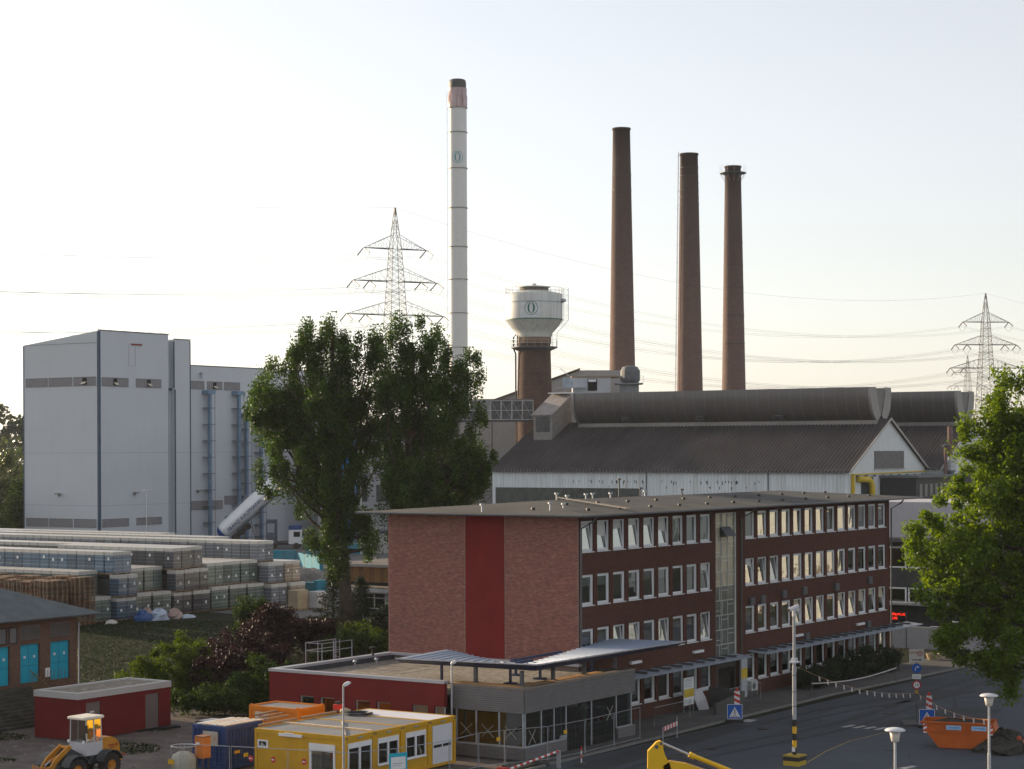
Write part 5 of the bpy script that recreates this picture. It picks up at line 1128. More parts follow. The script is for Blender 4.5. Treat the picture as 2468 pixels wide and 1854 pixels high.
c = thingxy('round_sign', 'round orange-red disc sign at the right end of the pallet rows', 'sign', -37.2, 300.0, 2.0); MB().disc((0, 0, 1.6), .62, 'y', .05, 20).build('plate', M('orange_red_disc', (.65, .16, .10), .5), c); MB().bar((0, .08, 0), (0, .08, 1.6), .06).build('post', galv, c)
street_lamp('twin-armed grey street lamp before the pale batch house', 116.0, 147.0, 9.5, -55, 2)

# ------------------------------------------------------------------ turquoise bunker walls and gravel heap
m_tb = M('turquoise_concrete', (.022, .20, .28), .8, var=.12, scale=.4, dirt=(.16, .16, .13), dirtamt=.35)
def bunker(lab, p, q, h, t=.5, nblk=4):
    X0, Y0 = p; dx, dy = q[0] - X0, q[1] - Y0; l_ = math.hypot(dx, dy)
    c = thingxy('bunker_wall', lab, 'wall', X0, Y0, 2.0, math.degrees(math.atan2(dy, dx)))
    for k in range(nblk): MB().bbox(k * l_ / nblk + .02, (k + 1) * l_ / nblk - .02, 0, t, 0, h, .04).build('panel', m_tb, c)
bunker('turquoise bunker wall right of the pallets, rear and highest one', (-35.0, 270), (-28.6, 268), 2.2)
bunker('turquoise side wall running back from the rear bunker wall', (-28.4, 268), (-24.3, 256), 1.9, nblk=3)
bunker('front turquoise bunker wall below the gravel heap', (-25.6, 216), (-20.6, 213), 1.5)
bunker('short turquoise wall end right of the gravel heap, partly behind the conifer', (-20.5, 213), (-17.0, 220), 1.7, nblk=3)
bunker('turquoise wall far behind the tree trunk', (-30.5, 300), (-22, 300), 1.6)
c = thingxy('gravel_heap', 'low cone of grey-brown gravel between the turquoise bunker walls', 'heap', -25.3, 232, 2.0)
crumple(MB(), 0, 0, 0, 5.2, 4.5, 2.1, 18, 0, 4).build('body', M('grey_gravel', (.19, .18, .165), .95, var=.3, scale=3, bump=.8), c, True)
c = thingxy('marker_post', 'short white post on top of the gravel heap', 'post', -27.6, 231.5, 3.0); MB().box(-.12, .12, -.05, .05, 0, 1.3).build('post', white, c)
c = thing('sand_strip', 'flat sandy heap on the pale yard road right of the pallets', 'heap', 62, 72, 2.0); crumple(MB(), 0, 0, 0, 3, 3.5, .5, 14, 0, 9).build('body', M('pale_sand', (.30, .26, .19), .95, var=.2), c, True)

# ------------------------------------------------------------------ canteen with timber cladding
m_clad = [M('orange_brown_board', (.23, .12, .04), .7, var=.12, scale=2), M('brown_board', (.17, .085, .032), .7, var=.12, scale=2)]
ca = thing('canteen', 'low building with orange-brown timber fascia, flat grey roof and white glass-door front', 'building', 41.05, 40.5, 0)
b = MB(); b.box(0, .3, 0, 5.4, 2.0, 5.1); b.box(.3, 18, -.0, .3, 2.0, 6.7); b.box(0, .3, 9.35, 11.9, 2.0, 5.1); b.box(.3, 18, 11.7, 12.0, 2, 6.7); b.box(17.7, 18, .3, 11.7, 2, 6.7)
b.box(0, .3, 5.4, 9.35, 4.42, 5.1); b.build('wall', M('white_render', (.52, .54, .55), .8, var=.06), ca)
for k in range(60):
    y = -.05 + k * .201; z0 = 5.4 if y < 9.3 else 4.95
    MB().box(-.06 + .012 * (k % 2), -.005, y + .008, y + .193, z0, 6.82).build('plank', m_clad[(k * 7 // 3) % 2], ca)
MB().box(-.004, .3, -.05, 12.0, 5.1, 6.82).build('wall_backing', dark, ca)
MB().box(-.3, 18.2, -.3, 12.3, 6.83, 6.98).build('roof', M('grey_brown_felt', (.11, .10, .095), .9, var=.2, scale=.4), ca)
MB().box(-.36, -.3, -.3, 12.3, 6.78, 7.03).build('roof_trim', M('pale_zinc', (.3, .3, .3), .5), ca)
MB().box(-1.9, -.07, -.3, 9.8, 4.63, 4.98).build('canopy', M('white_fascia', (.55, .56, .58), .6), ca); MB().box(-1.85, -.07, -.25, 9.75, 4.985, 5.10).build('canopy_gravel', m_grav, ca)
o = put('glass_door', None, ca); b = MB()
for y in (5.4, 6.65, 7.95, 9.25): b.box(.05, .15, y, y + .1, 2.15, 4.4)
for z in (2.1, 3.0, 3.95, 4.36): b.box(.04, .15, 5.5, 9.25, z, z + .07)
b.build('frame', white, o)
for y in (5.5, 6.75, 8.05):
    for z0, z1 in ((2.17, 3.0), (3.07, 3.95)): MB().quad((.1, y, z0), (.1, y + 1.2, z0), (.1, y + 1.2, z1), (.1, y, z1)).build('pane', dglass, o)
MB().box(.1, .12, 5.5, 9.25, 4.02, 4.36).build('transom', dark, o)
MB().box(4, 4.2, .4, 11.6, 2.0, 6.6).box(.4, 4, .4, 11.6, 1.98, 2.03).build('interior', M('dim_interior', (.16, .155, .14)), ca)
b = MB(); b.bar((-.9, 5.9, 2.0), (-.9, 5.9, 3.0), .04); b.bar((-.9, 5.2, 2.0), (-.9, 5.2, 3.0), .04); b.bar((-.9, 5.2, 3.0), (-.9, 5.9, 3.0), .04); b.build('handrail', galv, ca)
# white shed + pole + person on the far yard
c = thingxy('garage', 'low whitish garage with dark roof edge far behind the canteen roof', 'garage', -20.0, 302, 2.0, 8)
b = MB(); b.box(0, 9, 0, 6, 0, 3.0); b.build('wall', M('offwhite_boards', (.46, .45, .42), .8), c)
for k in range(7): MB().box(0, 9, -.03, -.003, .2 + k * .38, .5 + k * .38).build('plank', M('offwhite_boards', (.46, .45, .42)), c)
MB().box(-.3, 9.3, -.3, 6.3, 3.003, 3.3).build('roof', M('dark_blue_roof', (.05, .07, .09), .6), c)
c = thingxy('lamp_mast', 'thin pale mast behind the canteen roof, left of the standing person', 'mast', -22.3, 300, 2.0); MB().tube([(0, 0, 0), (0, 0, 15)], [.14, .08], 8).build('pole', M('pale_mast', (.50, .50, .48), .5), c)
def person(lab, X, Y, Z):
    vs = [(0, 0, .95), (0, 0, 1.2), (0, 0, 1.42), (0, 0, 1.52), (0, -.02, 1.66), (0, -.02, 1.76), (.2, 0, 1.42), (.27, .02, 1.15), (.26, -.06, .9), (-.2, 0, 1.42), (-.27, .02, 1.15), (-.26, -.06, .9),
          (.1, 0, .9), (.12, -.02, .5), (.13, .02, .08), (.14, -.12, .04), (-.1, 0, .9), (-.14, .06, .5), (-.17, .1, .08), (-.18, -.04, .04)]
    es = [(0, 1), (1, 2), (2, 3), (3, 4), (4, 5), (2, 6), (6, 7), (7, 8), (2, 9), (9, 10), (10, 11), (0, 12), (12, 13), (13, 14), (14, 15), (0, 16), (16, 17), (17, 18), (18, 19)]
    rd = [.16, .15, .17, .06, .095, .08, .075, .055, .045, .075, .055, .045, .10, .075, .055, .04, .10, .075, .055, .04]
    me = bpy.data.meshes.new('p'); me.from_pydata(vs, es, []); o = bpy.data.objects.new('person_src', me); COL.objects.link(o)
    md = o.modifiers.new('s', 'SKIN'); md.use_smooth_shade = True
    for i, r in enumerate(rd): me.skin_vertices[0].data[i].radius = (r, r * .8, )
    me.skin_vertices[0].data[0].use_root = True
    sb = o.modifiers.new('b', 'SUBSURF'); sb.levels = sb.render_levels = 1
    dg = bpy.context.evaluated_depsgraph_get(); m2 = bpy.data.meshes.new_from_object(o.evaluated_get(dg)); bpy.data.objects.remove(o)
    m2.name = 'person'; m2.materials.clear()
    for mt in (M('skin_tone', (.45, .28, .2), .6), M('white_shirt', (.65, .67, .7), .8), M('khaki_trousers', (.16, .13, .09), .9), M('dark_shoes', (.03, .03, .03), .6), M('grey_hair', (.2, .18, .16), .8)): m2.materials.append(mt)
    for p in m2.polygons:
        c_ = p.center; z = c_.z
        p.material_index = 3 if z < .1 else 2 if z < .95 and abs(c_.x) < .24 else 4 if z > 1.72 else 0 if z > 1.47 or (z < 1.12 and abs(c_.x) >= .2) else 1
    q = bpy.data.objects.new('person', m2); COL.objects.link(q); q.location = (X, Y, Z); q.rotation_euler = (0, 0, .4); q.scale = (1.08,) * 3
    tag(q, lab, 'person')
person('person in white shirt and khaki trousers standing on the far yard beside the garage', -20.55, 296.5, 2.01)
# ------------------------------------------------------------------ furnace halls with butterfly roof vents
m_hallw = M('white_corrugated_wall', (.60, .66, .69), .6, var=.06, scale=.2, streak=.35, dirt=(.26, .20, .13)); m_hroof = M('sooty_corrugated_roof', (.055, .052, .053), .8, var=.25, scale=.25, streak=.3, dirt=(.035, .03, .03))
m_ventm = M('smooth_vent_metal', (.135, .13, .128), .38, .45, var=.1, scale=.15); m_vend = M('pale_vent_end', (.26, .25, .24), .5, .3, var=.1); m_dwin = M('dark_green_glazing', (.03, .045, .045), .25, var=.4, scale=1, spec=.6)
HW, HE, HP = 24.3, 14.7, 21.1
def hall(lab, u0, v0, vl, full=True, roof_only_from=None):
    h = thing('furnace_hall', lab, 'factory hall', u0, v0, 0)
    # long wall, trapezoid ribs
    b = MB(); n = int(vl / .5); d = vl / n
    for k in range(n):
        y = k * d
        for (ya, xa, yb, xb) in ((0, 0, .3 * d, 0), (.3 * d, 0, .4 * d, -.05), (.4 * d, -.05, .9 * d, -.05), (.9 * d, -.05, d, 0)):
            z0 = 12.2 if 29 < y < 52.4 else 2
            b.quad((xa, y + yb if 0 else y + ya, z0), (xa, y + ya, HE), (xb, y + yb, HE), (xb, y + yb, z0))
    b.build('long_wall', m_hallw, h)
    b = MB(); b.box(.05, .3, 0, vl, 2, HE - .05); b.box(.05, HW - .05, vl - .3, vl, 2, HE); b.build('wall_core', M('hall_core', (.2, .2, .2), .8), h)
    g = MB(); g.add([(0, -.02, 2), (HW, -.02, 2), (HW, -.02, HE), (HW / 2, -.02, HP), (0, -.02, HE)], [(0, 1, 2, 3, 4)]); g.build('gable_wall', M('white_gable', (.62, .65, .66), .7, var=.05, streak=.15, dirt=(.3, .28, .24)), h)
    g = MB(); g.add([(0, vl, 2), (HW, vl, 2), (HW, vl, HE), (HW / 2, vl, HP), (0, vl, HE)], [(0, 4, 3, 2, 1)]); g.build('gable_wall', m_hallw, h)
    # corrugated roof slopes
    for s_ in (0, 1):
        b = MB(); n = int((vl + .8) / .52); d = (vl + .8) / n
        xe, xr = (-.5, HW / 2) if s_ == 0 else (HW + .5, HW / 2); ze = HE - .26
        for k in range(n):
            y = -.4 + k * d
            for (ya, za, yb, zb_) in ((0, 0, .45 * d, 0), (.45 * d, 0, .55 * d, .1), (.55 * d, .1, .85 * d, .1), (.85 * d, .1, d, 0)):
                pts = [(xe, y + ya, ze + za), (xe, y + yb, ze + zb_), (xr, y + yb, HP + zb_), (xr, y + ya, HP + za)]
                b.quad(*pts)
        b.build('roof', m_hroof, h)
    b = MB()
    for (xa, za, xb, zb_) in ((-.5, HE - .26, HW / 2, HP), (HW + .5, HE - .26, HW / 2, HP)):
        b.ext([(xa, -.5, za - .12), (xa, -.5, za + .16), (xb, -.5, zb_ + .16), (xb, -.5, zb_ - .12)], (0, .12, 0))
    b.build('bargeboard', M('pale_bargeboard', (.40, .38, .36), .6), h)
    # butterfly vent
    prof = [(1.25, HP - .75), (1.3, HP - .2), (1.75, HP + .12), (2.25, HP + .6), (2.65, HP + 1.2), (2.92, HP + 1.9), (3.06, HP + 2.7), (3.08, HP + 3.4), (3.02, HP + 4.05)]
    c = HW / 2; y0, y1 = 1.3, vl - 7.6
    for s_ in (-1, 1):
        b = MB(); n = int((y1 - y0) / 1.55); d = (y1 - y0) / n
        for k in range(n):
            ya, yb = y0 + k * d, y0 + (k + 1) * d; m_ = len(prof) - 1
            b.add([(c + s_ * r, y, z) for r, z in prof[1:] for y in (ya, yb)], [(2 * q, 2 * q + 1, 2 * q + 3, 2 * q + 2) for q in range(m_ - 1)])
            if k: b.add([(c + s_ * (r + .05), y, z) for r, z in prof[1:] for y in (ya - .05, ya + .05)], [(2 * q, 2 * q + 1, 2 * q + 3, 2 * q + 2) for q in range(m_ - 1)], 1)
            for q_ in ():
                pass
        b.build('vent_flank', [m_ventm, M('vent_seam', (.20, .19, .18), .5, .3)], h, True)
        b = MB(); b.box(c + s_ * 1.3 - .06, c + s_ * 1.3 + .06, y0, y1, HP - .9, HP + .0); b.build('vent_skirt', m_vend, h)
    for yy, t in ((y0 - .35, .35), (y1, .35)):
        pts = [(c - r - .18, yy, z) for r, z in prof] ; ptr = [(c + r + .18, yy, z) for r, z in prof[::-1]]
        inn = [(c + .9, yy, HP + 4.05), (c + .25, yy, HP + .6), (c - .25, yy, HP + .6), (c - .9, yy, HP + 4.05)]
        for s_ in (-1, 1):
            q = [(c + s_ * (r + .15), yy, z) for r, z in prof] + [(c + s_ * 1.7, yy, HP + 4.1), (c + s_ * .25, yy, HP + .4)]
            MB().ext(q, (0, t, 0)).build('vent_end', m_vend, h)
        q = [(c + 1.5, yy + .1, HP + 3.9), (c + .2, yy + .1, HP + .4), (c - .2, yy + .1, HP + .4), (c - 1.5, yy + .1, HP + 3.9)]
        MB().ext(q, (0, .1, 0)).build('vent_throat', M('throat_grey', (.17, .165, .165), .6), h)
    MB().box(c - 2.7, c + 2.7, y0 - .2, y1 + .2, HP + 3.35, HP + 3.45).build('vent_grating', dark, h)
    if full:
        for y in (13.5, 25.0, 36.5):
            b = MB(); b.box(c - 3.3, c - 1.8, y, y + 1.1, HP + .1, HP + .6); b.box(c - 3.32, c - 3.3, y + .1, y + 1.0, HP + .12, HP + .5, 1); b.build('hood_box', [m_gut, dark], h)
        o = MB().box(.02, .05, 29, 52.4, 10.0, 12.2).build('window_band', m_dwin, h)
        for k in range(12): MB().box(-.02, .018, 29 + k * 2.1, 29.08 + k * 2.1, 10.0, 12.2).build('mullion', M('dark_mullion', (.07, .09, .09), .5), o)
        MB().box(-.06, .02, 29, 52.4, 9.9, 10.0).build('sill', galv, o)
        for y in (10.93, 28.6): MB().box(-.12, -.05, y, y + .12, 9, HE - .3).build('downpipe', gsteel, h)
        o = MB().box(7.6, 17.0, -.1, -.025, 14.75, 17.0).build('gable_louvre', M('grey_louvre', (.15, .15, .15), .6), h)
        for k in range(10): MB().box(7.7, 16.9, -.15, -.101, 14.85 + k * .215, 14.95 + k * .215).build('slat', M('grey_louvre', (.15, .15, .15)), o)
        MB().box(7.4, 17.2, -.2, -.0, 14.6, 14.74).build('sill', galv, h)
        MB().box(3.5, 7.2, -.08, -.03, 9.0, 13.8).build('gate', M('dark_gate', (.04, .05, .055), .6), h)
        MB().box(-.5, -.38, 0, vl, HE - .42, HE - .25).build('gutter', gsteel, h)
        # rusty streak strip and small slots in the wall cladding
        b = MB(); r2 = random.Random(3)
        for k in range(46):
            y = r2.choice([r2.uniform(12, 27), r2.uniform(12, 20), r2.uniform(29, 40)]); z = 13.2 + r2.uniform(-.1, .1) if r2.random() < .7 else 12.5
            b.box(-.062, -.052, y, y + .10, z - r2.uniform(.15, .45), z)
        b.build('wall_slot', blackp, h)
    return h
hall('long white furnace hall with sooty ribbed roof and grey butterfly ridge vent', 126.1, 38.9, 53.0)
hall('second parallel furnace hall behind the first, its gable half hidden by the right-hand tree', 150.6, 37.0, 50.0, False)
# dormer tower at the far end of the vent
dm = thing('roof_dormer', 'grey roof dormer with dark window at the left end of the ridge vent', 'dormer', 133.6, 86.9, 0)
b = MB(); b.add([(0, 0, 17.9), (5.2, 0, 17.9), (5.2, 3.1, 17.9), (0, 3.1, 17.9), (0, 0, 22.3), (5.2, 0, 25.2), (5.2, 3.1, 25.2), (0, 3.1, 22.3)], [(0, 1, 5, 4), (1, 2, 6, 5), (2, 3, 7, 6), (3, 0, 4, 7), (4, 5, 6, 7)]); b.build('wall', M('dormer_grey', (.23, .22, .21), .7, var=.15), dm)
b = MB(); b.add([(-.3, -.2, 22.25), (5.0, -.2, 25.2), (5.0, 3.3, 25.2), (-.3, 3.3, 22.25)], [(0, 1, 2, 3)]); b.add([(-.3, -.2, 22.1), (5.0, -.2, 25.05), (5.0, 3.3, 25.05), (-.3, 3.3, 22.1), (-.3, -.2, 22.25), (5.0, -.2, 25.2), (5.0, 3.3, 25.2), (-.3, 3.3, 22.25)], [(0, 1, 5, 4), (2, 3, 7, 6), (3, 0, 4, 7)])
b.build('roof', M('dormer_roof', (.28, .26, .25), .7, var=.2), dm); MB().box(-.04, -.01, .4, 2.7, 19.8, 21.9).build('window', M('dusty_dark_window', (.06, .065, .07), .4, var=.4), dm)
MB().box(3.6, 5.4, 0, 3.0, 25.25, 25.4).build('cap_sheet', white, dm)
# conveyor bridge
cb = thingxy('conveyor_bridge', 'enclosed lattice conveyor bridge with dark panels left of the roof dormer', 'conveyor bridge', -12.0, 286.0, 0, 0)
b = MB(); b.box(0, 15.0, 0, 2.6, 24.3, 24.5); b.build('roof', M('bridge_roof', (.16, .15, .15), .7), cb); MB().box(0, 15.0, 0, 2.6, 21.3, 21.6).build('floor', M('bridge_floor', (.08, .08, .08), .7), cb)
b = MB()
for k in range(11):
    x = k * 1.5; b.bar((x, 0, 21.6), (x, 0, 24.3), .10)
    if k < 10: b.bar((x, 0, 24.3), (x + 1.5, 0, 21.6), .05)
for z in (21.6, 22.9, 24.25): b.bar((0, 0, z), (15, 0, z), .09)
b.build('truss', M('pale_steel', (.40, .40, .40), .6), cb)
for k in range(10):
    if k != 1: MB().box(k * 1.5 + .1, k * 1.5 + 1.4, .15, .2, 21.65, 24.25).build('panel', M('panel_dark_grey', (.10, .10, .105), .6, var=.3) if k % 5 else M('panel_light_grey', (.28, .28, .28), .7), cb)
b = MB()
for x in (6.0, 9.2):
    b.bar((x, 0, 2), (x, 0, 21.3), .14); b.bar((x, 2.4, 2), (x, 2.4, 21.3), .14)
for k in range(5): z = 4 + k * 3.5; b.bar((6, 0, z), (9.2, 0, z + 3.5), .07); b.bar((6, 0, z), (9.2, 0, z), .07)
b.build('support', M('brown_steel', (.13, .10, .09), .7), cb)
# buildings behind the halls
bb = thingxy('grey_mill_building', 'grey sloped-roof building behind the water tower and the vent end', 'industrial building', -4.5, 312, 0)
b = MB(); b.add([(-9, 0, 2), (24, 0, 2), (24, 10, 2), (-9, 10, 2), (-9, 0, 21.0), (4.9, 0, 26.0), (15.0, 0, 29.5), (24, 0, 29.5), (-9, 10, 21), (4.9, 10, 26.0), (15, 10, 29.5), (24, 10, 29.5)], [(0, 1, 7, 6, 5, 4), (1, 2, 11, 7), (4, 5, 9, 8), (5, 6, 10, 9), (6, 7, 11, 10), (3, 0, 4, 8), (2, 3, 8, 9, 10, 11)]); b.build('wall', M('warm_grey_cladding', (.33, .32, .31), .7, var=.06, streak=.1), bb)
b = MB(); b.ext([(-9.4, -.4, 20.9), (15.0, -.4, 29.6), (15.0, -.4, 29.85), (-9.4, -.4, 21.15)], (0, 10.8, 0)); b.build('roof', M('roof_edge_brown', (.10, .08, .07), .8), bb)
cbx = thingxy('charging_cabin', 'white rooftop cabin with open hatch and steel platforms behind the vent', 'cabin', 9.0, 300, 0)
b = MB(); b.box(0, 5.6, 0, 5, 24.6, 28.0); b.build('wall', M('cabin_white', (.50, .52, .55), .6, var=.05), cbx); MB().box(-.2, 6.9, -.2, 5.2, 28.003, 28.2).build('roof', M('cabin_roof_tan', (.30, .22, .16), .7), cbx)
MB().box(2.2, 3.6, -.05, -.005, 26.0, 27.8).build('hatch', dark, cbx); MB().add([(2.3, -.1, 27.7), (3.5, -.1, 27.7), (3.4, -.8, 27.3), (2.3, -.8, 27.3)], [(0, 1, 2, 3)]).build('hatch_flap', white, cbx)
b = MB()
for z in (24.8, 25.6, 26.4): b.box(-2.5, 2.0, -1.4, -.1, z, z + .1)
for x in (-2.5, -1.2, 0, 1.9): b.bar((x, -1.35, 24.4), (x, -1.35, 27.4), .05)
b.bar((-2.5, -1.35, 27.3), (1.9, -1.35, 27.3), .05); b.build('platform', M('pale_blue_steel', (.38, .44, .52), .5), cbx)
MB().box(-1.5, .0, -1.2, -.3, 26.5, 27.9).build('filter_box', M('pale_blue_steel', (.38, .44, .52)), cbx); MB().bar((-.6, -.5, 28.2), (-1.8, -.5, 29.3), .09).build('jib', white, cbx)
fl = thingxy('filter_unit', 'dark filter drum on a platform before the tallest brick chimney', 'filter', 17.5, 300, 0)
MB().lathe(0, 0, [(1.25, 27.2), (1.45, 27.6), (1.45, 28.9), (1.1, 29.5), (.4, 29.7)], 14).build('drum', M('filter_grey', (.13, .14, .15), .6, .2), fl)
b = MB(); b.box(-2.2, 1.8, -1.8, 1.8, 26.9, 27.1); b.box(-1.5, 1.2, -1.2, 1.2, 20, 26.9)
for x in (-2.2, -1.2, -.2, .8, 1.8): b.bar((x, -1.8, 27.1), (x, -1.8, 28.1), .04)
b.bar((-2.2, -1.8, 28.1), (1.8, -1.8, 28.1), .04); b.build('platform', M('grey_plate', (.22, .23, .24), .6), fl)
# low wing, dark glazed lean-to and yellow gas pipes right of the hall
lw = thing('lean_to', 'dark glazed lean-to with flat roof below the white gable', 'building', 126.1, 30.0, 0)
b = MB(); b.box(9.3, 60, 4.0, 8.8, 9.8, 13.6); b.build('wall', M('lean_dark', (.03, .035, .04), .6), lw); MB().box(9.0, 60, 3.6, 8.85, 13.61, 13.9).build('roof', M('lean_roof', (.12, .14, .15), .6), lw)
for k in range(7):
    MB().box(10.5 + k * 1.7, 11.3 + k * 1.7, 3.97, 3.995, 11.2, 12.8).build('pane', M('dim_pane', (.10, .12, .13), .3), lw)
MB().box(3.0, 60, 3.5, 8.8, 2, 9.78).build('lower_wall', M('pale_metal_wall', (.42, .47, .50), .6, var=.05, streak=.1), lw)
m_gp = M('gas_pipe_yellow', (.58, .42, .03), .5, var=.08)
gp = thing('gas_pipe', 'thick yellow gas pipe bending down beside the hall corner', 'pipe', 126.1, 37.6, 0)
MB().tube([(2.0, 1.0, 13.5), (3.0, .6, 13.5), (4.4, .6, 13.45), (5.1, .6, 13.1), (5.4, .6, 12.4), (5.4, .6, 10.0)], .38, 12).build('pipe', m_gp, gp, True); MB().box(.5, .9, .9, 1.25, 9.0, 14.2).build('yellow_post', m_gp, gp)
gp = thing('gas_pipe', 'thin yellow gas line running along the hall gable under the louvre', 'pipe', 126.1, 38.3, 0); MB().tube([(0.6, .3, 14.1), (24, .3, 14.3)], .09, 6).build('pipe', m_gp, gp)
for k in range(9): MB().box(2 + k * 2.6, 2.3 + k * 2.6, .2, .58, 13.8, 13.98).build('bracket', gsteel, gp)
gp = thing('gas_pipe', 'horizontal yellow gas pipe right of the office roof corner', 'pipe', 126.1, 33.0, 0); MB().tube([(8, 0, 10.5), (55, 0, 10.9)], .38, 12).build('pipe', m_gp, gp, True)
for k, (x, z1, r_) in enumerate(((150.4, 17.5, .22), (152.0, 20.2, .33))):
    c = thing('exhaust_stack', ['shorter dark capped exhaust stack between the two gables', 'taller brown exhaust stack between the two gables'][k], 'stack', x, 36.0, 0); b = MB(); b.tube([(0, 0, 12), (0, 0, z1)], r_, 10); b.build('pipe', M('rusty_stack', (.16, .10, .09), .7, var=.2), c)
    if k == 0: MB().lathe(0, 0, [(.5, z1), (.55, z1 + .15), (.1, z1 + .4)], 10).build('cap', gsteel, c)
    else: MB().lathe(0, 0, [(.33, 13.8), (.8, 14.4), (.8, 15.6), (.4, 16.2)], 12).build('silencer', galv, c)

# ------------------------------------------------------------------ chimneys
def chimney(lab, x, y, r0, r1, h, dark_top, bands, ladder=False, collar=False):
    c = thingxy('brick_chimney', lab, 'chimney', x, y, 0)
    bm = brick_mat('chimney_brick_%d' % int(x * 10), (.195, .130, .108), (.148, .099, .082), (.15, .125, .112), round_r=(r0 + r1) / 2, bw=.5, bh=.17, dark=(.13, .075, .065), darklo=.35, darkhi=.8, zsoot=(h - 30, h - 2, .75))
    b = MB(); n = 14; b.lathe(0, 0, [(r0 + (r1 - r0) * k / n, h * k / n) for k in range(n + 1)] + [(r1 + .12, h - .0 + .02), (r1 + .1, h + .3), (r1 - .3, h + .3), (r1 - .35, h - 1.5)], 36, 0, False); b.build('shaft', bm, c, True)
    rr = lambda z: r0 + (r1 - r0) * z / h
    for z in bands:
        MB().lathe(0, 0, [(rr(z) + .01, z), (rr(z) + .06, z), (rr(z) + .06, z + .14), (rr(z) + .01, z + .14)], 32, 0, False).build('iron_band', M('iron_band', (.07, .06, .06), .6), c)
    if ladder:
        b = MB(); t = math.radians(190)
        def pt(z, o, tt=0): return ((rr(z) + o) * math.cos(t + tt), (rr(z) + o) * math.sin(t + tt), z)
        for s_ in (-.1, .1): b.tube([pt(z, .35, s_) for z in range(5, int(h), 6)] + [pt(h + .5, .35, s_)], .04, 4)
        for k in range(int(h / .7)): z = k * .7 + 3; b.bar(pt(min(z, h), .35, -.12), pt(min(z, h), .35, .12), .03)
        for k in range(int(h / 3)): z = k * 3 + 4; b.bar(pt(min(z, h), 0), pt(min(z, h), .75), .03)
        b.build('ladder', M('pink_grey_ladder', (.35, .27, .25), .7), c)
    if collar:
        z = h - 1.0; b = MB(); b.lathe(0, 0, [(rr(z) + .02, z - .4), (r1 + .35, z - .1), (r1 + .95, z), (r1 + .95, z + .12), (rr(z) + .02, z + .12)], 28, 0, False); b.build('gallery', gsteel, c)
        b = MB()
        for k in range(12):
            t = k * math.pi / 6; q = (r1 + .9) ; b.bar((q * math.cos(t), q * math.sin(t), z), (q * math.cos(t), q * math.sin(t), z + 1.5), .03); b.bar((q * math.cos(t), q * math.sin(t), z), (rr(z) * math.cos(t), rr(z) * math.sin(t), z - 1.5), .04)
        b.build('railing', galv, c)
    return c
chimney('tallest brown brick chimney, just right of the water tower', 17.43, 320, 2.55, 1.36, 67.6, 1, [58, 60.4])
chimney('middle brick chimney with iron bands near its top and a ladder', 30.25, 345, 2.65, 1.50, 67.2, 1, [63.6 - 1.5 * 0, 62.4, 61.2, 60.0, 58.8, 65.0], True)
chimney('rightmost brown brick chimney with a gallery collar round its top', 39.55, 362, 2.6, 1.42, 67.4, 1, [54, 50, 46, 41, 36], False, True)
# white steel chimney
WC = thingxy('white_chimney', 'slender white steel chimney with dark cap and green ring emblem', 'chimney', -9.15, 350, 0)
m_wst = M('white_steel', (.66, .67, .64), .38, .0, var=.03, spec=.5); m_wst2 = M('stained_white_steel', (.46, .36, .36), .45, var=.12, streak=.75, dirt=(.20, .08, .08))
b = MB(); b.lathe(0, 0, [(1.62, 0), (1.58, 76.2)], 48, 0, False); b.build('shaft', m_wst, WC, True)
b = MB(); b.lathe(0, 0, [(1.68, 76.2), (1.68, 78.3), (1.60, 78.3), (1.60, 79.6)], 40, 0, False); b.build('stained_top', m_wst2, WC, True)
b = MB(); b.lathe(0, 0, [(1.5, 79.6), (1.5, 80.5), (1.4, 81.0), (1.1, 81.15), (1.05, 79)], 40, 0, False); b.build('dark_cap', M('grey_green_cap', (.085, .09, .085), .6, .2), WC, True)
for z in (76.2, 72.0, 65.8 + .0, 59.0 - 0, 52.3, 46.7, 40.9, 35.0, 29.2):
    MB().lathe(0, 0, [(1.6, z - .06), (1.72, z - .06), (1.72, z + .06), (1.6, z + .06)], 40, 0, False).build('flange', M('flange_grey', (.24, .24, .22), .5), WC)
b = MB()
for s_ in (-.14, .14): b.bar((-1.82, s_ - .6, 3), (-1.78, s_ - .6, 79), .035)
for k in range(100): z = 4 + k * .75; b.bar((-1.8, -.78, z), (-1.8, -.42, z), .022); 
for k in range(26): z = 4 + k * 2.9; b.bar((-1.8, -.6, z), (-1.45, -.5, z), .03)
b.build('ladder', M('grey_ladder', (.3, .3, .28), .6), WC)
def emblem(parent, R, cz, rad, mat, t0=-math.pi / 2, name='emblem'):
    def on(x, z): a_ = t0 + x / R; return (R * math.cos(a_), R * math.sin(a_), cz + z)
    for (rx, rz_, wx, wz) in ((rad, rad * 1.05, .05 * rad + .03, .05 * rad + .03), (rad * .55, rad * .8, .26 * rad, .06 * rad)):
        b = MB(); n = 36
        for k in range(n):
            p = []
            for t in (k, k + 1):
                q = 2 * math.pi * t / n
                p.append((on(rx * math.cos(q), rz_ * math.sin(q)), on((rx - wx) * math.cos(q), (rz_ - wz) * math.sin(q))))
            b.quad(p[0][1], p[0][0], p[1][0], p[1][1])
        b.build(name, mat, parent)
emblem(WC, 1.612, 67.6, .98, M('teal_print', (.10, .33, .36), .5, var=0), name='ring_emblem')

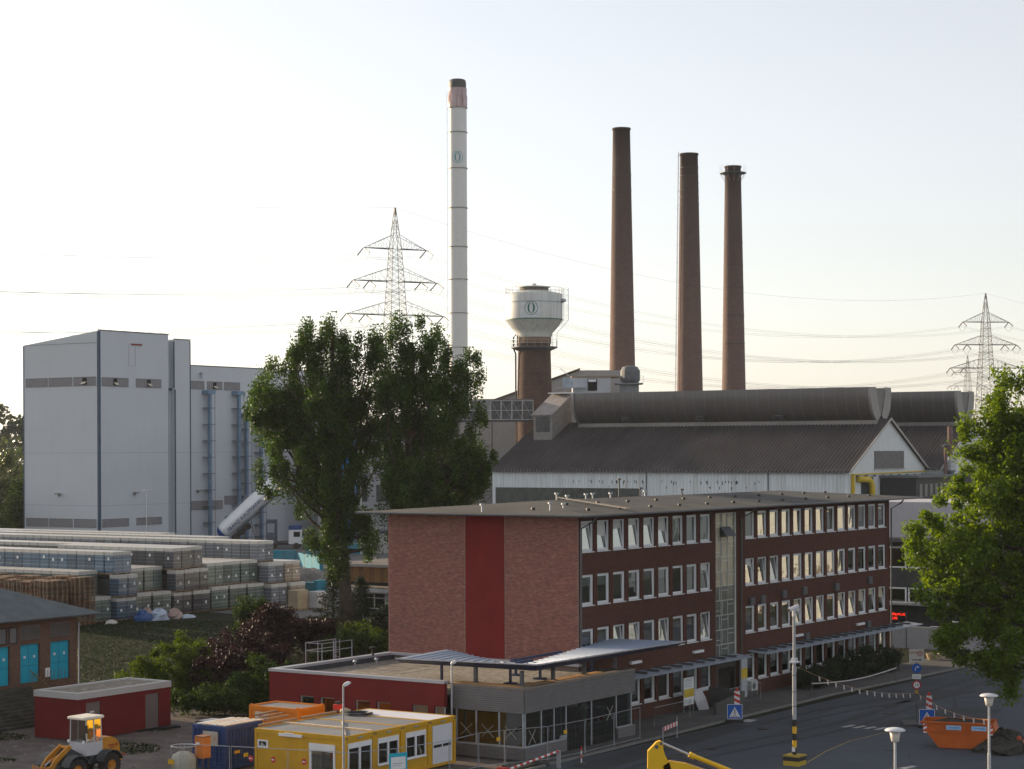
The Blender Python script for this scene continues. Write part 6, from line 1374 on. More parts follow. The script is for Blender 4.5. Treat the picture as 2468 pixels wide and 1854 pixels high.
# ------------------------------------------------------------------ water tower
wt = thingxy('water_tower', 'water tower with white drum tank, green ring emblem and brown brick shaft', 'water tower', 3.35, 300, 0)
m_tank = M('tank_white', (.60, .62, .59), .5, var=.06, scale=.5, streak=.4, dirt=(.30, .25, .18)); m_green = M('emblem_green', (.015, .16, .10), .5, var=0)
b = MB(); b.lathe(0, 0, [(4.2, 36.5), (4.22, 40.15), (4.1, 40.3), (2.3, 40.75)], 48, 0, False); b.build('drum', m_tank, wt, True)
b = MB(); b.lathe(0, 0, [(2.62, 34.2), (2.7, 34.6), (3.2, 35.1), (4.2, 36.42)], 48, 0, False); b.lathe(0, 0, [(2.42, 33.7), (2.62, 34.2)], 48, 0, False); b.build('cone', m_tank, wt, True)
MB().lathe(0, 0, [(4.23, 36.42), (4.25, 36.42), (4.25, 36.56), (4.23, 36.56)], 48, 0, False).build('green_band', m_green, wt)
MB().lathe(0, 0, [(4.23, 39.0), (4.30, 39.0), (4.30, 39.1), (4.23, 39.1)], 48, 0, False).build('rim_band', galv, wt)
MB().lathe(0, 0, [(2.1, 40.7), (2.15, 41.25), (2.1, 41.25)], 32).build('lantern', M('lantern_brown', (.14, .12, .11), .7), wt)
MB().lathe(0, 0, [(2.35, 41.25), (2.35, 41.38), (.5, 41.6), (.35, 41.6), (.35, 41.85)], 32).build('lid', m_tank, wt)
bm = brick_mat('tower_brick', (.13, .080, .060), (.095, .058, .045), (.10, .07, .06), round_r=2.5, bw=.4, bh=.14, dark=(.055, .04, .036), darklo=.38, darkhi=.65)
b = MB(); b.lathe(0, 0, [(2.75, 2), (2.62, 22), (2.42, 31.8), (2.38, 32.5), (2.42, 33.75)], 40, 0, False); b.build('brick_shaft', bm, wt, True)
MB().lathe(0, 0, [(2.44, 33.0), (2.5, 33.0), (2.5, 33.9), (2.44, 33.9)], 40, 0, False).build('rusty_collar', M('rust_collar', (.22, .14, .08), .7), wt)
for z in (28.9, 26.5, 24.2): MB().lathe(0, 0, [(2.6 - (z - 22) * .02, z), (2.66 - (z - 22) * .02, z), (2.66 - (z - 22) * .02, z + .1), (2.6 - (z - 22) * .02, z + .1)], 36, 0, False).build('iron_band', M('rust_band', (.12, .06, .045), .7), wt)
b = MB(); b.lathe(0, 0, [(2.4, 31.9), (3.3, 32.3), (3.45, 32.35), (3.45, 32.5), (2.4, 32.5)], 36, 0, False); b.build('balcony', M('balcony_steel', (.12, .13, .14), .6), wt)
def ring_rail(mb, R, z0, z1, n, w=.03):
    for k in range(n): t = 2 * math.pi * k / n; mb.bar((R * math.cos(t), R * math.sin(t), z0), (R * math.cos(t), R * math.sin(t), z1), w)
    for z in (z1, (z0 + z1) / 2): mb.tube([(R * math.cos(2 * math.pi * k / 36), R * math.sin(2 * math.pi * k / 36), z) for k in range(37)], w, 4)
b = MB(); ring_rail(b, 3.42, 32.5, 33.5, 20); b.build('balcony_rail', galv, wt); b = MB(); ring_rail(b, 4.2, 40.2, 41.15, 26); b.build('top_rail', M('rail_warm_grey', (.36, .32, .29), .6), wt)
b = MB(); x0 = 4.35
for (xx, yy) in ((x0, -.9), (x0 + .7, -.9), (x0, -.2), (x0 + .7, -.2)):
    b.tube([(xx, yy, 41.1), (xx, yy, 36.4), (xx - 1.7, yy, 34.5), (xx - 1.75, yy, 32.5)], .035, 4)
for k in range(20):
    z = 36.4 + k * .25; b.bar((x0, -.9, z), (x0 + .7, -.9, z), .02)
    if k % 3 == 0: b.bar((x0, -.9, z), (x0 + .7, -.9, z + .75), .02); b.bar((x0, -.2, z), (x0 + .7, -.2, z), .025)
for k in range(8): t = k / 8; b.bar((x0 - 1.7 * t, -.9, 36.4 - 1.9 * t), (x0 + .7 - 1.7 * t, -.9, 36.4 - 1.9 * t), .02)
b.build('ladder_cage', galv, wt)
b = MB(); b.tube([(-2.75, -.6, 2), (-2.75, -.6, 31.5), (-3.05, -.6, 32.2), (-3.05, -.6, 33.9), (-2.7, -.6, 34.3)], .13, 8); b.tube([(-2.5, -1.1, 32.6), (-2.5, -1.1, 34.1)], .1, 6); b.build('riser_pipe', M('dark_pipe', (.07, .07, .07), .6), wt)
MB().lathe(4.3, -1.2, [(.15, 39.0), (.4, 39.15), (.4, 39.45), (.15, 39.55)], 10).build('lamp', galv, wt)
MB().add([( (4.235) * math.cos(t), 4.235 * math.sin(t), z) for z in (36.6, 38.97) for t in [math.radians(q) for q in range(-119, -76, 4)]], [(k, k + 1, k + 12, k + 11) for k in range(10)]).build('white_patch', M('fresh_white', (.62, .65, .66), .5), wt)
emblem(wt, 4.245, 38.0, .98, m_green, math.radians(-96.5), 'ring_emblem')

# ------------------------------------------------------------------ pylons and lines
m_py = M('pylon_steel', (.10, .10, .105), .6, .3, var=.1)
arms = [(9.8, 7.0, 5), (17.5, 9.3, 6), (25.4, 10.6, 7)]
def pylon(lab, X, Y, Htop, rz, thick=1.0):
    c = thingxy('pylon', lab, 'pylon', X, Y, 0, rz, 'lattice power pylons')
    def hw(d): return .12 + (d * .105 if d < 9.8 else 1.03 + (d - 9.8) * .055) if d > .3 else .1
    b = MB(); w = .09 * thick; ds = [0, 3, 6, 9.8, 12, 14.7, 17.5, 20, 22.6, 25.4] + list(np.arange(28.5, Htop, 4.0)) + [Htop]
    P = lambda d, i: ((1, -1, -1, 1)[i] * hw(d), (1, 1, -1, -1)[i] * hw(d), Htop - d)
    for a, q in zip(ds, ds[1:]):
        for i in range(4):
            j = (i + 1) % 4; b.bar(P(a, i), P(q, i), w * 1.3)
            n = 2 if q - a > 2 and a > 6 else 1
            for t in range(n):
                aa, qq = a + (q - a) * t / n, a + (q - a) * (t + 1) / n
                b.bar(P(aa, i), P(qq, j), w * .7); b.bar(P(aa, j), P(qq, i), w * .7)
            b.bar(P(q, i), P(q, j), w * .7)
    b.build('mast', m_py, c)
    tips = []
    for d, l_, n in arms:
        for s_ in (-1, 1):
            b = MB(); z = Htop - d
            tip = Vector((s_ * (l_ + hw(d)), 0, z)); zu = z + 3.2
            for y in (-hw(d), hw(d)):
                b.bar((s_ * hw(d), y, z), tip, w * 2.0); b.bar((s_ * hw(d - 3), y, zu), tip, w)
            for k in range(1, n + 1):
                t0, t1 = (k - 1) / n, k / n
                for y in (-1, 1):
                    lo0 = Vector((s_ * hw(d), y * hw(d), z)).lerp(tip, t0); lo1 = Vector((s_ * hw(d), y * hw(d), z)).lerp(tip, t1); up0 = Vector((s_ * hw(d), y * hw(d), zu)).lerp(tip, t0); up1 = Vector((s_ * hw(d), y * hw(d), zu)).lerp(tip, t1)
                    b.bar(lo0, up1, w * .5); b.bar(up1, lo1, w * .5)
            b.build('cross_arm', m_py, c)
            for f_ in ((1.0,) if l_ < 8 else (1.0, .55)):
                q = Vector((s_ * (hw(d) + l_ * f_), 0, z)); tips.append((q.x, z))
                b = MB()
                for e_ in (-1, 1):
                    b.tube([q + Vector((0, e_ * .3, -.1)), q + Vector((0, e_ * 3.6, -1.5))], .14 * thick, 5)
                b.tube([q + Vector((0, -3.6 + 7.2 * t / 6, -1.5 - 1.6 * math.sin(math.pi * t / 6))) for t in range(7)], .05, 4)
                b.build('insulator', M('insulator_brown', (.10, .07, .06), .4), c)
    return c, tips
mx = math.radians(0)
PA, tips = pylon('large lattice power pylon between the poplars and the white chimney', -27.4, 480, 74.7, 28, 1.0)
PB, _ = pylon('lattice power pylon at the right edge above the tree', 161.0, 690, 69.9, 8, 1.25)
PC, _ = pylon('small faraway lattice pylon just left of the right-hand one', 258.0, 1150, 70.0, 10, 1.1)
PD, _ = pylon('far-left lattice pylon standing outside the picture', -190.0, 300, 70.0, 60, 1.0)
PE, _ = pylon('far-right lattice pylon standing outside the picture', 420.0, 900, 72.0, 10, 1.0)
def wires(A, HA, ra, B, HB, rb, lab, r=.024, sag=.035):
    ra, rb = math.radians(ra), math.radians(rb); k_ = 0
    for (x, z) in tips + [(0, HA if 0 else None)]:
        if z is None: za, zb_ = HA, HB; xx = 0
        else: za, zb_ = z - 1.5 - (74.7 - HA), z - 1.5 - (74.7 - HB); xx = x
        a = Vector((A[0] + xx * math.cos(ra), A[1] + xx * math.sin(ra), za)); b_ = Vector((B[0] + xx * math.cos(rb), B[1] + xx * math.sin(rb), zb_))
        L_ = (b_ - a).length; b = MB()
        for off in ((-.25, .25) if z is not None else (0,)):
            pts = []
            for k in range(25):
                t = k / 24; q = a.lerp(b_, t); q.z -= L_ * sag * 4 * t * (1 - t); q.z += off * .9; pts.append(q)
            b.tube(pts, r, 3, cap=False)
        k_ += 1
        o = b.build('power_line', m_py); pos = 'earth wire at the pylon tips' if z is None else ('top' if z > 64 else 'middle' if z > 56 else 'bottom') + ' arm, ' + ('outer' if abs(x) > 9.2 or z > 62 else 'inner') + (' right' if x > 0 else ' left') + ' conductor pair'
        tag(o, f'line {pos}, {lab}', 'power line', 'overhead power lines')
wires((-27.4, 480), 74.7, 28, (161, 690), 69.9, 8, 'spanning behind the chimneys')
wires((-27.4, 480), 74.7, 28, (-190, 300), 70.0, 60, 'running off to the left', sag=.02)
wires((161, 690), 69.9, 8, (420, 900), 72, 10, 'running off to the right')

# ------------------------------------------------------------------ buildings right of the office
rb = thing('staff_building', 'two-storey building with white framed windows behind the far end of the office', 'building', 66.0, -12, 0)
b = MB(); b.box(0, .3, 0, 30, 0, 3.2); b.box(0, .3, 0, 30, 4.9, 6.6); b.box(.3, 12, 0, .3, 0, 9); b.box(0, 12, 29.7, 30, 0, 9); b.build('wall', M('dark_green_grey_wall', (.05, .055, .055), .8, var=.2), rb)
MB().box(-1.0, 12, -1, 30.5, 8.95, 9.3).build('roof', M('rb_roof', (.10, .10, .105), .8), rb); MB().box(.5, 12, -1, 30.3, 9.32, 12.5).build('upper_storey', M('pale_upper_wall', (.42, .42, .45), .7, var=.05), rb)
MB().box(-1.4, 0, -1, 30.5, 3.4, 3.6).build('ledge', m_trim, rb); MB().box(1.5, 1.7, .3, 29.7, 0, 9).build('inner_wall', M('dim_interior', (.16, .155, .14)), rb)
for z0, h_ in ((3.25, 1.6), (6.6, 1.9)):
    for k in range(13):
        y = .4 + k * 2.25; o = put('window', None, rb); b = MB(); b.box(-.02, .1, y, y + .13, z0, z0 + h_); b.box(-.02, .1, y + 1.95, y + 2.08, z0, z0 + h_); b.box(-.02, .1, y + .13, y + 1.95, z0, z0 + .13); b.box(-.02, .1, y + .13, y + 1.95, z0 + h_ - .13, z0 + h_); b.build('frame', white, o)
        MB().quad((.05, y + .13, z0 + .13), (.05, y + 1.95, z0 + .13), (.05, y + 1.95, z0 + h_ - .13), (.05, y + .13, z0 + h_ - .13)).build('pane', dglass, o)
ww = thing('white_wall', 'low pale boundary wall behind the sign pole at the far end of the road', 'wall', 60.5, -9, 0)
for k in range(9): MB().bbox(0, .2, k * 2.2, k * 2.2 + 2.16, 0, 1.9 if k % 2 else 2.0, .02).build('panel', M('pale_lilac_panel', (.40, .40, .42), .7, var=.08), ww)
ld = thing('led_board', 'small black electronic board with red dot lettering on two thin posts beyond the office', 'display board', 59.0, 4.9, 0)
b = MB(); b.bar((0, -1.4, 0), (0, -1.4, 3.2), .06); b.bar((0, .9, 0), (0, .9, 3.0), .06); b.build('post', gsteel, ld)
MB().box(-.05, .1, -1.35, .05, 2.35, 3.25).build('casing', blackp, ld)
m_led = emis_mat('red_led', (1, .03, .01), 1.6); b = MB(); r3 = random.Random(8)
for row, zz in ((0, 2.95), (1, 2.6)):
    for k in range(16 if row == 0 else 7):
        for q in range(4):
            if r3.random() < .62: b.box(-.06, -.052, -.05 - k * .08 - .05, -.05 - k * .08, zz + q * .055, zz + q * .055 + .04)
b.build('led_dots', m_led, ld)
street_lamp('twin-headed low street lamp seen beside the electronic board', 54.5, -3.2, 2.9, -56, 2)
fb = thing('flower_tub', 'round beige concrete flower tub on the pavement beyond the sign pole', 'planter', 51.6, -1.9, .12); MB().lathe(0, 0, [(.45, 0), (.62, .5), (.55, .5), (.5, .4)], 14).build('tub', M('beige_concrete', (.36, .29, .18), .8), fb)
# factory skyline filler seen through the poplars
for k, (X, Y, w_, d_, h_, col, lab) in enumerate(((-33, 345, 14, 14, 19, (.42, .43, .44), 'grey flat shed glimpsed between the poplar trunks, left one'), (-18, 350, 12, 14, 18, (.46, .47, .48), 'pale shed with shallow roof glimpsed through the gap between the poplars'), (-16.5, 300, 6.5, 8, 11, (.40, .42, .44), 'white-grey factory wing glimpsed under the right poplar'), (-27, 330, 5, 5, 24, (.03, .20, .50), 'bright blue silo glimpsed through the left poplar'))):
    c = thingxy('factory_shed', lab, 'factory building', X, Y, 2.0)
    if k == 3: MB().lathe(0, 0, [(1.7, 0), (1.7, h_ - 2), (.5, h_)], 20).build('silo', M('silo_blue', col, .5), c)
    else:
        MB().add([(0, 0, 0), (w_, 0, 0), (w_, d_, 0), (0, d_, 0), (0, 0, h_ - 1.5), (w_ / 2, 0, h_), (w_, 0, h_ - 1.5), (0, d_, h_ - 1.5), (w_ / 2, d_, h_), (w_, d_, h_ - 1.5)], [(0, 1, 6, 5, 4), (1, 2, 9, 6), (3, 0, 4, 7), (2, 3, 7, 8, 9)]).build('wall', M('shed_%d' % k, col, .7, var=.06), c)
        MB().add([(-.3, -.3, h_ - 1.5), (w_ / 2, -.3, h_ + .1), (w_ + .3, -.3, h_ - 1.5), (-.3, d_, h_ - 1.5), (w_ / 2, d_, h_ + .1), (w_ + .3, d_, h_ - 1.5)], [(0, 1, 4, 3), (1, 2, 5, 4)]).build('roof', M('shed_roof', (.22, .22, .23), .7), c)
        for q in range(3): MB().box(w_ * (.15 + .28 * q), w_ * (.32 + .28 * q), -.06, -.005, h_ * .35, h_ * .5).build('window', m_dwin, c)

# unseen warehouse added on the right to give the office windows cream reflections
cw = thingxy('added_cream_warehouse', 'unseen long cream warehouse added at far right to put cream reflections into the office windows', 'warehouse', 104, 191, 0, 8)
m_cw = M('cream_cladding', (.58, .59, .56), .7, var=.06)
for k in range(14): MB().box(0, .3, k * 7, k * 7 + 6.9, 0, 13).build('panel', m_cw, cw)
MB().box(.35, 30, 0, 98, 0, 12.9).build('hall_body', m_cw, cw); MB().box(-.6, 30.5, -.5, 98.5, 13.01, 13.5).build('roof', m_felt, cw)
for k in range(6): MB().box(-.05, -.003, 5 + k * 15, 10 + k * 15, 0, 4.5).build('door', m_gdoor, cw)
# ------------------------------------------------------------------ vegetation
def leaf_mesh(name, mat, P, size, up=.0, seed=0, aspect=.62):
    r = np.random.default_rng(seed); P = np.asarray(P, dtype=np.float64); n = len(P)
    nrm = r.normal(size=(n, 3)); nrm[:, 2] += up; nrm /= np.linalg.norm(nrm, axis=1)[:, None]
    t = r.normal(size=(n, 3)); a = np.cross(nrm, t); a /= np.linalg.norm(a, axis=1)[:, None]; b = np.cross(nrm, a)
    s = size * r.uniform(.6, 1.35, n)[:, None]
    V = np.empty((n, 4, 3)); V[:, 0] = P - a * s; V[:, 1] = P + b * s * aspect; V[:, 2] = P + a * s; V[:, 3] = P - b * s * aspect
    me = bpy.data.meshes.new(name); me.vertices.add(n * 4); me.vertices.foreach_set('co', V.reshape(-1)); me.loops.add(n * 4); me.loops.foreach_set('vertex_index', np.arange(n * 4, dtype=np.int32))
    me.polygons.add(n); me.polygons.foreach_set('loop_start', np.arange(0, n * 4, 4, dtype=np.int32)); me.polygons.foreach_set('loop_total', np.full(n, 4, dtype=np.int32)); me.materials.append(mat); me.update()
    return me
def in_blobs(blobs, n, r, shell=.0):
    vol = np.array([b[3] * b[4] * b[5] for b in blobs]); idx = r.choice(len(blobs), n, p=vol / vol.sum()); B = np.array(blobs)[idx]
    d = r.normal(size=(n, 3)); d /= np.linalg.norm(d, axis=1)[:, None]; rad = r.uniform(shell ** 3, 1, n) ** (1 / 3)
    return B[:, :3] + d * rad[:, None] * B[:, 3:6]
def tree(lab, X, Y, Z, blobs, nclump, nleaf, csize, lsize, mat, trunk_r, trunk_h, trunk_top, limbs=14, cat='tree', name='tree', seed=1, sag=.0, vert=1.6, bark=None, shell=.35, up=0.0):
    r = np.random.default_rng(seed); c = thingxy(name, lab, cat, X, Y, Z)
    C = in_blobs(blobs, nclump, r, shell)
    per = nleaf // nclump; cs = csize * r.uniform(.55, 1.4, nclump)
    d = np.clip(r.normal(size=(nclump, per, 3)) * .5, -.95, .95)
    P = C[:, None, :] + d * cs[:, None, None] * np.array([1, 1, vert])
    P = P.reshape(-1, 3); P = P[P[:, 2] > .05]
    put('crown', leaf_mesh('crown', mat, P, lsize, up, seed), c)
    bark = bark or M('bark', (.075, .06, .045), .95, var=.35, scale=2, bump=.6, bscale=6)
    rr = random.Random(seed); tb = MB(); top = Vector(trunk_top); n_ = 8
    tp = [Vector((0, 0, -.2)).lerp(top, k / n_) + Vector((rr.uniform(-.2, .2), rr.uniform(-.2, .2), 0)) * (k / n_) * trunk_r * 2 for k in range(n_ + 1)]
    tb.tube(tp, [trunk_r * (1.25 if k == 0 else 1 - .78 * k / n_) for k in range(n_ + 1)], 9); tb.build('trunk', bark, c, True)
    lb = MB()
    order = r.choice(nclump, min(limbs, nclump), replace=False)
    for i in order:
        e_ = Vector(C[i]); f_ = rr.uniform(trunk_h, .92); q = Vector((0, 0, 0)).lerp(top, f_)
        if e_.z < q.z - 1.0: f_ = max(.12, min(f_, (e_.z - .5) / max(top.z, 1))); q = Vector((0, 0, 0)).lerp(top, f_)
        mid = q.lerp(e_, .5) + Vector((rr.uniform(-.3, .3), rr.uniform(-.3, .3), -.08 * (e_ - q).length))
        r0 = trunk_r * (1 - .78 * f_) * .55
        lb.tube([q, q.lerp(mid, .5) + Vector((0, 0, -.02)), mid, e_], [r0, r0 * .8, r0 * .55, r0 * .15], 5)
        for j in range(3):
            k_ = Vector(C[rr.randrange(nclump)])
            if (k_ - e_).length < csize * 4: lb.tube([mid, (mid + k_) / 2, k_], [r0 * .4, r0 * .25, r0 * .08], 4)
    if lb.v: lb.build('limb', bark, c)
    return c
lf_pop = leaf_mat('poplar_leaf', (.020, .050, .010), (.066, .118, .020), .36, .45, .3)
lf_map = leaf_mat('maple_leaf', (.050, .105, .007), (.145, .215, .016), .5, .5, .35)
lf_bush = leaf_mat('bush_leaf', (.013, .032, .008), (.042, .075, .014), .3, .6, .1)
lf_yel = leaf_mat('yellow_green_leaf', (.032, .062, .008), (.075, .115, .014), .4, .6, .1)
lf_pur = leaf_mat('purple_leaf', (.014, .007, .009), (.036, .017, .015), .25, .5, .2)
lf_con = leaf_mat('conifer_needle', (.012, .028, .012), (.025, .045, .02), .15, .6, .2)
lf_far = leaf_mat('far_wood_leaf', (.028, .05, .018), (.065, .085, .025), .35)
# left poplar
K = .0398
def bl(px, py, rx, ry, y=0, ry2=None): return ((px - 748) * K, y, (972 - py) * K + 17.3 - 2.0, rx * K, (ry2 or rx) * K, ry * K)
B1 = [bl(655, 800, 48, 120), bl(832, 850, 24, 75, 1), bl(800, 950, 40, 60, 1.5), bl(712, 790, 50, 105, 1), bl(772, 800, 52, 110, -1), bl(818, 800, 34, 95), bl(613, 820, 32, 100), bl(600, 880, 68, 85, 1.5), bl(560, 870, 34, 55), bl(690, 900, 90, 80, -1), bl(770, 920, 60, 90, 1), bl(640, 980, 80, 65), bl(600, 1030, 56, 42, 1), bl(720, 1020, 75, 75, -1.5), bl(680, 1100, 55, 50, 1), bl(745, 1120, 60, 60), bl(700, 1165, 62, 45, -1), bl(775, 1180, 45, 45, 1), bl(725, 1225, 40, 20), bl(690, 1210, 28, 18, -1.2)]
T1 = [bl(x, y, 11, 40, (x % 5) - 2) for x, y in ((612, 730), (640, 715), (662, 700), (688, 712), (712, 705), (738, 700), (760, 712), (785, 706), (808, 725), (595, 780), (563, 800), (548, 830), (575, 790))]
tree('large dark poplar with spreading flame-shaped crown, left of the pair', -14.3, 176, 2.0, B1 + T1, 430, 130000, .60, .11, lf_pop, .62, .25, (-1.5, 0, 25.0), 90, 'tree', 'poplar_tree', 11, vert=1.8, shell=.35, up=.3)
K2 = K
def b2(px, py, rx, ry, y=0): return ((px - 865) * K2, y, (972 - py) * K2 + 17.3 - 2.0, rx * K2, rx * K2, ry * K2)
B2 = [b2(836, 790, 22, 80, -1), b2(868, 770, 32, 75), b2(905, 770, 34, 75, 1), b2(940, 790, 32, 80, -1), b2(975, 820, 34, 75), b2(1012, 840, 30, 72, 1), b2(890, 860, 55, 70), b2(950, 890, 70, 60, -1), b2(1020, 900, 34, 55), b2(880, 960, 55, 70, 1.5), b2(970, 980, 80, 65), b2(1040, 985, 42, 38, 1), b2(900, 1050, 75, 60, -1), b2(985, 1055, 62, 45, 1), b2(1010, 1020, 50, 40), b2(860, 1120, 40, 60), b2(835, 900, 25, 60, 2), b2(845, 1010, 35, 50, 1)]
T2 = [b2(x, y, 11, 40, (x % 5) - 2) for x, y in ((858, 715), (880, 705), (903, 700), (925, 712), (948, 722), (968, 742), (985, 760), (1008, 780), (1028, 800), (1046, 850), (1052, 880))]
tree('dark poplar with broad right-leaning crown, right of the pair, behind the brick end wall', -9.6, 172, 2.0, B2 + T2, 350, 105000, .58, .11, lf_pop, .45, .3, (1.5, 0, 24.0), 80, 'tree', 'poplar_tree', 12, vert=1.8, shell=.35, up=.3)
# big maple at the right edge
Km = 1.1157 * 120 / 4898
def bm_(px, py, rx, ry, y=0): return ((px - 2245) * Km, y, (972 - py) * Km + 17.3, rx * Km, rx * Km, ry * Km)
B3 = [bm_(2190, 900, 75, 110), bm_(2130, 960, 55, 75, 1), bm_(2110, 870, 35, 40, -1), bm_(2220, 1000, 100, 110, 1), bm_(2120, 1060, 75, 60, -1), bm_(2060, 1080, 45, 40), bm_(2180, 1130, 110, 80, 1), bm_(2060, 1150, 60, 50, 1), bm_(2000, 1160, 50, 45, 0), bm_(2020, 1220, 50, 40, 1), bm_(1980, 1115, 38, 26), bm_(1990, 1190, 40, 28, -1), bm_(2100, 1210, 95, 70, -1), bm_(2030, 1260, 65, 45), bm_(2200, 1280, 110, 90, 1), bm_(2100, 1330, 85, 60), bm_(2060, 1385, 55, 30, 1), bm_(2180, 1400, 90, 60, -1), bm_(2120, 1440, 55, 32), bm_(2200, 1480, 40, 38, 1), bm_(2310, 1100, 130, 330), bm_(2290, 800, 80, 60)]
tree('big bright green maple reaching in from the right edge over the road', (2245 * 1.1157 - 1234) / 4898 * 120, 120, 0, B3, 760, 185000, .62, .105, lf_map, .42, .3, (1.2, .5, 19.5), 120, 'tree', 'maple_tree', 13, vert=.85, shell=.3, up=.8)
# bushes around the site yard
def bush(lab, u, v, blobs, n, nl, cs, ls, mat, seed, name='bush', tr=.09, th=1.6, cat='bush', **kw):
    X, Y = xy(u, v); return tree(lab, X, Y, gh(X, Y), blobs, n, nl, cs, ls, mat, tr, .1, (0, 0, th), 18, cat, name, seed, vert=.9, **kw)
bush('large purple-leaved bush behind the blue container', 0.5, 27.5, [(0, 0, 2.6, 2.9, 2.6, 2.2), (-1.8, .5, 2.2, 2, 2, 1.8), (1.8, 1, 2.4, 1.9, 2, 1.8), (.3, 1, 4.2, 1.7, 1.6, 1.3), (.5, 0, .9, 3.2, 2, .9)], 170, 30000, .5, .085, lf_pur, 21, 'purple_bush', .12, 4)
bush('purple-leaved small tree with reddish top before the bottle pallets', 12.5, 35.5, [(0, 0, 3.6, 1.7, 1.5, 1.3), (.6, 0, 5.0, 1.3, 1.2, .9), (1.0, 0, 2.6, 1.3, 1.3, 1.3)], 90, 15000, .45, .085, lf_pur, 22, 'purple_bush', .1, 4.5)
bush('green leafy bush topping the purple tree before the beige pallets', 16.5, 40.5, [(0, 0, 4.2, 1.4, 1.3, 1.1), (-.3, 0, 3.0, 1.3, 1.3, 1.6)], 60, 11000, .42, .085, lf_bush, 23, 'bush', .09, 3.6)
bush('wide yellow-green bush left of the purple bush', -.5, 33.0, [(0, 0, 2.2, 2.4, 2, 1.7), (-2.2, 0, 1.5, 1.8, 1.6, 1.2), (.8, .5, 3.3, 1.5, 1.4, 1.2), (1.8, -.5, 2.1, 1.6, 1.6, 1.8), (-3.6, .3, .9, 1.3, 1.2, .8)], 150, 24000, .45, .08, lf_yel, 24)
bush('dark green undergrowth bush between the red hut and the annex', -5.0, 25.5, [(0, 0, 1.0, 2.6, 1.8, .9), (2.4, 1, 1.2, 1.8, 1.6, 1.1), (3.8, .5, 1.6, 1.3, 1.5, 1.4)], 100, 17000, .42, .08, lf_bush, 25)
bush('tall dark bush against the left end of the red annex wall', -7.5, 18.6, [(0, 0, 1.8, 1.6, 1.6, 1.7), (-.9, 1, 3.0, 1.2, 1.4, 1.5), (.6, 1.5, 2.8, 1.2, 1.2, 1.4)], 90, 15000, .42, .085, lf_bush, 26)
bush('rounded mid-green bush behind the annex roof', 17.0, 31.0, [(0, 0, 1.8, 1.9, 1.7, 1.5), (1.6, .5, 2.2, 1.5, 1.4, 1.4), (-1.4, 0, 1.6, 1.4, 1.4, 1.2)], 90, 15000, .42, .08, lf_bush, 27)
bush('bright green bush at the foot of the poplar trunk', 22.5, 34.5, [(0, 0, 1.4, 1.8, 1.6, 1.6), (1.2, .5, 1.0, 1.4, 1.2, 1.0)], 70, 7500, .5, .10, lf_yel, 28)
bush('purple shrub left of the poplar trunk', 20.0, 38.0, [(0, 0, 2.3, 1.8, 1.5, 1.3), (1.4, 0, 1.9, 1.3, 1.3, 1.1), (-1.4, 0, 2.0, 1.2, 1.2, 1.2)], 80, 8000, .5, .12, lf_pur, 29, 'purple_bush')
bush('round dark clipped shrub on the grass before the canteen door', 31.5, 38.5, [(0, 0, 1.2, 1.7, 1.5, 1.3)], 50, 6000, .45, .10, lf_con, 30)
bush('small yellow-flowered shrub beside the brick end wall', 30.0, 33.6, [(0, 0, .9, 1.1, 1.0, 1.0)], 24, 2600, .4, .09, lf_yel, 31)
bush('low ground-cover bush on the grass behind the annex', 16.0, 22.5, [(0, 0, .5, 4.5, 1.8, .45), (3, 0, .5, 2.5, 1.6, .5)], 70, 6500, .4, .09, lf_yel, 32)
bush('tall hedge bush along the brick wall under the far canopy, left half', 30.5, -1.9, [(0, 0, .9, 1.2, 1.0, .9), (1.4, 2.1, .9, 1.2, 1.0, 1.0), (-1.3, -2.0, .8, 1.1, .9, .8)], 70, 8000, .45, .085, lf_con, 33, 'hedge')
bush('tall hedge bush along the brick wall under the far canopy, right half', 38.0, -1.9, [(0, 0, 1.1, 1.3, 1.1, 1.2), (1.5, 2.3, 1.0, 1.3, 1.0, 1.1), (-1.4, -2.2, 1.0, 1.2, 1.0, 1.0), (2.6, 3.9, .8, .9, .9, .8)], 90, 9500, .45, .085, lf_con, 34, 'hedge')
bush('small dark shrub beside the flower tub at the far pavement', 53.0, -3.4, [(0, 0, .6, 1.2, .9, .6)], 26, 2600, .35, .09, lf_con, 35)
# conifer
def conifer(lab, X, Y, Z, h, r, seed):
    g = np.random.default_rng(seed); c = thingxy('conifer_tree', lab, 'tree', X, Y, Z); P = []; lb = MB()
    for k in range(46):
        z = h * (.08 + .9 * k / 46); rr = r * (1 - k / 46) ** .8 * g.uniform(.7, 1.15); t = k * 2.4
        d = np.array([math.cos(t), math.sin(t), 0]); lb.tube([(0, 0, z), tuple(d * rr * .6 + np.array([0, 0, z - .05])), tuple(d * rr + np.array([0, 0, z + .12]))], [.03, .02, .008], 4)
        n = int(60 + 110 * rr / r); s = g.uniform(.1, 1, n) ** .8
        q = d[None, :] * (s * rr)[:, None] + g.normal(size=(n, 3)) * np.array([.16, .16, .07]) * (1 + .8 * (1 - s))[:, None]; q[:, 2] += z + .12 * s; P.append(q)
    put('crown', leaf_mesh('crown', lf_con, np.concatenate(P), .11, 1.5, seed, .35), c)
    lb.build('limb', M('bark', (.075, .06, .045)), c); MB().tube([(0, 0, -.1), (0, 0, h)], [.14, .02], 7).build('trunk', M('bark', (.075, .06, .045)), c)
conifer('small dark spruce left of the poplar trunk, before the turquoise walls', -15.6, 176.5, 2.0, 4.9, 2.3, 41)
conifer('dark yew-like conifer right behind the small spruce beside the canteen', -13.4, 179.5, 2.0, 4.2, 1.7, 42)
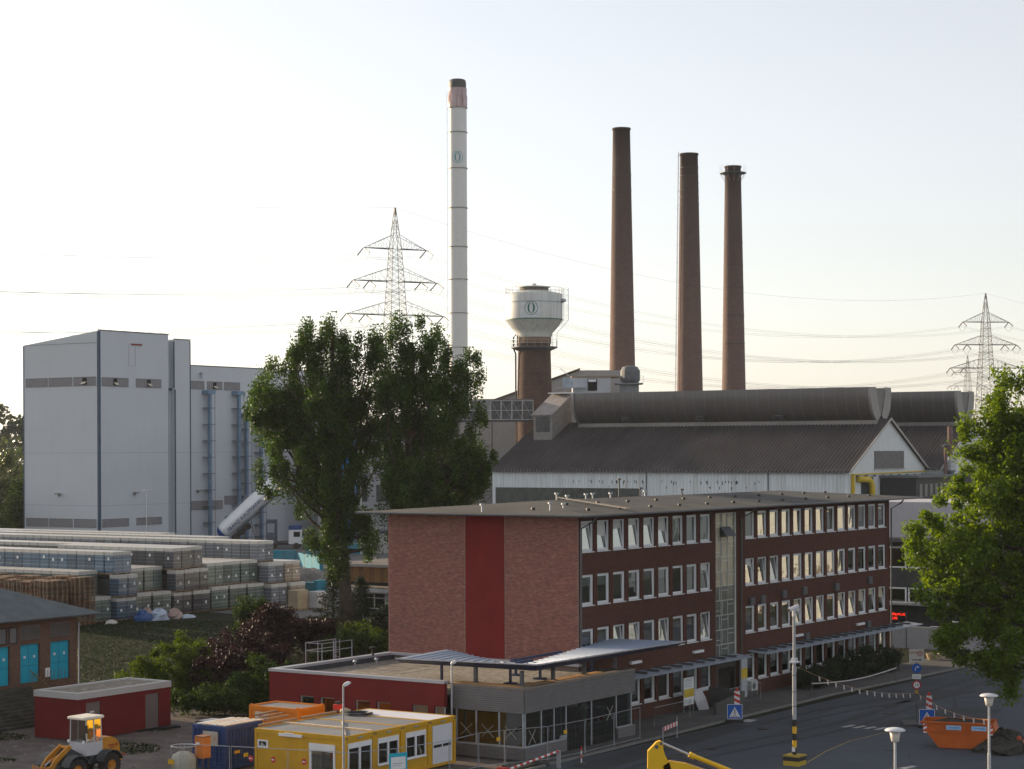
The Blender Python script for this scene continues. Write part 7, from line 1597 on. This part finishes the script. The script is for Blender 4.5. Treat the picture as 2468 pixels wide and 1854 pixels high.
# trees left of the batch house and at the far yard
for k, (X, Y, h_, w_, sd) in enumerate(((-78, 330, 15, 6, 51), (-86, 345, 18, 7, 52), (-92, 318, 14, 7, 53), (-101, 340, 17, 7.5, 54), (-82, 312, 10, 5, 55), (-112, 330, 16, 7, 56))):
    b_ = [(0, 0, h_ * .55, w_ * .55, w_ * .5, h_ * .42), (w_ * .3, 0, h_ * .4, w_ * .4, w_ * .4, h_ * .3), (-w_ * .3, 1, h_ * .45, w_ * .4, w_ * .4, h_ * .35), (0, 0, h_ * .2, w_ * .5, w_ * .5, h_ * .2)]
    tree(['yellow-green tree just left of the batch house corner', 'tall olive-green tree behind the first one, left of the batch house', 'broad dark tree at the left picture edge', 'tree partly outside the left picture edge, behind the others', 'low dense tree at the foot of the batch house, left side', 'tree outside the left picture edge'][k], X, Y, 0, b_, 150, 26000, 1.2, .19, lf_far if k % 2 else lf_bush, .35, .3, (0, 0, h_ * .8), 30, 'tree', 'broadleaf_tree', sd, vert=1.0)
tree('round green tree under the conveyor bridge, right of the poplars', -10.5, 296, 2, [(0, 0, 12, 3.6, 3, 4), (1, 0, 8, 3, 3, 4)], 90, 9000, 1.1, .22, lf_yel, .3, .3, (0, 0, 13), 20, 'tree', 'broadleaf_tree', 61, vert=1)
tree('dark green tree far behind the gap between the poplars', -28, 420, 0, [(0, 0, 19, 9, 5, 6), (6, 0, 16, 7, 5, 6), (-7, 0, 15, 7, 5, 6)], 130, 13000, 1.8, .35, lf_far, .4, .3, (0, 0, 18), 20, 'tree', 'broadleaf_tree', 62, vert=1)
# far woods: one mass
def woods(name, lab, x0, x1, Y, h, dens, seed, mat, ls=.7):
    g = np.random.default_rng(seed); P = []
    n = int((x1 - x0) / 7)
    for k in range(n):
        x = x0 + (x1 - x0) * (k + g.uniform(-.4, .4)) / n
        for row in range(3):
            hh = (h(x) if callable(h) else h) * g.uniform(.82, 1.1) * (1 - .16 * (2 - row)); y = Y + row * 18 + g.uniform(-6, 6); r_ = g.uniform(4, 7); m = dens
            d = g.normal(size=(m, 3)); d /= np.linalg.norm(d, axis=1)[:, None]; d[:, 2] = np.abs(d[:, 2]) * 1.0
            q = d * (g.uniform(.75, 1.05, m)[:, None]) * np.array([r_, r_, r_ * 1.2]); q += np.array([x, y, hh - r_ * 1.2]); P.append(q)
            q2 = g.uniform(-1, 1, (m // 2, 3)) * np.array([r_, 3, (hh - r_ * 1.2) / 2]); q2 += np.array([x, y - 3, (hh - r_ * 1.2) / 2]); P.append(q2)
    o = put(name, leaf_mesh(name, mat, np.concatenate(P), ls, .4, seed, .8)); tag(o, lab, kind='stuff'); return o
woods('far_woods', 'wooded rise far behind the works on the left', -330, 20, 640, lambda x: 31 if x < -60 else 26, 260, 71, lf_far, .85)
woods('far_woods', 'low far treeline behind the halls on the right', 20, 420, 760, 21, 130, 72, lf_far, 1.0)
woods('far_woods', 'dark wood edge behind the trees left of the batch house', -190, -76, 372, 21, 420, 73, lf_far, .42)
# grass on the embankment and rough ground
def grass(name, lab, n, fn, size, mat, seed):
    g = np.random.default_rng(seed); P = []
    while len(P) < n:
        X, Y = fn(g); u, v = uvof(X, Y); P.append((X, Y, gh(X, Y) + g.uniform(.0, size * .8)))
    tag(put(name, leaf_mesh(name, mat, P, size, -.2, seed, .35)), lab, kind='stuff')
def slope(g):
    while True:
        X = g.uniform(-45, -8); Y = g.uniform(143, 183); u, v = uvof(X, Y)
        if v < 65.6 and not (u > -6 and v < 15) and not (-30 < u < -7 and v > 34) and (u < 38): return X, Y
lf_gr = leaf_mat('grass_blade', (.010, .026, .007), (.028, .046, .012), .3, .6, .2)
lf_dry = leaf_mat('dry_weed', (.10, .09, .035), (.16, .13, .06), .2, .8, .1)
grass('embankment_grass', 'short dark green grass on the embankment below the pallets', 60000, slope, .085, lf_gr, 81)
def weeds(g):
    while True:
        u = g.uniform(-38, 2); v = g.uniform(15, 33); n = math.sin(u * .9) + math.sin(v * .7 + u * .3) + math.sin(u * .37 - v * .5)
        if n > .7 and not (-19 < u < -10 and 23 < v < 28): return xy(u, v)
grass('yard_weeds', 'patches of green weeds on the dirt around the red hut', 9000, weeds, .11, lf_gr, 82)
grass('dry_weeds', 'sparse straw-coloured weeds on the dirt yard', 2600, weeds, .10, lf_dry, 83)
# stones and clods on the dirt
b = MB(); g = random.Random(4)
for k in range(900):
    u = g.uniform(-40, -3); v = g.uniform(-3.5 if u < -24 else 8, 30); x, y = xy(u, v); s_ = g.choice([.04, .06, .08, .15]) * g.uniform(.6, 1.4)
    if -25 < u < -12 and v < 13: continue
    p = [(x + s_ * g.uniform(.6, 1.2) * math.cos(t), y + s_ * g.uniform(.6, 1.2) * math.sin(t), 0) for t in (0, 1.25, 2.5, 3.8, 5)]
    b.add(p + [(x, y, s_ * g.uniform(.5, 1))], [(i, (i + 1) % 5, 5) for i in range(5)])
tag(b.build('loose_stones', M('site_stone', (.17, .155, .14), .9, var=.35)), 'loose stones and clods scattered over the dirt yard', kind='stuff')

# ------------------------------------------------------------------ road furniture
cp = thing('camera_pole', 'grey camera pole with yellow and black banded foot standing on the road', 'camera pole', -3.9, -16.2, 0)
MB().bbox(-.48, .48, -.48, .48, 0, .5, .03, 0).build('base_block', stripe_mat('yellow_black_block', (.45, .32, .03), (.02, .02, .02), .55, 'z'), cp)
MB().box(-.49, .49, -.49, .49, .501, .58).build('base_cap', M('cap_yellow_worn', (.42, .31, .05), .8, var=.3), cp)
for k in range(5): MB().tube([(0, 0, .6 + k * .38), (0, 0, .6 + (k + 1) * .38)], .125, 12).build('band', yellowp if k % 2 else blackp, cp)
b = MB(); b.tube([(0, 0, 2.5), (0, 0, 5.4), (0, 0, 5.45), (0, 0, 8.3)], [.115, .11, .09, .08], 12); b.build('pole', M('pole_grey', (.36, .37, .38), .6, var=.1, streak=.2), cp)
for z in (4.0, 4.9, 5.7, 3.2): MB().lathe(0, 0, [(.116, z), (.125, z), (.125, z + .04), (.116, z + .04)], 12, 0, False).build('strap', gsteel, cp)
b = MB(); b.lathe(0, 0, [(.08, 8.1), (.11, 8.15), (.11, 8.4), (.05, 8.45)], 10); b.build('pan_head', M('camera_white', (.6, .6, .62), .4), cp)
cam_h = MB(); cam_h.tube([(.25, -.12, 8.68), (-.35, .14, 8.50)], .12, 12); cam_h.box(-.02, .28, -.2, .08, 8.42, 8.6); cam_h.build('camera_housing', M('camera_white', (.6, .6, .62)), cp)
MB().tube([(-.35, .14, 8.50), (-.37, .149, 8.495)], .10, 12).build('lens', blackp, cp)
MB().box(-.28, .28, -.2, .2, 5.6, 5.68).box(-.16, .16, -.14, .14, 5.68, 5.85).build('bracket_box', M('camera_white', (.6, .6, .62)), cp); MB().box(-.135, -.128, -.1, .1, .75, 1.0).build('number_plate', white, cp)
def mushroom(lab, u, v, h):
    c = thing('mushroom_lamp', lab, 'lamp', u, v, 0, group='mushroom-headed path lamps'); MB().tube([(0, 0, 0), (0, 0, 1.4), (0, 0, 1.45), (0, 0, h - .62)], [.09, .09, .065, .06], 10).build('pole', M('lamp_pole_white', (.50, .50, .50), .5), c)
    MB().lathe(0, 0, [(.14, h - .62), (.18, h - .58), (.26, h - .12), (.1, h - .12)], 20, 0).build('diffuser', M('opal_cream', (.62, .56, .50), .35, var=.02), c, True)
    MB().lathe(0, 0, [(.1, h - .13), (.46, h - .12), (.48, h - .08), (.38, h - .01), (.18, h + .03), (.02, h + .04)], 24, 0).build('hood', M('hood_white', (.62, .64, .66), .4, var=.02), c, True)
mushroom('cream mushroom lamp at the bottom edge, left of the orange skip', -17.9, -28.0, 4.5)
mushroom('cream mushroom lamp in front of the orange skip', -3.2, -27.0, 4.5)
sp = thing('sign_pole', 'dark sign pole with white arrow board, blue turn sign and a 10 limit sign', 'sign pole', 15.3, -15.4, 0, 33.6 - 90 + 6)
# after this turn the pole's local -y looks back down the road
sp.rotation_euler = (0, 0, math.radians(-3))
MB().tube([(0, .05, 0), (0, .05, 4.75)], .05, 8).build('pole', gsteel, sp)
o = MB().box(-.46, .46, -.02, .0, 3.85, 4.72).build('arrow_board', M('board_white', (.58, .57, .54), .5, var=.02), sp)
text('lettering', 'OPO', .2, M('sign_dark_red', (.42, .02, .02)), o, (-.2, -.026, 4.47), R_Y, sx=1.2)
b = MB()
for rr_, ww in ((.17, .03), (.10, .02)):
    n = 20
    for k in range(n):
        a0, a1 = 2 * math.pi * k / n, 2 * math.pi * (k + 1) / n
        b.quad((.2 + rr_ * math.cos(a0), -.026, 4.42 + rr_ * math.sin(a0)), (.2 + (rr_ - ww) * math.cos(a0), -.026, 4.42 + (rr_ - ww) * math.sin(a0)), (.2 + (rr_ - ww) * math.cos(a1), -.026, 4.42 + (rr_ - ww) * math.sin(a1)), (.2 + rr_ * math.cos(a1), -.026, 4.42 + rr_ * math.sin(a1)))
for t in (90, 210, 330): q = math.radians(t); b.bar((.2, -.026, 4.42), (.2 + .1 * math.cos(q), -.026, 4.42 + .1 * math.sin(q)), .012)
b.build('wheel_logo', M('sign_dark_red', (.42, .02, .02)), o)
MB().box(-.3, .2, -.027, -.021, 4.0, 4.05).add([(.33, -.024, 4.025), (.18, -.024, 4.10), (.18, -.024, 3.95)], [(0, 1, 2)]).build('arrow', lblack, o)
o = MB().disc((0, -.02, 3.5), .30, 'y', .02, 28).build('turn_sign', bluep, sp)
b = MB(); b.tube([(-.08, -.024, 3.34), (-.08, -.024, 3.52), (-.03, -.024, 3.58), (.06, -.024, 3.58)], .022, 6); b.add([(.16, -.03, 3.58), (.05, -.03, 3.66), (.05, -.03, 3.50)], [(0, 1, 2)]); b.build('arrow', white, o)
o = MB().box(-.27, .27, -.02, 0, 2.82, 3.12).build('plate', white, sp); MB().box(-.2, .2, -.026, -.021, 2.98, 3.02).box(-.15, .15, -.026, -.021, 2.90, 2.93).build('print_line', M('grey_print', (.35, .37, .4)), o)
o = MB().disc((0, -.02, 2.45), .28, 'y', .02, 28).build('limit_sign', M('sign_rim_red', (.40, .02, .03), .5, var=0), sp); MB().disc((0, -.028, 2.45), .20, 'y', .006, 24).build('sign_face', white, o); text('figures', '10', .27, lblack, o, (0, -.032, 2.45), R_Y)
MB().box(-.1, .1, -.02, .12, 1.9, 2.1).build('tape_knot', M('tape_orange', (.5, .25, .04), .6), sp)
MB().ext([(-1.0, -1.1, 0), (.9, -1.3, 0), (1.3, .6, 0), (.2, 1.2, 0), (-.8, .9, 0)], (0, 0, .12)).build('kerb_island', m_conc, sp)
def xing(lab, u, v, rz):
    c = thing('crossing_sign', lab, 'sign', u, v, .012); c.rotation_euler = (0, 0, math.radians(rz)); w = .48
    MB().bbox(-.55, .55, -.25, .35, 0, .14, .03).build('foot', rubber, c)
    o = MB().box(-w, w, -.03, -.01, .2, 1.14).build('plate', bluep, c)
    MB().box(-w, -w + .03, -.036, -.031, .2, 1.14).box(w - .03, w, -.036, -.031, .2, 1.14).box(-w, w, -.036, -.031, .2, .23).box(-w, w, -.036, -.031, 1.11, 1.14).add([(-.36, -.033, .32), (.36, -.033, .32), (0, -.033, .98)], [(0, 1, 2)]).build('white_triangle', white, o)
    b = MB(); y = -.038; b.disc((0, y, .78), .045, 'y', .003, 10); b.bar((0, y, .73), (0, y, .56), .03); b.bar((0, y, .57), (-.09, y, .38), .022); b.bar((0, y, .57), (.09, y, .38), .022); b.bar((0, y, .7), (.09, y, .6), .016); b.bar((0, y, .7), (-.09, y, .62), .016)
    for k in range(4): b.box(-.26 + k * .15, -.18 + k * .15, y, y + .003, .335, .37)
    b.build('walker_symbol', lblack, o)
    be = MB(); b = c
    o = put('striped_beacon', None, c)
    MB().box(-.02, .33, .12, .16, .5, 1.95).build('panel', white, o)
    for k in range(4): MB().add([(-.02, .115, .62 + k * .36), (.33, .115, .45 + k * .36), (.33, .115, .63 + k * .36), (-.02, .115, .80 + k * .36)], [(0, 1, 2, 3)]).build('red_stripe', redp, o)
    MB().tube([(.15, .2, 0), (.15, .2, 1.9)], .03).build('post', gsteel, o)
    MB().lathe(.15, .14, [(.09, 1.96), (.09, 2.1), (.04, 2.18)], 10).build('warning_lamp', M('lamp_red_glass', (.5, .05, .03)), o)
xing('blue pedestrian crossing sign with striped beacon beside the orange skip', 14.0, -16.6, -5)
xing('blue pedestrian crossing sign with striped beacon at the kerb left of the camera pole', 9.9, -5.4, -2)
# tape with flutters strung over the road
def pos(u, v, z): x, y = xy(u, v); return Vector((x, y, z))
pts3 = [pos(-4.0, -16.2, 5.5), pos(15.3, -15.4, 1.95), pos(-3.2, -27.0, 3.15)]
sl = bpy.data.objects.new('flutter_line', None); COL.objects.link(sl); tag(sl, 'thin orange line with pale flutter strips strung from camera pole to path lamp', 'bunting'); sl.location = pts3[0]
for si, (a, c_, sg) in enumerate(((pts3[0], pts3[1], .55), (pts3[1], pts3[2], .35))):
    P = []
    for k in range(17): t = k / 16; q = a.lerp(c_, t); q.z -= sg * 4 * t * (1 - t); P.append(q - pts3[0])
    MB().tube(P, .012, 4).build('line', M('line_orange', (.45, .28, .12), .7), sl)
    for k in range(1, 16, 2 if si else 1):
        q = P[k]; s_ = .08
        if si == 0 and k < 3: continue
        MB().add([q + Vector((-s_ * .5, 0, 0)), q + Vector((s_ * .5, 0, 0)), q + Vector((s_ * .9, .03, -.28)), q + Vector((-s_ * .1, .05, -.26))], [(0, 1, 2, 3)]).build('flutter_strip', M('flutter_pale', (.62, .56, .56), .6), sl)
c = thing('barrier_tape', 'white barrier tape sagging in front of the hedge along the pavement', 'tape', 23.1, -4.5, .12)
P = [(12.4 * k / 14, -1.0 * k / 14, 1.0 - .28 * math.sin(math.pi * k / 14)) for k in range(15)]; b = MB()
for p, q in zip(P, P[1:]): b.quad((p[0], p[1], p[2] - .04), (q[0], q[1], q[2] - .04), (q[0], q[1], q[2] + .04), (p[0], p[1], p[2] + .04))
b.build('tape', M('tape_white', (.55, .5, .5), .6), c); b = MB()
for x, y in ((0, .02), (12.4, -.98)): b.tube([(x, y, 0), (x, y, 1.1)], .03)
b.build('post', gsteel, c)
# skip
sk = thing('skip', 'orange rubbish skip with blue lettered plates, heaped with rubble, at the lower right', 'skip', 5.0, -20.75, 0)
sk.rotation_euler = (0, 0, math.radians(-19)); sk.location = (24.55, 117.2, 0)
m_sk = M('skip_orange', (.46, .095, .008), .5, var=.12, scale=1.5, dirt=(.25, .09, .03), dirtamt=.35); b = MB(); w = 1.85
out = [(-1.0, 1.55), (-.85, 1.1), (.0, .05), (2.0, .05), (3.2, 1.1), (3.05, 1.55)]
for y in (0, w):
    b.ext([(x, y, z) for x, z in out], (0, .05 if y else -.05, 0))
for (x0, z0), (x1, z1) in zip(out, out[1:]): b.quad((x0, 0, z0), (x1, 0, z1), (x1, w, z1), (x0, w, z0))
b.build('body', m_sk, sk)
b = MB(); b.box(-1.05, 3.1, -.13, -.05, 1.45, 1.56); b.box(-1.05, 3.1, w + .05, w + .13, 1.45, 1.56); b.box(-.9, 3.1, -.09, -.051, .95, 1.02)
for x in (.25, 1.65): b.box(x, x + .08, -.16, -.05, .9, 1.56)
b.build('rim', m_sk, sk)
for x0 in (.42, 1.85): 
    o = MB().box(x0, x0 + .85, -.075, -.055, 1.1, 1.36).build('name_plate', M('plate_pale_blue', (.30, .50, .72), .5), sk); text('lettering', 'CONTAINER', .13, M('plate_blue_text', (.05, .15, .5), .5), o, (x0 + .42, -.078, 1.23), R_Y, sx=.9)
for x0 in (-.88, 2.85):
    o = MB().box(x0, x0 + .2, -.075, -.055, .88, 1.4).build('warning_plate', white, sk)
    for k in range(2): MB().add([(x0, -.078, .92 + k * .26), (x0 + .2, -.078, 1.02 + k * .26), (x0 + .2, -.078, 1.15 + k * .26), (x0, -.078, 1.05 + k * .26)], [(0, 1, 2, 3)]).build('red_stripe', redp, o)
b = MB(); crumple(b, 1.05, w / 2, 1.1, 1.85, .85, .55, 16, 0, 3); ob = b.build('rubble_heap', M('brown_rubble', (.055, .045, .035), .95, var=.5, scale=4, bump=.8), None); ob.parent = None
ob.location = sk.location; ob.rotation_euler = sk.rotation_euler; tag(ob, 'dark brown rubble heaped inside the orange skip', 'rubble')
sk2 = thing('dark_skip', 'dark rubbish heap with rags and blue drum behind the orange skip in tree shade', 'rubbish heap', 2.4, -25.0, 0); sk2.location = (28.2, 116.5, 0)
b = MB(); crumple(b, 0, 0, 0, 2.6, 1.6, .75, 18, 0, 6); crumple(b, 2.2, 1.0, 0, 1.6, 1.2, .9, 14, 0, 7); b.build('heap', M('dark_rubble', (.04, .04, .035), .95, var=.6, scale=3, bump=.9), sk2)
for k, (x, y, z, m_) in enumerate(((-.3, -1.3, .5, 'rag_pink'), (.4, -1.4, .35, 'rag_white'), (-.9, -1.2, .75, 'rag_red'))): MB().bbox(x, x + .3, y, y + .2, z, z + .22, .05).build('rag', M(m_, {'rag_pink': (.45, .2, .15), 'rag_white': (.4, .38, .35), 'rag_red': (.35, .06, .03)}[m_], .8), sk2)
MB().lathe(1.0, -1.5, [(.3, 0), (.32, .3), (.3, .8), (.1, .82)], 14).build('drum', M('drum_blue', (.02, .12, .3), .5), sk2)

# ------------------------------------------------------------------ air between the camera and the far works
HAZE = 0.00007
if HAZE:
    m = bpy.data.materials.new('haze'); m.use_nodes = True; nt = m.node_tree; nt.nodes.clear(); oo = nt.nodes.new('ShaderNodeOutputMaterial'); pv = nt.nodes.new('ShaderNodeVolumePrincipled')
    pv.inputs['Color'].default_value = (.92, .95, 1, 1); pv.inputs['Density'].default_value = HAZE; pv.inputs['Anisotropy'].default_value = .0
    nt.links.new(pv.outputs[0], oo.inputs['Volume'])
    o = MB().box(-2700, 2700, -500, 3700, -1.2, 90).build('haze', m); tag(o, 'thin pale haze over the whole works', kind='stuff')
